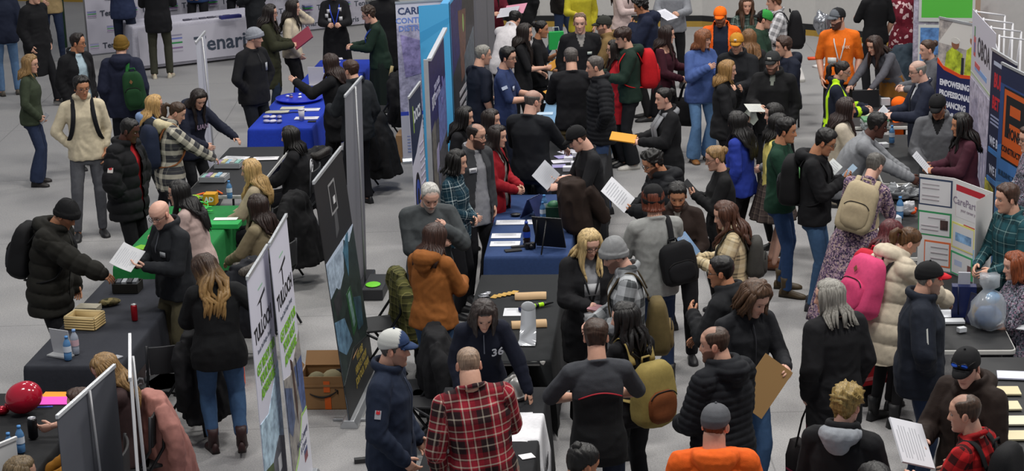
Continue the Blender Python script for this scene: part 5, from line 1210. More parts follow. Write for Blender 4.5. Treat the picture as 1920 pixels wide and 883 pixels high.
# ------------------------------------------------------------------ the people at the fair
def B(kind, col, **k): return dict(kind=kind, col=col, **k)
K_ = '#17171b'; KP = '#15161a'
p = person
def hv(seg, u, h, fr, v, vv):   # reflective vest bands
    m = ((seg == 0) & ((np.abs(np.abs(u) - .11) < .020) | (np.abs(h - .10) < .022))) | ((seg >= 1) & (np.abs(vv - .02) < .022) & (seg % 2 == 0)); return m * 1.0
# far corner by the white display wall
p('edge_navy', 'person in navy jacket and pale blue jeans, back turned, at edge of hall', 0, 0, 1.78, 200, foot=(20, 178), top=[G('jacket', '#1a2032')], bot=B('jeans', '#5b799c'), hr=('short', 'dark'), shoe='#5a5348')
p('long_black', 'person in long black coat walking behind the blond woman in olive sweater', 0, 0, 1.8, 60, foot=(80, 197), top=[G('coat', '#131316')], bot=B('trousers', '#101014'), hr=('short', 'black'), shoe='#1a1a1c', sole='#b8b4ae', stance='walk')
p('camera_man', 'person in beige shirt and dark jeans with a camera strap and tan boots', 0, 0, 1.8, 10, foot=(105, 116), top=[G('shirt', '#a08a63')], bot=B('jeans', '#1f2a42'), L='chest', R='low', hr=('short', 'dark'), shoe='#8a5a2c', boot=True)
p('olive_woman', 'blond woman in dark olive sweater and flared jeans standing alone, looking over', 57, 102, 1.67, 90, look=80, sex='f', top=[G('sweater', '#333b2c')], bot=B('flare', '#222c44'), L='down', R='side', hr=('bob', 'dblond'), hopt=dict(len=.13, amp=1, ph0=75), gl=1, shoe='#1c1614')
p('shirt_jacket', 'man in open black jacket over pale blue shirt, glasses, looking aside', 145, 62, 1.77, 50, look=85, top=[G('shirt', '#a3b7c1'), G('jacket', '#141417', open=(.05, .10))], bot=B('trousers', '#15151a'), hr=('short', 'dark'), hopt=dict(recede=.5), beard=.25, gl=1, skin='t')
p('cream_man', 'man in cream sweater and grey jeans, black backpack straps, hand in pocket', 152, 143, 1.86, 14, look=30, pitch=10, top=[G('sweater', '#c0b49b', sleeve=.86, collar='high', g=.013)], bot=B('jeans', '#505156'), L='down', R='pocket', hr=('short', 'black'), hopt=dict(t=.024), skin='t', gl='#3a3230', beard=.25, shoe='#121214', stance='contra')
p('mustard_beanie', 'person in mustard beanie and navy jacket, back turned, green bag on shoulder', 226, 67, 1.82, 178, top=[G('puffer_jacket', '#191d30', fold=.010, g=.042, hood=True)], bot=B('trousers', '#13151c'), hatspec=('beanie', '#6a501c'), hr=('short', 'dark'))
p('navy_back', 'person in navy jacket and navy trousers, back turned, facing the white display wall', 0, 0, 1.8, 178, foot=(240, 128), top=[G('jacket', '#27304c')], bot=B('trousers', '#1a2133'), hr=('short', 'dark'), L='front', R='front')
p('olive_trousers', 'person in black jacket, olive trousers and cream sneakers, back turned at white table', 0, 0, 1.8, 186, foot=(305, 146), top=[G('jacket', '#121216', hem=.22)], bot=B('trousers', '#35352b'), hr=('short', 'black'), L='front', R='front', shoe='#b9ae97', sole='#d8d2c2')
p('denim_staff', 'staff person in blue denim shirt, hands clasped, behind the white table', 0, 0, 1.75, 352, anch=(372, 14, .72), top=[G('shirt', '#2f4570')], bot=B('trousers', '#131318'), hr=('short', 'dark'), L=((-.15, .19, -.44), (.7, -.5, -.3), (-.3, -1, 0)), R=((-.15, .19, -.44), (.7, -.5, -.3), (-.3, -1, 0)))
p('denim_staff_b', 'second staff person in blue denim shirt at far end of white table', 0, 0, 1.75, 350, anch=(446, 6, .74), top=[G('shirt', '#31466c')], bot=B('trousers', '#131318'), hr=('short', 'brown'), L=((-.15, .19, -.44), (.7, -.5, -.3), (-.3, -1, 0)), R=((-.15, .19, -.44), (.7, -.5, -.3), (-.3, -1, 0)))
p('dark_visitor', 'visitor in dark coat carrying a beige bag at end of white table', 0, 0, 1.7, 250, anch=(480, 20, .90), sex='f', top=[G('coat', '#17191d', hem=.3)], bot=B('trousers', '#131318'), hr=('long', 'dark'), L='low', R='down')
p('grey_cap', 'stocky man in grey knit cap and black long-sleeve polo, hand in pocket', 477, 50, 1.84, 55, look=85, build=1.12, top=[G('polo_shirt', '#151518', sleeve=.95)], bot=B('jeans', '#13161d'), L='pocket', R='pocket', hatspec=('beanie', '#83868e', None, dict(slouch=.002)), hr=('short', 'brown'), beard=.45)
p('red_folder', 'woman in long olive coat with glasses and long brown hair, holding red folder', 507, 8, 1.7, 88, sex='f', top=[G('coat', '#2c2d1d', hem=.40)], bot=B('jeans', '#1d2838'), L='front', R='front', hr=('wavy', 'dark'), hopt=dict(len=.28), gl=1)
p('cream_cardigan', 'woman in short cream sweater and black trousers, hand raised to her ear', 550, -2, 1.7, 85, sex='f', top=[G('sweater', '#c2b59e', hem=.04)], bot=B('trousers', '#101014'), L='ear', R='side', hr=('long', 'dark'), hopt=dict(len=.30))
p('lanyard_woman', 'woman in black blazer with white flower print and blue lanyard, facing the room', 0, 0, 1.7, 2, anch=(628, 22, 1.28), sex='f', top=[G('blazer', '#121216')], bot=B('skirt', '#101014', len=.7, flare=.05, legs='#15151a'), L='front', R='front', hr=('short', 'dark'))
p('green_staff', 'person with short curly brown hair and dark green sweater, gesturing at blue table', 687, 12, 1.7, 272, pitch=18, lean=8, build=1.1, sex='f', top=[G('sweater', '#14271e')], bot=B('skirt', '#121c19', len=.75, flare=.06, legs='#15151a'), L='front', R='front', hr=('curly', '#33241b'), hopt=dict(t=.026), gl=1)
p('black_backer', 'person in long black coat, back turned, behind the green sweater person', 0, 0, 1.75, 175, anch=(724, 52, 1.1), top=[G('coat', '#101013', hem=.45)], bot=B('trousers', '#101013'), hr=('short', 'black'))
p('hand_out', 'woman with long brown hair in black, arm stretched out over blue table', 617, 100, 1.66, 252, sex='f', top=[G('coat', '#121215', hem=.3)], bot=B('trousers', '#0f0f12'), L=((.12, .42, .0), (.4, -.2, -.9), (-.6, .6, 0)), R='down', hr=('long', '#2a1b15'), hopt=dict(len=.26), curl=.12)
p('grey_jacket_man', 'man with short brown hair in charcoal jacket beside the long-haired woman in black', 657, 112, 1.74, 225, top=[G('jacket', '#1f2226')], bot=B('trousers', '#131318'), hr=('short', 'brown'), L='front', R='down')
# left row of tables
p('denim_hood', 'blond woman with glasses and a pale denim hood over dark jacket', 290, 177, 1.60, 95, sex='f', top=[G('jacket', '#1b1f27', hood='#7388ab')], bot=B('trousers', '#15151a'), hr=('long', 'blond'), hopt=dict(len=.20, front=110), gl=1)
p('plaid_pack', 'person in cream and navy plaid jacket with brown tied-back hair, leaning over', 338, 192, 1.70, 118, look=95, pitch=28, lean=5, sex='f', top=[G('jacket', 'creamnavy', hood='#c6ba98', hem=.2)], bot=B('trousers', '#14161c'), L='far', R='far', hr=('pony', '#3a281b'), hopt=dict(len=.16))
p('pointing_girl', 'young woman with long dark hair and navy hoodie pointing down at table', 376, 170, 1.66, 50, look=40, pitch=34, lean=14, sex='f', top=[G('hoodie', '#171b2b')], bot=B('flare', '#111216'), L=((.10, .42, -.30), (.5, -.3, -.6), (-.3, 0, -1)), R='low', hr=('long', 'dark'), hopt=dict(len=.34, ph0=70))
p('puffer_red', 'man in black puffer coat over red shirt, looking down at green table', 246, 222, 1.82, 70, look=80, pitch=18, skin='k', top=[G('t_shirt', '#a01c22'), G('puffer_jacket', '#101013', quilt=.13, hem=.20, open=(.045, .015))], bot=B('trousers', '#0f0f12'), L='pocket', R='pocket', hr=('crop', 'black'))
p('pink_cardigan', 'woman with long black hair and glasses in long pale pink cardigan', 330, 338, 1.67, 262, look=280, lean=14, pitch=10, sex='f', top=[G('cardigan', '#b29c96', hem=.45), G('top', '#1a1a1e')], bot=B('trousers', '#121216'), L='low', R='front', hr=('long', 'black'), hopt=dict(len=.36), gl=1)
p('bald_glasses', 'bald man with glasses in charcoal quarter-zip and olive trousers reading papers', 292, 378, 1.76, 310, look=325, pitch=24, lean=4, build=1.08, top=[G('sweater', '#1e2024', collar='stand')], bot=B('cargo', '#4b4634'), L='read', R='read', hr=None, beard=.35, gl=1, skin='p')
p('reaching_beanie', 'man in black beanie and dark olive puffer reaching across black table', 133, 378, 1.80, 78, pitch=35, lean=13, top=[G('puffer_jacket', '#1b1a16', quilt=.13, hem=.22, hood=True)], bot=B('trousers', '#101013'), L='down', R=((-.02, .46, -.28), (.3, -.4, -.8), (-.4, 0, -1)), hatspec=('beanie', '#121214'), hr=('short', 'black'), skin='t', beard=.3)
p('ombre_woman', 'woman with long ombre wavy hair, black tee over white sleeves and blue jeans', 374, 478, 1.68, 195, look=232, pitch=35, build=1.2, sex='f', top=[G('top', '#bdb6af', sleeve=.86), G('t_shirt', '#121315', sleeve=.60, hem=.16, g=.024, loose=.014)], bot=B('jeans', '#3b5678', crop=1), L='front', R=((.27, .10, -.34), (.6, -.9, 0), (-.6, .3, -.4)), hr=('wavy', '#35241a'), hopt=dict(len=.36, r=.020, n=34, tip='#8a6b40'), shoe='#321c1c', sole='#1c1414', boot=True, stance='walk2', legs=((.10, .06), (.12, -.12)))
p('black_hoodie_seated', 'seated woman in black hoodie with round white logo on back', 541, 236, 1.70, 262, stance='sit', build=1.15, sex='f', top=[G('hoodie', '#111114', collar='crew')], bot=B('trousers', '#131318'), L='table', R='table', hr=('long', 'black'), hopt=dict(len=.14))
p('blond_blazer', 'seated woman with long straight blond hair and beige blazer', 467, 298, 1.70, 262, look=275, stance='sit', sex='f', top=[G('t_shirt', '#c9c4bc'), G('blazer', '#9c8f77', open=(.04, .06))], bot=B('trousers', '#131318'), L='table', R='table', hr=('long', '#a98a5a'), hopt=dict(len=.30))
p('khaki_seated', 'seated woman with dark brown shoulder hair and khaki blazer, seen from behind', 480, 364, 1.70, 240, stance='sit', sex='f', top=[G('blazer', '#7d725a')], bot=B('trousers', '#131318'), L='table', R='table', hr=('long', '#251712'), hopt=dict(len=.20))
p('chin_blond', 'seated blond woman resting chin on hand behind grey panel', 182, 668, 1.74, 278, look=300, pitch=32, stance='sit', sex='f', skin='p', top=[G('t_shirt', '#3a2b2b', sleeve=.45)], bot=B('trousers', '#131318'), L=((.0, .56, -.20), (.4, -.2, -.8), (-.8, 0, .2)), R='chin', hr=('long', 'dblond'), hopt=dict(len=.30, ph0=50), curl=(.55, .6))
p('mustard_sleeve', 'seated person in mustard sweater mostly hidden behind grey panel', 0, 0, 1.65, 275, anch=(172, 830, .9), stance='sit', sex='f', top=[G('sweater', '#96651f')], bot=B('trousers', '#131318'), L='table', R='table', hr=('short', 'brown'))
p('corner_head', 'person with light brown hair at bottom corner beside black table', 40, 857, 1.68, 95, stance='sit', sex='f', top=[G('sweater', '#6b6258')], bot=B('trousers', '#131318'), L='table', R='table', hr=('bob', '#6b5a42'), hopt=dict(len=.1))
# middle
p('grey_beard', 'grey-bearded man in charcoal sweater, hand at his chin, thinking', 808, 347, 1.80, 8, look=16, pitch=34, build=1.08, top=[G('sweater', '#424648', loose=.006)], bot=B('trousers', '#191a1e'), L=((-.05, .21, -.09), (.5, .1, -.9), (-.4, -1, 0)), R='cross', hr=('crop', 'white'), hopt=dict(recede=.6, t=.009), beard=.95, skin='p', curl=.8)
p('brown_hoodie', 'woman with straight brown hair in caramel brown hoodie, seen from behind', 817, 417, 1.68, 150, look=140, pitch=14, build=1.08, sex='f', top=[G('hoodie', '#8a5325', bighood=1)], bot=B('jeans', '#3a5272'), L='front', R='front', hr=('long', '#35211a'), hopt=dict(len=.17))
p('navy_quarter_zip', 'man in navy jacket with white-backed blue cap, in profile', 738, 616, 1.84, 78, look=84, pitch=6, top=[G('jacket', '#1b2436', g=.024)], bot=B('trousers', '#111216'), L='side', R='side', hatspec=('cap', '#26385a', '#b9bab6', {}), hr=('crop', 'salt'), beard=.35, skin='f')
p('leaning_navy', 'woman with dark bob in navy pullover leaning over black table', 908, 570, 1.68, 8, lean=30, pitch=34, sex='f', build=1.05, top=[G('sweater', '#141827', collar='stand')], bot=B('trousers', '#0f0f12'), L=((.18, .10, -.50), (.8, -.4, 0), (-.2, 0, -1)), R='down', hr=('bob', '#2a211e'), hopt=dict(len=.10, ph0=55), curl=.1)
p('red_plaid', 'shaven-headed man in red, black and white plaid shirt, back turned', 877, 647, 1.82, 188, build=1.24, pitch=14, side=-7, top=[G('shirt', 'redplaid', fold=.008, loose=.006)], bot=B('jeans', '#26324a'), L='down', R='front', hr=('buzz', '#86705e'), hopt=dict(t=.001), skin='f')
p('teal_plaid', 'woman with dark curly bob in dark teal plaid shirt, hands together', 858, 281, 1.66, 72, sex='f', build=1.08, top=[G('shirt', 'teal', hem=.16)], bot=B('trousers', '#101014'), L='clasp', R='clasp', hr=('bob', 'black'), hopt=dict(len=.06, amp=3), skin='f')
p('grey_blazer', 'bearded man with glasses in charcoal blazer over grey shirt, white name tag', 893, 230, 1.80, 42, look=66, top=[G('shirt', '#8a8a8e', hem=.20), G('blazer', '#36373a', open=(.035, .10))], bot=B('trousers', '#131317'), hr=('buzz', 'dark'), hopt=dict(recede=1, t=.003), beard=.95, gl=1)
p('dark_hair_back', 'dark-haired woman in black top beside the stand with blue edge', 872, 199, 1.62, 75, sex='f', top=[G('sweater', '#141418')], bot=B('trousers', '#131318'), hr=('long', 'black'), hopt=dict(len=.24))
p('dark_hair_smile', 'dark-haired woman smiling, in black top, behind the red cardigan woman', 922, 204, 1.64, 72, sex='f', top=[G('sweater', '#18181c')], bot=B('trousers', '#131318'), hr=('long', '#1d1310'), hopt=dict(len=.24))
p('red_cardigan', 'woman with long dark hair, red cardigan and white frilled scarf', 934, 234, 1.62, 70, look=65, sex='f', top=[G('cardigan', '#8c1520', open=(.05, .06)), G('sweater', '#8a8580', g=.004)], bot=B('trousers', '#131318'), L='low', R='low', hr=('long', '#1d1310'), hopt=dict(len=.26))
p('bald_black', 'bald man in black sweater and dark jeans, back turned, at middle table', 1000, 167, 1.82, 155, look=125, build=1.1, top=[G('sweater', '#16181d', sleeve=.9)], bot=B('jeans', '#1c2433'), L='front', R='far', hr=('fringe', 'salt'), hopt=dict(t=.004), gl=1, skin='p')
p('navy_polo', 'grey-haired man in navy tee, turned toward the table', 906, 83, 1.78, 120, look=100, build=1.08, top=[G('t_shirt', '#161b29')], bot=B('trousers', '#131318'), L='low', R='down', hr=('short', 'grey'), hopt=dict(t=.010))
p('blue_tee', 'dark-haired man with glasses in blue tee, mouth open, talking', 953, 88, 1.78, 78, look=68, top=[G('t_shirt', '#28355a')], bot=B('trousers', '#161c2c'), L='front', R='front', hr=('short', 'black'), hopt=dict(t=.022), gl=1, beard=.35)
p('orange_envelope', 'woman with very long dark hair in black tee holding a yellow envelope', 985, 43, 1.70, 84, sex='f', top=[G('t_shirt', '#131316')], bot=B('trousers', '#111114'), L='low', R='front', hr=('long', 'dark'), hopt=dict(len=.44))
p('badge_bun', 'woman with sleek dark hair in black tee looking off to the side', 1016, 38, 1.66, 82, sex='f', skin='t', top=[G('t_shirt', '#141417')], bot=B('trousers', '#111114'), L='chest', R='low', hr=('bun', 'black'))
p('white_bent', 'person in white shirt bending over, dark hair, pink strap', 968, 20, 1.70, 150, lean=38, pitch=30, top=[G('shirt', '#c6c2c4')], bot=B('trousers', '#121216'), L='far', R='far', hr=('short', 'black'))
p('dark_red_top', 'person in dark red top holding grey sheets near back of hall', 0, 0, 1.7, 20, anch=(922, 30, 1.05), sex='f', top=[G('sweater', '#5a1424')], bot=B('trousers', '#121216'), L='front', R='front', hr=('long', 'dark'))
p('black_far', 'person in black clothes, back turned, near back of hall', 0, 0, 1.75, 185, anch=(975, 28, .95), top=[G('jacket', '#101013')], bot=B('trousers', '#101013'), hr=('short', 'black'))
p('v_neck', 'broad man in black V-neck sweater over grey tee, facing camera', 1087, 24, 1.86, 4, look=355, build=1.06, top=[G('t_shirt', '#85827f', g=.002), G('sweater', '#131316', open=(.05, .0, .74))], bot=B('trousers', '#111114'), hr=('short', '#5a4534'), hopt=dict(recede=.4, t=.010), beard=.3, skin='p')
p('tan_jacket', 'man in dark cap and tan jacket, grey beard, facing away from camera', 1131, 28, 1.76, 260, look=268, top=[G('jacket', '#77603c')], bot=B('trousers', '#2a2620'), hatspec=('cap', '#2e2f2b'), hr=('crop', 'salt'), beard=.7, L='front', R='down')
p('khaki_back', 'man in black sweater and khaki trousers, back turned at middle table', 1070, 88, 1.84, 184, build=1.04, top=[G('sweater', '#131317')], bot=B('trousers', '#695c3e'), L='front', R='front', hr=('crop', 'salt'))
p('black_puffer_grey', 'grey-haired man in thin black puffer jacket and blue jeans, in profile', 1114, 104, 1.84, 280, look=268, top=[G('puffer_jacket', '#15161a', quilt=.055, g=.032)], bot=B('jeans', '#35486a'), L='pocket', R='down', hr=('short', 'salt'), hopt=dict(t=.010), beard=.2)
p('green_hoodie_red', 'young man in dark green hoodie carrying a bright red backpack', 1166, 52, 1.78, 275, pitch=12, top=[G('hoodie', '#1a2c24')], bot=B('wide', '#15161a'), L='front', R='front', hr=('medium', '#2c1a14'), hopt=dict(fringe=1), shoe='#b8b4ae', sole='#d8d4cc')
p('red_coat', 'woman with glasses in red coat, mostly hidden by the green hoodie man', 1150, 75, 1.60, 278, sex='f', top=[G('coat', '#a81c26', hem=.3)], bot=B('trousers', '#131318'), hr=('long', 'dark'), gl=1)
p('yellow_top', 'person in bright yellow top with black bag near the back boards', 0, 0, 1.72, 10, anch=(1088, 12, 1.22), top=[G('t_shirt', '#b0a52a', sleeve=.9)], bot=B('trousers', '#14141a'), hr=('short', 'dark'), L='down', R='front')
p('walking_jeans', 'person in dark jacket and navy jeans striding past the back boards', 0, 0, 1.75, 85, anch=(1050, 8, .95), top=[G('jacket', '#1a1614')], bot=B('jeans', '#283550'), hr=('short', 'dark'), stance='walk')
p('pale_sweater', 'person in pale pink sweater and black trousers near the back boards', 0, 0, 1.72, 60, anch=(1166, 22, 1.12), sex='f', top=[G('sweater', '#bda9a6')], bot=B('trousers', '#121216'), hr=('long', 'dark'), L='front', R='front')
p('navy_phone', 'person with curly black hair in navy puffer, hand held to face', 1197, -4, 1.72, 265, pitch=20, top=[G('puffer_jacket', '#171e33', fold=.012, hood=True)], bot=B('trousers', '#111114'), L='chin', R='low', hr=('curly', 'black'), skin='t')
p('grey_clip', 'person in grey sweatshirt writing on white sheets near the back boards', 0, 0, 1.75, 350, anch=(1262, 20, 1.16), top=[G('sweater', '#83858b')], bot=B('trousers', '#121216'), hr=('short', 'dark'), L='front', R='front')
p('maroon_off', 'woman with long dark hair in off-shoulder maroon sweater holding white folder', 1252, 47, 1.68, 70, look=82, sex='f', top=[G('sweater', '#391420', collar='none', off=1)], bot=B('skirt', '#141418', len=.5, flare=.06, legs='#1a1518'), L='front', R='low', hr=('long', '#211411'), hopt=dict(len=.30))
p('scarf_coat', 'woman with dark bun, black coat and grey scarf holding yellow envelope', 1243, 164, 1.68, 282, sex='f', top=[G('coat', '#121215', hem=.38)], bot=B('leggings', '#111114'), L='front', R='front', hr=('bun', 'black'), skin='p')
p('cap_reader', 'young man in black cap and tee reading, dark brown jacket over arm', 1072, 237, 1.78, 284, look=276, pitch=32, lean=4, top=[G('t_shirt', '#17171a', hem=.06)], bot=B('wide', '#1b1715'), L='front', R='read', hatspec=('cap', '#131315'), hr=('medium', '#3c2820'), skin='p')
p('grey_crewneck', 'man in black beanie and light grey sweatshirt, back turned, black bag behind', 1224, 345, 1.80, 195, look=185, top=[G('sweater', '#8b8c8a')], bot=B('jeans', '#22304c'), L='front', R='front', hatspec=('beanie', '#121214', None, dict(slouch=.008)), hr=('bob', 'auburn'), hopt=dict(len=.02, ph0=70), boot=True)
p('curly_puffer', 'bearded man with curly black hair and black puffer reading white sheets', 1216, 283, 1.75, 285, pitch=26, skin='t', top=[G('puffer_jacket', '#131418', quilt=.09, g=.04, hood=True)], bot=B('trousers', '#111114'), L='read', R='read', hr=('curly', 'black'), hopt=dict(t=.022), beard=.9, gl=1)
p('brown_shirt', 'man with trimmed black beard in dark brown shirt, looking down', 1270, 344, 1.69, 352, look=355, pitch=24, skin='t', top=[G('t_shirt', '#9a968f', g=-.002), G('shirt', '#291e1a', open=(.03, .0, .82))], bot=B('trousers', '#131317'), L='low', R='front', hr=('short', 'black'), beard=1)
p('blond_bun', 'woman with blond bun and glasses in black sweater looking at phone', 1337, 274, 1.68, 272, pitch=14, sex='f', build=1.08, top=[G('sweater', '#131315')], bot=B('trousers', '#111113'), L='phone', R='phone', hr=('bun', 'dblond'), hopt=dict(t=.02), gl=1)
p('blue_hoodie', 'woman with long black hair in royal blue hoodie, back turned', 1380, 208, 1.65, 235, sex='f', top=[G('hoodie', '#22348a', collar='crew')], bot=B('wide', '#111114'), L='down', R='low', hr=('long', 'black'), hopt=dict(len=.32, r=.022))
p('blue_sweater', 'woman with auburn bob, blue sweater and flared jeans holding dark folder', 1320, 55, 1.70, 25, look=58, sex='f', build=1.08, top=[G('sweater', '#44598e', hem=.14, loose=.012)], bot=B('flare', '#5a7ca4'), L='front', R='chest', hr=('bob', '#75492f'), hopt=dict(len=.10, ph0=60, fringe=1), shoe='#85582c')
p('orange_cap', 'bearded man in orange cap and open orange safety jacket', 1350, 12, 1.80, 352, look=345, pitch=14, top=[G('sweater', '#1a2030'), G('jacket', '#e86018', open=(.09, .10))], bot=B('trousers', '#171a24'), hatspec=('cap', '#f06c10'), hr=('medium', 'black'), beard=.8, skin='t')
p('green_plaid', 'woman with long wavy brown hair in green plaid shirt, facing camera', 1400, -6, 1.70, 4, sex='f', top=[G('shirt', 'greenplaid'), ], bot=B('jeans', '#2a3550'), L='front', R='low', hr=('wavy', '#453022'), hopt=dict(len=.34))
p('mustard_cap', 'man in mustard cap and black jacket, stubbled, looking down', 1381, 61, 1.80, 335, look=345, pitch=10, top=[G('jacket', '#15161a')], bot=B('trousers', '#121216'), L='front', R='down', hatspec=('cap', '#b07a24', None, dict(patch='#d8d4cc', pw=.03)), hr=('crop', 'dark'), beard=.5)
p('blond_chin', 'woman with blond shoulder-length hair and black jacket, fingers at her chin', 1366, 112, 1.68, 82, sex='f', top=[G('jacket', '#17171a'), ], bot=B('trousers', '#121215'), L='chin', R='low', hr=('long', '#86653a'), hopt=dict(len=.13, ph0=70))
p('patch_cap', 'bearded man in dark grey cap with white patch and black jacket', 1448, 95, 1.79, 342, look=334, pitch=10, build=1.0, top=[G('t_shirt', '#858a80'), G('jacket', '#131315', open=(.03, .0, .78))], bot=B('trousers', '#111114'), L='down', R='front', hatspec=('cap', '#2a2b2c', None, dict(patch='#c9c6be')), hr=('crop', 'dark'), beard=.9)
p('green_hood_cap', 'young man in dark green hoodie and black backward cap', 1434, 17, 1.73, 70, look=85, top=[G('hoodie', '#22372b')], bot=B('trousers', '#15161c'), hatspec=('cap', '#121214', '#2f8a3c', dict(yaw=180)), hr=('crop', 'dark'), L='low', R='front')
p('flannel_pack', 'person in white and navy flannel with curly hair and black backpack', 1450, -16, 1.80, 268, top=[G('shirt', 'bwplaid', loose=.01)], bot=B('trousers', '#7a6a64'), L='front', R='front', hr=('curly', '#5e3c26'))
p('navy_boy', 'young man with short brown hair in navy hoodie, in profile', 1468, 68, 1.69, 292, look=275, top=[G('hoodie', '#151a29')], bot=B('trousers', '#121318'), hr=('medium', '#3a2820'), L='front', R='down', shoe='#16181c', sole='#8e8e8e')
p('ginger_back', 'woman with very long light brown hair behind the mustard cap man', 1404, 54, 1.66, 182, sex='f', top=[G('coat', '#1d1d1f', hem=.2)], bot=B('trousers', '#121216'), hr=('long', '#6a4a2c'), hopt=dict(len=.46))
p('grey_cardigan', 'young woman with long black hair in grey cardigan and black tights', 1449, 193, 1.62, 295, look=272, sex='f', top=[G('cardigan', '#6f7175', hem=.2)], bot=B('leggings', '#0f0f12'), L='low', R='down', hr=('long', 'black'), hopt=dict(len=.30), skin='p', shoe='#1d1d1f', sole='#3a3a3a')
p('yellow_sweater', 'woman in pale yellow sweater and plaid skirt behind green sweater man', 1462, 212, 1.63, 85, sex='f', top=[G('sweater', '#c8ba68')], bot=B('skirt', 'skirtplaid', len=.45, flare=.12), L='low', R='down', hr=('long', 'black'), hopt=dict(len=.12), skin='p', shoe='#6a3c22')
p('green_sweater', 'young man in bottle green sweater, blue jeans and brown boots', 1476, 221, 1.77, 72, skin='t', top=[G('sweater', '#163527')], bot=B('jeans', '#2a4268'), L='front', R='front', hr=('short', 'black'), hopt=dict(t=.022), shoe='#43351f', sole='#1e1a14', boot=True, stance='contra')
p('black_pack_man', 'dark-haired man in black hoodie and faded jeans with black backpack', 1556, 243, 1.80, 72, pitch=26, skin='t', top=[G('hoodie', '#121215')], bot=B('jeans', '#3a5676'), L='phone', R='phone', hr=('short', 'black'), hopt=dict(t=.02), gl=1, shoe='#2a2a30')
p('hi_vis', 'woman in navy work jacket with lime reflective vest bands and glasses', 1583, 114, 1.70, 82, pitch=16, sex='f', top=[G('jacket', '#171c2b', c2='#b4e020', mask=hv)], bot=B('trousers', '#151a28'), L='front', R='front', hr=('pony', 'dark'), hopt=dict(len=.14), gl='#6a6a6a')
p('orange_tee', 'bearded man in bright orange tee and grey cap, standing at white table', 1570, 14, 1.88, 350, look=305, build=1.0, top=[G('t_shirt', '#dc6a18')], bot=B('trousers', '#1c1a18'), L='down', R='down', hatspec=('cap', '#5e6268', '#1a1b1d', {}), hr=('crop', 'dark'), beard=.95)
p('black_tee_far', 'person in black tee with bare arm, back turned, beyond the orange tee man', 0, 0, 1.78, 200, anch=(1642, 30, 1.25), top=[G('t_shirt', '#121215')], bot=B('trousers', '#141418'), hr=('short', 'dark'), L='front', R='down')
p('floral_dress', 'person in dark red flowered dress bending over a far table', 0, 0, 1.68, 190, anch=(1692, 44, 1.05), lean=14, sex='f', top=[G('dress', 'redfloral', sleeve=.7), ], bot=B('skirt', 'redfloral', len=.75, flare=.10), hr=('short', 'grey'), L='front', R='front')
p('grey_bent', 'woman with wavy dark hair, grey shirt and mustard skirt bending over table', 1636, 68, 1.70, 312, look=300, lean=44, pitch=20, sex='f', top=[G('shirt', '#53535a', hem=.04)], bot=B('skirt', '#77501f', len=.72, flare=.03), L='far', R='far', hr=('wavy', '#2e1e18'), hopt=dict(len=.26))
p('suit_man', 'bald man with glasses in dark navy suit, in profile', 1719, 112, 1.80, 274, pitch=12, skin='p', top=[G('shirt', '#c2c4ca', g=.003), G('blazer', '#1b2030', open=(.05, .0, .5))], bot=B('trousers', '#191e2c'), L='front', R='front', hr=('fringe', 'grey'), hopt=dict(t=.004), gl=1, beard=.15)
p('bun_blazer', 'woman with brown bun in grey blazer behind the man in suit', 1738, 74, 1.70, 278, sex='f', top=[G('blazer', '#55565b')], bot=B('trousers', '#1b1c20'), L='front', R='front', hr=('bun', '#3c291d'), skin='p')
p('phone_cream', 'woman with long dark hair in cream coat holding up a phone', 1589, 182, 1.66, 84, sex='f', top=[G('coat', '#b8ad9c', hem=.35)], bot=B('trousers', '#1a1a1e'), L='phone', R='phone', hr=('long', '#281a17'), hopt=dict(len=.30), skin='t')
p('grey_reacher', 'man with short black hair in grey sweatshirt leaning to shake hands', 1650, 212, 1.80, 80, lean=34, pitch=16, skin='k', build=1.08, top=[G('sweater', '#7b7d81', fold=.009)], bot=B('trousers', '#22242a'), L='far', R=((-.02, .44, -.30), (.3, -.4, -.8), (-.8, 0, -.2)), hr=('afro', 'black'), hopt=dict(t=.02))
p('grey_zip', 'man in black cap and grey zip sweater over black tee', 1757, 178, 1.77, 342, look=335, pitch=24, top=[G('t_shirt', '#131316', g=.0), G('sweater', '#58595d', collar='stand', open=(.06, .0, .74))], bot=B('trousers', '#1a1c22'), L='low', R='low', hatspec=('cap', '#131315'), hr=('crop', 'dark'), beard=.4, skin='t')
p('maroon_paper', 'woman with long black curls in maroon sweater holding a folded leaflet', 1801, 212, 1.67, 272, sex='f', build=1.06, top=[G('sweater', '#3f1c28')], bot=B('trousers', '#1b1a20'), L='front', R='front', hr=('wavy', 'black'), hopt=dict(len=.24), skin='t')
p('purple_dress', 'grey-haired woman in long purple flowered dress, seen from behind', 1646, 287, 1.72, 160, look=135, pitch=28, lean=14, side=14, sex='f', build=1.08, top=[G('dress', 'purplefloral', sleeve=.95)], bot=B('skirt', 'purplefloral', len=.95, flare=.24), L='front', R='front', hr=('short', '#4f4c48'), hopt=dict(t=.014), skin='p')
p('red_hair_pack', 'woman with dark red hair in black, bending, wearing pink backpack', 1676, 412, 1.62, 140, pitch=30, lean=12, sex='f', top=[G('jacket', '#141417')], bot=B('trousers', '#101013'), L='far', R='far', hr=('long', 'dred'), hopt=dict(len=.14))
p('cream_puffer', 'woman with brown ponytail in long cream puffer coat, leaning over', 1716, 430, 1.70, 118, look=100, pitch=36, lean=18, sex='f', top=[G('puffer_jacket', '#c0b4a0', quilt=.17, hem=.34, hood=True, bighood=1, g=.055)], bot=B('leggings', '#101013'), L='far', R='far', hr=('pony', '#4a3018'), hopt=dict(len=.12, t=.018), boot=True, shoe='#1a1a1c')
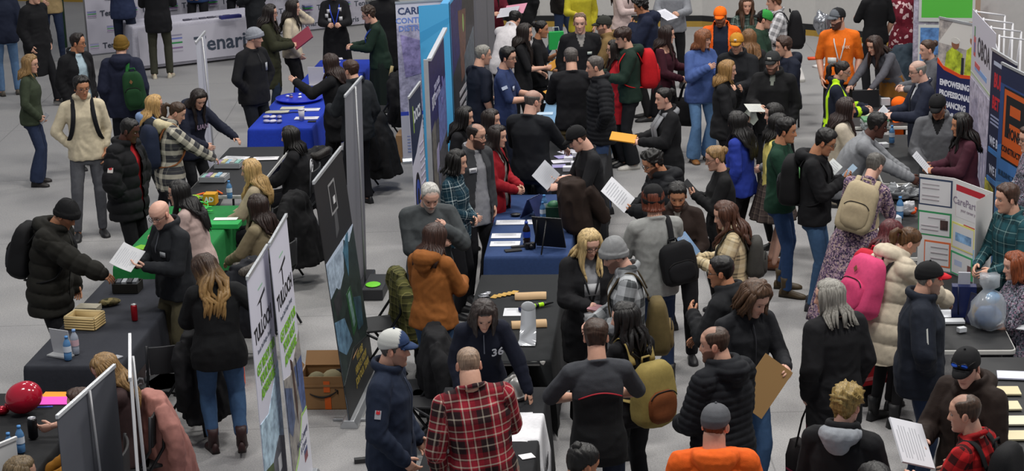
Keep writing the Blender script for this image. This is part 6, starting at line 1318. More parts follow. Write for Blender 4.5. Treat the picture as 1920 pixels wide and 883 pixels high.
p('red_brim', 'man in black cap with red brim and navy jacket, grey goatee', 1744, 489, 1.79, 82, look=88, pitch=6, build=1.1, top=[G('jacket', '#191e29', hem=.16, g=.036)], bot=B('jeans', '#222f48'), L='pocket', R='pocket', hatspec=('cap', '#141416', None, dict(brim='#c0202a', label='black cap with red brim')), hr=('crop', 'grey'), beard=.4)
p('teal_shirt', 'man with brown hair in teal plaid shirt behind the folding display board', 1888, 344, 1.78, 292, look=280, top=[G('shirt', 'teal2')], bot=B('trousers', '#1a1c22'), L='low', R='low', hr=('short', '#3c261b'), hopt=dict(t=.02))
p('edge_glasses', 'person with glasses in dark patterned shirt at the edge beyond blue banner', 1930, 236, 1.78, 275, top=[G('shirt', 'blousefloral')], bot=B('trousers', '#1a1c22'), L='low', R='low', hr=('short', 'brown'), gl=1)
p('flower_blouse', 'red-haired woman in grey flowered blouse seated behind plastic bag', 1902, 472, 1.70, 276, stance='sit', sex='f', build=1.08, top=[G('blouse', 'blousefloral')], bot=B('trousers', '#1a1a20'), L='table', R='table', hr=('bob', '#7a3d20'), hopt=dict(len=.08, amp=2), skin='p')
p('writer', 'person writing with purple pen on white sheets at table edge', 0, 0, 1.70, 275, anch=(2035, 640, .9), stance='sit', sex='f', top=[G('sweater', '#1c1c22')], bot=B('trousers', '#1a1a20'), L=((-.05, .36, -.28), (.5, -.4, -.5), (-.3, 0, -1)), R='table', hr=('long', 'brown'))
# front
p('grey_hair_coat', 'person with long grey hair in black wool coat, back turned', 1552, 524, 1.76, 205, look=262, top=[G('coat', '#17171a', hem=.28)], bot=B('trousers', '#101013'), L='down', R='down', hr=('long', '#84817a'), hopt=dict(len=.14, n=26), skin='p')
p('black_hood_crop', 'man with cropped black hair and glasses in black hooded jacket', 1350, 479, 1.76, 240, look=255, top=[G('jacket', '#1a1b1e', hood=True)], bot=B('trousers', '#111114'), L='chest', R='low', hr=('short', 'black'), hopt=dict(t=.012), gl=1, skin='t')
p('camel_plaid', 'woman with long curly brown hair in cream and black plaid jacket', 1354, 378, 1.67, 262, look=275, pitch=16, sex='f', top=[G('jacket', 'camelplaid', g=.026)], bot=B('trousers', '#131317'), L='read', R='read', hr=('wavy', '#45291c'), hopt=dict(len=.24, amp=1.6, r=.021))
p('denim_black', 'man with wavy brown hair in black denim shirt holding kraft folder', 1426, 534, 1.81, 26, look=42, pitch=30, top=[G('shirt', '#1b1c20')], bot=B('jeans', '#46658c'), L='front', R='low', hr=('wavy', '#46301f'), hopt=dict(len=.06, ph0=66, amp=1.3, t=.034, r=.023, n=26), beard=.25, skin='p')
p('balding_puffer', 'balding bearded man in black quilted hooded jacket, back turned', 1338, 610, 1.81, 220, look=255, build=1.08, top=[G('puffer_jacket', '#14161b', quilt=.05, g=.036, hood=True)], bot=B('jeans', '#1e2738'), L='low', R='low', hr=('crop', '#3a2a20'), hopt=dict(recede=1.1, t=.006), beard=.75)
p('orange_hoodie', 'person in grey cap and bright orange hoodie, back turned', 1342, 756, 1.78, 178, look=158, build=1.2, top=[G('hoodie', '#e2601c', bighood=1)], bot=B('jeans', '#22304a'), hatspec=('cap', '#55565a'), hr=('crop', 'brown'), L='low', R='low')
p('messy_blond', 'person with messy blond hair and grey hood over black jacket', 1590, 722, 1.76, 155, look=140, top=[G('jacket', '#131316', hood='#868a90', g=.028)], bot=B('trousers', '#131317'), hr=('messy', '#86703f'), skin='p', L='low', R='low')
p('blue_shades', 'man in black cap with blue sunglasses on top and dark brown jacket', 1810, 654, 1.80, 312, look=325, pitch=20, top=[G('jacket', '#251b17', hood=True)], bot=B('trousers', '#15151a'), L='low', R='front', hatspec=('cap', '#141416'), hr=('crop', 'dark'), skin='p')
p('buffalo_check', 'balding man in red and black buffalo check shirt with black backpack', 1808, 737, 1.74, 232, look=250, top=[G('shirt', 'buffalo', loose=.006)], bot=B('jeans', '#1f2a40'), L='front', R='low', hr=('crop', '#3c2a1e'), hopt=dict(recede=1.1, t=.006))
def rag(seg, u, h, fr, v, vv): return ((seg == 0) & (h < .36 - (np.abs(u) / .16) ** 2 * .05)) * 1.0
p('raglan_tee', 'man in charcoal and black sports tee with red piping, back turned', 1117, 597, 1.81, 188, look=176, top=[G('t_shirt', '#3a3c41', c2='#141517', mask=rag, hem=.16)], bot=B('jeans', '#1a2234'), L=((-.08, .27, -.27), (1, -.2, -.2), (-.7, 0, -.5)), R=((-.08, .27, -.27), (1, -.2, -.2), (-.7, 0, -.5)), hr=('short', '#35241a'), hopt=dict(t=.014), skin='f')
p('tan_pack_girl', 'woman with long black hair in black tee wearing tan canvas backpack', 1168, 567, 1.66, 215, look=258, sex='f', top=[G('t_shirt', '#121215')], bot=B('trousers', '#15161a'), L='front', R='low', hr=('wavy', 'black'), hopt=dict(len=.20), skin='p')
p('beanie_plaid', 'man in light grey beanie and black, white plaid jacket, in profile', 1143, 449, 1.79, 268, look=275, pitch=24, top=[G('jacket', 'greyplaid', g=.024)], bot=B('jeans', '#20283a'), L='low', R='low', hatspec=('beanie', '#7e7f80', None, dict(slouch=.02)), hr=('short', 'brown'), beard=.7, skin='p')
p('blond_long', 'woman with long pale blond hair and glasses in open black coat', 1108, 433, 1.71, 12, look=18, pitch=22, sex='f', build=1.08, top=[G('t_shirt', '#85868a'), G('coat', '#151518', hem=.35, open=(.055, .07))], bot=B('trousers', '#131316'), L='low', R='front', hr=('wavy', '#b39a6c'), hopt=dict(len=.24, ph0=55, r=.017), gl=1, skin='p')
p('top_knot', 'man with black hair tied in a top bun, at front of crowd', 1100, 832, 1.74, 140, look=120, pitch=20, skin='t', top=[G('jacket', '#1a1c22')], bot=B('trousers', '#15161a'), hr=('bun', 'black'), hopt=dict(bz=.105, by=-.075, br=.034, t=.016), L='low', R='low')
p('front_dark_hair', 'person with dark hair at very front below the grey hood', 1642, 868, 1.72, 200, top=[G('jacket', '#131316')], bot=B('trousers', '#15161a'), hr=('short', 'black'))
# ------------------------------------------------------------------ things on the tables
def lid_box(name, label, cat, loc, size, col, rot=0, lid=None, group=None, open_=False, inner='#2b2a28', text=None, tcol='#e8e8e8', th=.006):
    r = thing(name, label, cat, loc, rot, group); w, d, h = size; mb = MB()
    if open_:
        mb.box((0, 0, th / 2), (w, d, th))
        for s in (-1, 1): mb.box((s * (w - th) / 2, 0, h / 2), (th, d, h)); mb.box((0, s * (d - th) / 2, h / 2), (w - 2 * th, th, h))
    else: mb.box((0, 0, h / 2), (w, d, h))
    mb.build('box_body', mat(col, .6), r, smooth=False, bev=.003)
    if lid: MB().box((0, 0, h + .006), (w + .008, d + .008, .014)).build('lid', mat(lid, .55), r, smooth=False, bev=.003)
    if text: lettering(text, h * .6, mat(tcol), r, m4(A([[1, 0, 0], [0, 0, -1], [0, 1, 0]]).astype(float), (0, -d / 2 - .002, h / 2)), bold=.003)
    return r
# charcoal table
r = thing('wicker_basket', 'pale wicker basket of small wrapped goods on charcoal cloth', 'basket', tp(160, 612), -14); mb = MB(); ww, dd, hh = .27, .20, .11
for s in (-1, 1):
    mb.box((s * ww / 2, 0, hh / 2), (.014, dd, hh)); mb.box((0, s * dd / 2, hh / 2), (ww, .014, hh))
    for k in range(5): mb.tube([(s * (ww / 2 + .006), -dd / 2, .012 + k * .022), (s * (ww / 2 + .006), dd / 2, .012 + k * .022)], .009, 6); mb.tube([(-ww / 2, s * (dd / 2 + .006), .012 + k * .022), (ww / 2, s * (dd / 2 + .006), .012 + k * .022)], .009, 6)
mb.box((0, 0, .006), (ww, dd, .012)); mb.build('basket_body', mat('#c2a976', .7), r)
mb = MB(); mb.tube([(-ww / 2, -dd / 2, hh), (ww / 2, -dd / 2, hh), (ww / 2, dd / 2, hh), (-ww / 2, dd / 2, hh), (-ww / 2, -dd / 2, hh)], .011, 6); mb.build('rim', mat('#d0bb8c', .7), r)
for k in range(9): simple('wrapped_sweet', 'small white wrapped sweet inside the wicker basket', 'sweet', MB().ell((0, 0, 0), (.028, .018, .014), rz(k * 40)), mat('#b9b3a6', .3), tuple(A(tp(160, 612)) + A([(k % 3 - 1) * .06, (k // 3 - 1) * .045, .035])), group='wrapped sweets in the basket')
lid_box('card_box', 'flat cream box behind the wicker basket', 'box', tp(166, 583), (.20, .14, .05), '#b7b09c', -10)
simple('wrapped_bundle', 'plastic-wrapped bundle of patterned goods past the wicker basket', 'package', MB().ell((0, 0, .03), (.10, .06, .035)), cloth('camo'), tp(206, 572), 20)
lid_box('display_tray', 'open black box with gold pattern holding small goods, below the papers', 'box', tp(240, 545), (.24, .18, .09), '#1a1814', -6, open_=True)
for k in range(4): lid_box('small_packet', 'small dark and silver packet inside black box', 'packet', tuple(A(tp(240, 545)) + A([(k - 1.5) * .05, .0, .012])), (.04, .12, .09), ('#3a3d44', '#8a8d92', '#24262a', '#6d7075')[k], group='packets in the black box')
r = thing('sign_holder', 'white upright sign holder near the end of charcoal cloth', 'sign', tp(112, 668), -28); mb = MB(); mb.box((0, .03, .11), (.20, .006, .24), rx(8)); mb.build('sign_panel', mat('#b9babd', .4), r, smooth=False); MB().box((0, .01, .006), (.21, .10, .012)).build('sign_foot', mat('#a9aaac', .3), r, smooth=False)
bottle(tp(128, 675), 'water bottle with blue label by white sign holder, nearer one'); bottle(tp(142, 664), 'clear bottle with pink and white label by white sign holder', col='#aeb6c4', lab='#c4a4ac', capc='#6f95c8', h=.22)
def can(loc, label, col, top='#a9abb0', h=.122, r_=.033, name='drink_can', group=None):
    r = thing(name, label, 'can', loc, 0, group); a = np.linspace(0, 2 * pi, 20, endpoint=False); mb = MB(); mb.loft([np.stack([np.cos(a) * q * r_, np.sin(a) * q * r_, np.full(20, z * h)], 1) for z, q in ((0, .8), (.06, 1), (.88, 1), (.97, .82))]); mb.build('can_body', mat(col, .3, .4), r)
    mb = MB(); mb.loft([np.stack([np.cos(a) * q * r_, np.sin(a) * q * r_, np.full(20, z * h)], 1) for z, q in ((.965, .84), (1, .82), (.985, .74))]); mb.build('can_top', mat(top, .3, .8), r); return r
can(tp(253, 601), 'slim red drink can standing on charcoal cloth', '#8c1520', '#c9c9c9', .15, .028)
sheet('white phone lying at the near end of charcoal cloth', None, '#9a9ca2', tp(213, 673), (.075, .15), -35, .009, name='mobile_phone', cat='phone')
lid_box('logo_cube', 'green and orange paper cube with white letters at green cloth corner', 'cube', tp(268, 487), (.13, .13, .13), '#6aa51e', -30, text='AD'); MB().box((.068, 0, .065), (.004, .125, .125)).build('orange_side', mat('#e0601c'), bpy.data.objects['logo_cube'], smooth=False)
sheet('green and white flyer beside the green paper cube', None, '#b9c9b9', tp(280, 470), (.15, .2), -20, name='flyer', cat='flyer')
# green table
lid_box('logo_cube', 'amber paper cube with white letters at far end of green cloth', 'cube', tp(396, 382), (.13, .13, .12), '#c08a14', -8, text='AD')
r = thing('mug', 'lime green mug beside the amber paper cube', 'mug', tp(366, 384), 0); a = np.linspace(0, 2 * pi, 20, endpoint=False); MB().loft([np.stack([np.cos(a) * q, np.sin(a) * q, np.full(20, z)], 1) for z, q in ((0, .045), (.10, .05), (.10, .044), (.01, .04))]).build('mug_body', mat('#86b41c', .3), r); MB().tube([(.048, 0, .085), (.085, 0, .075), (.085, 0, .03), (.047, 0, .02)], .008, 8).build('handle', mat('#86b41c', .3), r)
bottle(tp(431, 372), 'clear water bottle behind the amber cube on green cloth', h=.20)
for k, (px_, py_) in enumerate(((381, 398), (388, 392), (376, 391), (392, 400))): simple('ribbon_bow', 'bright green ribbon curl on the green cloth', 'ribbon', MB().tube([(math.cos(t_ * .9) * (.045 - t_ * .002), math.sin(t_ * .9 + k) * .04, .01 + .006 * t_) for t_ in range(14)], .007, 6), mat('#4fd060', .4), tp(px_, py_), k * 50, group='green ribbon curls')
lid_box('folder_box', 'flat green box with white sheet on top on green cloth', 'box', tp(420, 425), (.34, .18, .05), '#2aa050', -6); sheet('white sheet on the flat green box', None, '#d8dcd8', (*tp(424, 420)[:2], .80), (.24, .10), -4)
for k, (px_, py_) in enumerate(((374, 366), (412, 362))): simple('orange_stick', 'orange marker lying by the amber paper cube', 'marker', MB().tube([(-.07, 0, .01), (.07, 0, .01)], .010, 8), mat('#e0601c', .4), tp(px_, py_), 50 + 70 * k, group='orange markers by the amber cube')
# black table with organizers
for k, (px_, py_, lb) in enumerate(((402, 338, 'clear plastic tray of crafts, nearest green cloth'), (430, 312, 'clear plastic tray beside the white papers'))):
    lid_box('plastic_tray', lb, 'tray', tp(px_, py_), (.30, .22, .06), '#8f9296', -8, open_=True)
    for j in range(5): lid_box('craft_card', 'coloured craft card in a clear plastic tray', 'card', tuple(A(tp(px_, py_)) + A([(j - 2) * .052, .0, .012])), (.045, .17, .05 + .01 * (j % 2)), ('#7fa8a0', '#9a86a8', '#b9b48a', '#86a9c0', '#a8a8a8')[(j + k) % 5], -8, group='craft cards in the trays')
sheet('large white paper beneath the pointing hand', None, '#d4d4d8', tp(441, 297), (.30, .20), -14, lines=6); sheet('white paper with pink writing by seated woman in black hoodie', None, '#d2d0d2', tp(498, 297), (.30, .16), -2, lines=5)
# royal blue table
r = thing('serving_tray', 'round royal blue tray of bright trinkets', 'tray', tp(562, 188), 0); a = np.linspace(0, 2 * pi, 32, endpoint=False); MB().loft([np.stack([np.cos(a) * q, np.sin(a) * q, np.full(32, z)], 1) for z, q in ((0, .26), (.035, .32), (.045, .32), (.012, .25))]).build('tray_body', mat('#1f35b8', .3), r)
for k in range(8): simple('trinket', 'small shiny trinket on the round blue tray', 'trinket', MB().ell((0, 0, .0), (.03, .022, .014), rz(k * 37)), mat(('#c9c9d4', '#8a5a70', '#d8d8e0', '#6a78a0')[k % 4], .25, .3), tuple(A(tp(562, 184)) + A([.16 * math.cos(k * .8), .10 * math.sin(k * .8), .035])), group='trinkets on the round tray')
for px_, py_, w_, h_, lb, c_ in ((548, 203, .30, .10, 'cream booklet behind the cup on royal blue cloth', '#b9b7a4'), (520, 210, .30, .09, 'second cream booklet at aisle side of royal blue cloth', '#b6b49f'), (582, 206, .24, .10, 'white leaflet behind the tall white cup', '#d4d2da'), (575, 222, .30, .10, 'white leaflet in front of the tall white cup', '#d2d0d8')): sheet(lb, None, c_, tp(px_, py_), (w_, h_ * 1.5), -4, lines=4, th=.008)
r = thing('paper_cup', 'tall white paper cup on royal blue cloth', 'cup', tp(566, 226), 0); a = np.linspace(0, 2 * pi, 20, endpoint=False); MB().loft([np.stack([np.cos(a) * q, np.sin(a) * q, np.full(20, z)], 1) for z, q in ((0, .030), (.14, .042))]).build('cup_body', mat('#c9c6cc', .5), r); MB().tube([(0, 0, .14), (0, 0, .152)], .045, 18).build('cup_lid', mat('#d8d5da', .4), r)
sheet('black phone by the tall white cup', None, '#16161c', tp(585, 228), (.10, .07), -4, .009, name='mobile_phone', cat='phone')
for k in range(6): simple('sweet_bag', 'clear bag of sweets on royal blue cloth', 'sweets', MB().ell((0, 0, .02), (.05, .035, .022), rz(k * 50)), mat(('#a8a6be', '#c9c6d4', '#8a88a8')[k % 3], .2), tp(500 + (k % 3) * 12, 222 + (k // 3) * 8), group='clear bags of sweets')
simple('lanyard', 'dark blue lanyard strap lying on royal blue cloth', 'lanyard', MB().tube([(-.2, -.05, .006), (-.05, -.02, .01), (.05, .05, .006), (.15, .04, .006), (.22, .1, .006)], .008, 6), mat('#1a2456'), tp(540, 213))
r = thing('sign_holder', 'white upright card sign on far royal blue cloth', 'sign', tp(594, 160), -10); MB().box((0, 0, .13), (.22, .006, .26), rx(8)).build('sign_panel', mat('#c6c4cc', .4), r, smooth=False); MB().box((0, .0, .006), (.22, .09, .012)).build('sign_foot', mat('#b4b2ba', .3), r, smooth=False)
for k in range(5): sheet('white leaflet scattered on the far royal blue cloth', None, '#c9c7d4', tp(612 + k * 6, 138 - k * 7), (.14, .10), k * 25, group='leaflets on the far blue cloth', name='leaflet', cat='leaflet')
# white logo table
for k in range(6): lid_box('giveaway_box', 'dark giveaway packet on white logo cloth', 'packet', tp(350 + k * 15, 38 - k * 1.6), (.12, .08, .02), ('#4a4856', '#8d8b98', '#5a5866')[k % 3], 27, group='giveaways on the white logo cloth')
lid_box('blue_case', 'long dark blue case at end of white logo cloth', 'case', tp(432, 34), (.36, .12, .05), '#2a2c70', 27)
# black cloth with balloon
def balloon(loc, label, col, r_=.14, tail=True, d=(0, 0, -1)):
    r = thing('balloon', label, 'balloon', loc); mb = MB().ell((0, 0, 0), (r_, r_, r_ * 1.12), None, 28, 20); v = mb.v[0]; v *= (1 + .12 * np.clip(-v[:, 2:3] / r_, 0, 1)); M = np.stack([nrm(np.cross(A([0, 1., .2]), -A(d))), nrm(np.cross(-A(d), nrm(np.cross(A([0, 1., .2]), -A(d))))), nrm(-A(d))], 1); mb.v[0] = v @ M.T
    mb.build('balloon_skin', mat(col, .12, spec=.6), r); MB().tube([A(d) * r_ * 1.2, A(d) * r_ * 1.34], [.010, .02], 8).build('knot', mat(col, .3), r)
balloon(tuple(A(tp(50, 775)) + A([0, 0, .135])), 'red balloon resting on the black cloth', '#a3142c', .12, d=(-.9, -.2, -.35)); balloon(tuple(at(236, 860, .5)), 'blue balloon half hidden behind grey panel', '#1a4cc8', .12)
simple('foil_wrapper', 'crumpled red foil packet beside the red balloon', 'packet', MB().ell((0, 0, .03), (.06, .05, .035)), mat('#a01428', .15, .6), tp(4, 776))
sheet('bright pink folder on the black cloth', None, '#e048b8', tp(106, 752), (.30, .17), -4, .006, name='folder', cat='folder'); sheet('orange folder under the bright pink folder', None, '#e0901c', tp(112, 742), (.28, .16), -6, .004, name='folder', cat='folder')
simple('pen', 'blue pen lying in front of the pink folder', 'pen', MB().tube([(-.07, 0, .008), (.07, 0, .008)], .006, 8), mat('#3a55c0', .3), tp(82, 765), 4)
bottle(tp(40, 848), 'water bottle with white label beside black cloth edge, taller looking one'); bottle(tp(20, 862), 'water bottle with white label closest to the pale corner banner')
can(tuple(hand_w('chin_blond', 0) + A([-.05, -.02, -.07])), 'tall black drink can held in bare hand in front of the red balloon', '#16171a', h=.16, r_=.036)
# slate blue table
for px_, py_, lb in ((957, 417, 'white sheet farthest along slate blue cloth'), (949, 442, 'white sheet in the middle of slate blue cloth'), (947, 457, 'white sheet nearest the dark phone on slate blue cloth'), (1003, 416, 'white sheet half under the blue folded sign')): sheet(lb, None, '#d6d7dd', tp(px_, py_), (.29, .17) if px_ < 1000 else (.16, .17), -4, lines=6)
sheet('black phone lying near front edge of slate blue cloth', None, '#131318', tp(962, 470), (.16, .08), 12, .010, name='mobile_phone', cat='phone'); sheet('dark card case beside the black phone', None, '#1d1e24', tp(973, 463), (.15, .05), 10, .012, name='card_case', cat='case')
r = bottle(tp(988, 460), 'dark soda bottle with blue and red label on slate blue cloth', None, '#241a1c', '#16348c', '#1c3c9c', .24, 'soda_bottle'); MB().ell((0, -.034, .11), (.018, .004, .018)).build('red_emblem', mat('#b02030'), r); MB().ell((0, -.036, .116), (.017, .003, .006)).build('white_emblem', mat('#d8d8dc'), r)
r = thing('camera', 'small black camera beside the soda bottle', 'camera', tp(994, 466), 20); MB().box((0, 0, .03), (.10, .05, .06)).build('camera_body', mat('#121214', .4), r, smooth=False, bev=.008); MB().tube([(0, -.02, .03), (0, -.055, .03)], .022, 14).build('lens', mat('#1c1c22', .2), r)
r = thing('easel_stand', 'black tabletop easel with board leaning, on slate blue cloth', 'easel', tp(1030, 467), -22); MB().box((.0, .0, .17), (.30, .012, .34), rx(20)).build('board', mat('#141416', .4), r, smooth=False); MB().tube([(-.0, -.06, .30), (.0, -.22, .005)], .008, 6).tube([(-.10, -.05, .30), (-.14, -.02, .005)], .008, 6).build('prop_leg', mat('#1a1a1c', .4), r)
r = thing('folded_sign', 'navy folded tent sign behind the easel on slate blue cloth', 'sign', tp(1003, 405), 60); MB().box((0, .055, .10), (.26, .006, .22), rx(24)).box((0, -.055, .10), (.26, .006, .22), rx(-24)).build('sign_panels', mat('#222b58', .5), r, smooth=False)
simple('cable_puck', 'black round charger on slate blue cloth', 'charger', MB().ell((0, 0, .015), (.055, .04, .018)), mat('#15161c', .4), tp(967, 405)); bottle(tp(1021, 402), 'clear water bottle between folded sign and green box'); bottle(tp(1018, 412), 'second clear water bottle in front of green box', h=.19)
r = lid_box('donation_box', 'dark green felt box with round top on slate blue cloth', 'box', tp(1040, 416), (.17, .14, .17), '#123a24', -4); MB().ell((0, 0, .175), (.07, .06, .05)).build('round_lid', mat('#2f6a48', .4), r)
for k in range(5): MB().ell((-.07 + .035 * k, -.073, .02), .006).build('stud', mat('#c9d8c9', .3), r)
# black runner with samples
simple('key_bunch', 'bunch of black keys on white tag at aisle end of black runner', 'keys', MB().ell((0, 0, .012), (.05, .02, .012)).ell((.03, .03, .014), (.03, .02, .012)).box((-.02, -.02, .004), (.09, .06, .008)), mat('#8a8c92', .3, .5), tp(910, 554), 10)
for k in range(5): sheet('gold and white card in a fanned row on black runner', None, ('#b08a3c', '#a8843a')[k % 2], (*tp(928 + k * 9, 556 - k * 1.5)[:2], .745 + k * .002), (.055, .10), -22, .003, name='sample_card', cat='card', group='fanned gold cards')
def halfpipe(loc, label, rot, L=.28, r_=.055):
    r = thing('core_sample', label, 'wood sample', loc, rot); a = np.linspace(0, pi, 14); MB().loft([np.concatenate([np.stack([np.full(14, x), np.cos(a) * r_ + .006 * math.sin(x * 20), np.sin(a) * r_], 1)]) for x in np.linspace(-L / 2, L / 2, 8)]).build('wood_core', mat('#b99a74', .7), r, bev=.004)
halfpipe(tp(995, 559), 'pale wood half-log sample beyond the green marker', -2); halfpipe(tp(992, 612), 'pale wood half-log sample behind clear leaflet stand', 4, .30)
r = thing('marker_pen', 'black and lime green torch lying on black runner', 'torch', tp(1013, 576), 28); MB().tube([(-.07, 0, .022), (.03, 0, .022)], .02, 12).build('grip', mat('#a6e020', .4), r); MB().tube([(.03, 0, .022), (.05, 0, .022), (.13, 0, .022)], [.02, .016, .006], 12).build('tip', mat('#16181a', .4), r); MB().tube([(-.05, 0, .022), (-.02, 0, .022)], .021, 12).build('band', mat('#16181a', .4), r)
simple('lens_disc', 'dark blue round lens disc beside the lime torch', 'disc', MB().tube([(0, 0, 0), (0, 0, .03)], .075, 22), mat('#161c3c', .2), tp(988, 583)); sheet('white form with grey header on black runner', None, '#c6c8cc', tp(966, 585), (.20, .22), -4, lines=3)
r = thing('leaflet_stand', 'curved clear plastic leaflet stand on black runner', 'stand', tp(990, 640), -8); a = np.linspace(-1, 1, 10); mb = MB(); mb.loft([[A([x, y, z]), A([x, y, z + .0])][0:1] + [A([x + w_, y, z]), A([x + w_, y + .006, z + .004]), A([x, y + .006, z + .004])] for x, y, z, w_ in ((-.075, -.13, .004, .15), (-.07, -.02, .02, .14), (-.065, .05, .13, .13), (-.06, .08, .25, .12), (-.06, .09, .27, .12))]); mb.build('stand_sheet', mat('#b6b9be', .12, .1, spec=.7), r); MB().ell((0, .085, .27), (.062, .012, .05)).build('round_top', mat('#c3c6ca', .12, spec=.7), r)
# front table with white runner
cloth_over('white runner with black lettering down its side, under red plaid elbow', (T10[0] + .02, T10[1] + .30), -5, '#d4d4d8', .50, .80, (.0, .62, .0, .62), h=.745, ripple=.2, group=None, name='table_runner'); ro = bpy.data.objects['table_runner']
lettering('WELCOME', .13, mat('#2a2a30'), ro, m4(A([[0, 0, 1], [0, 1, 0], [-1, 0, 0]]).astype(float) @ A([[0, -1, 0], [1, 0, 0], [0, 0, 1]]).astype(float) @ rz(180), (.44, 0, .42)), bold=.003)
r = thing('hard_hat', 'pale grey hard hat on black cloth behind red plaid shoulder', 'hard hat', tp(962, 742), -30); MB().ell((0, 0, .03), (.115, .14, .12), None, 24, 16).build('shell', mat('#b3b1ad', .25), r); MB().ell((0, 0, .025), (.135, .175, .012), None, 24, 8).tube([(0, -.13, .06), (0, -.07, .14), (0, 0, .16), (0, .08, .135)], .012, 8).build('brim', mat('#b3b1ad', .25), r)
sheet('small white card on black cloth below the white runner', None, '#d8d8dc', tp(988, 856), (.10, .09), 20, .004, name='card', cat='card')
# middle tables
for k in range(6): lid_box('small_box', 'small white box in a row on the black middle cloth', 'box', tp(1062 + (k % 2) * 14 + k * 1, 338 - k * 9), (.10, .09, .05), '#c9c9d2', -5, group='small white boxes on middle table')
for k in range(4): sheet('purple and white brochure on the black middle cloth', None, ('#8d86b4', '#c4c2cc')[k % 2], tp(1044 + k * 7, 312 - k * 9), (.20, .15), 10 * k, .006, name='brochure', cat='brochure', lines=4, group='purple and white brochures')
bottle(tp(966, 345), 'soda bottle with purple label by red cardigan woman', None, '#6a5a70', '#6a4a70', '#8a6aa0', .22); bottle(tp(975, 348), 'water bottle by the red cardigan woman', None)
for k in range(3): sheet('pale blue sheet on the pale blue cloth', None, '#b4c9dc', tp(1010 + k * 12, 235 - k * 22), (.2, .15), -4, .004, group='sheets on the pale blue cloth')
r = thing('gift_bag', 'bright green paper bag on far black cloth', 'bag', tp(1043, 92), 8); MB().loft([[A([x * .11, y * .05, z]) for x, y in ((-1, -1), (1, -1), (1, 1), (-1, 1))] for z in (0, .26)]).build('bag_body', mat('#23a04c', .5), r, smooth=False); MB().tube([(-.05, 0, .26), (-.04, 0, .33), (.04, 0, .33), (.05, 0, .26)], .005, 6).build('handle', mat('#d0d0d0'), r)
for k in range(3):
    r = thing('standing_folder', 'white folder standing upright by green paper bag', 'folder', tuple(A(tp(1052 + k * 6, 108 + k * 3))), 62, group='upright folders on far table'); MB().box((0, 0, .13), (.22, .012, .27), rx(14)).build('cover', mat(('#b9b9c2', '#9a9aa6', '#c9c9d0')[k], .4), r, smooth=False)
# right tables
bottle(tp(1672, 268), 'water bottle on black table beside orange vest'); lid_box('leaflet_box', 'small white box of leaflets on black table by grey sweatshirt man', 'box', tp(1655, 276), (.12, .09, .05), '#b4b6ba', 12)
r = thing('laptop', 'open black laptop facing the bending woman in grey', 'laptop', tp(1628, 208), 184); MB().box((0, 0, .01), (.34, .24, .02)).build('keyboard_base', mat('#17181b', .4), r, smooth=False, bev=.004); MB().box((0, -.13, .12), (.34, .012, .23), rx(12)).build('screen', mat('#101114', .3), r, smooth=False, bev=.004)
for k in range(4): lid_box('book', ('thick grey book at bottom of stack by laptop', 'second grey book up in stack by laptop', 'white book second from top of stack by laptop', 'green and cream book on top of stack by laptop')[k], 'book', (*tp(1640, 238)[:2], .738 + k * .03), (.30, .22, .028), ('#8f9698', '#9aa0a2', '#b0b4b4', '#5a8a64')[k], (4, -3, 6, 0)[k])
lid_box('card_stack', 'white stack of cards standing by the suit man', 'card stack', tp(1660, 197), (.11, .07, .09), '#b9bac0', 0); sheet('cream and green flyer beside the laptop', None, '#b9bf9c', tp(1625, 216), (.34, .12), 2, .01, lines=4, name='flyer', cat='flyer')
def vest(loc, label, rot=0, sc=1):
    r = thing('safety_vest', label, 'vest', loc, rot); mb = MB(); mb.loft([np.stack([np.cos(np.linspace(0, 2 * pi, 20, endpoint=False)) * w_ * sc, np.sin(np.linspace(0, 2 * pi, 20, endpoint=False)) * d_ * sc - off, np.full(20, z)], 1) for z, w_, d_, off in ((-.42, .16, .05, .03), (-.2, .17, .06, .03), (0, .15, .07, .0), (.04, .12, .10, -.08), (.03, .10, .05, -.2))]); v = mb.v[0]; mb.v[0] = v + (vn(v * 14) * .025)[:, None]; mb.build('vest_body', cloth('#f0600c'), r)
vest(tuple(A(at(1684, 215, .80))), 'orange safety vest hanging over black table edge by suit man', 60); simple('orange_hat', 'orange cap lying on table by the suit man', 'hat', MB().ell((0, 0, .04), (.10, .11, .09), None, 20, 12).ell((0, -.12, .02), (.08, .07, .012)), cloth('#f0640c'), tp(1686, 200), 20)
r = thing('plastic_wrap', 'crumpled clear plastic wrap on black table past display board', 'plastic bag', tp(1690, 372)); mb = MB().ell((0, 0, .06), (.17, .10, .07), None, 30, 20); v = mb.v[0]; mb.v[0] = v * (1 + .5 * vn(v * 28)[:, None]); mb.build('wrap', mat('#8f9296', .12, spec=.8), r, smooth=False)
can(tp(1739, 380), 'white paper cup on its table by display board', '#c4c6ca', '#d4d4d8', .10, .04, 'paper_cup'); bottle(tp(1687, 410), 'tall water bottle near red-haired woman with pink backpack', h=.23)
r = thing('plastic_bag', 'small white plastic bag beside the tall water bottle', 'plastic bag', tp(1700, 402)); mb = MB().ell((0, 0, .07), (.08, .06, .08), None, 24, 16); v = mb.v[0]; mb.v[0] = v * (1 + .35 * vn(v * 30)[:, None]); mb.build('bag_body', mat('#b0b0b4', .25), r, smooth=False)
simple('orange_toy', 'small orange stress toy by display board', 'toy', MB().ell((0, 0, .03), (.04, .035, .03)).ell((.03, .02, .05), .02), mat('#d8501c', .5), tp(1711, 402)); lid_box('napkin_box', 'white tissue box by the purple dress woman', 'box', tp(1678, 418), (.10, .10, .07), '#b9bcc2', 10)
sheet('white form with blue writing behind navy gift bag', None, '#cfd2d8', tp(1776, 588), (.26, .20), 0, lines=7)
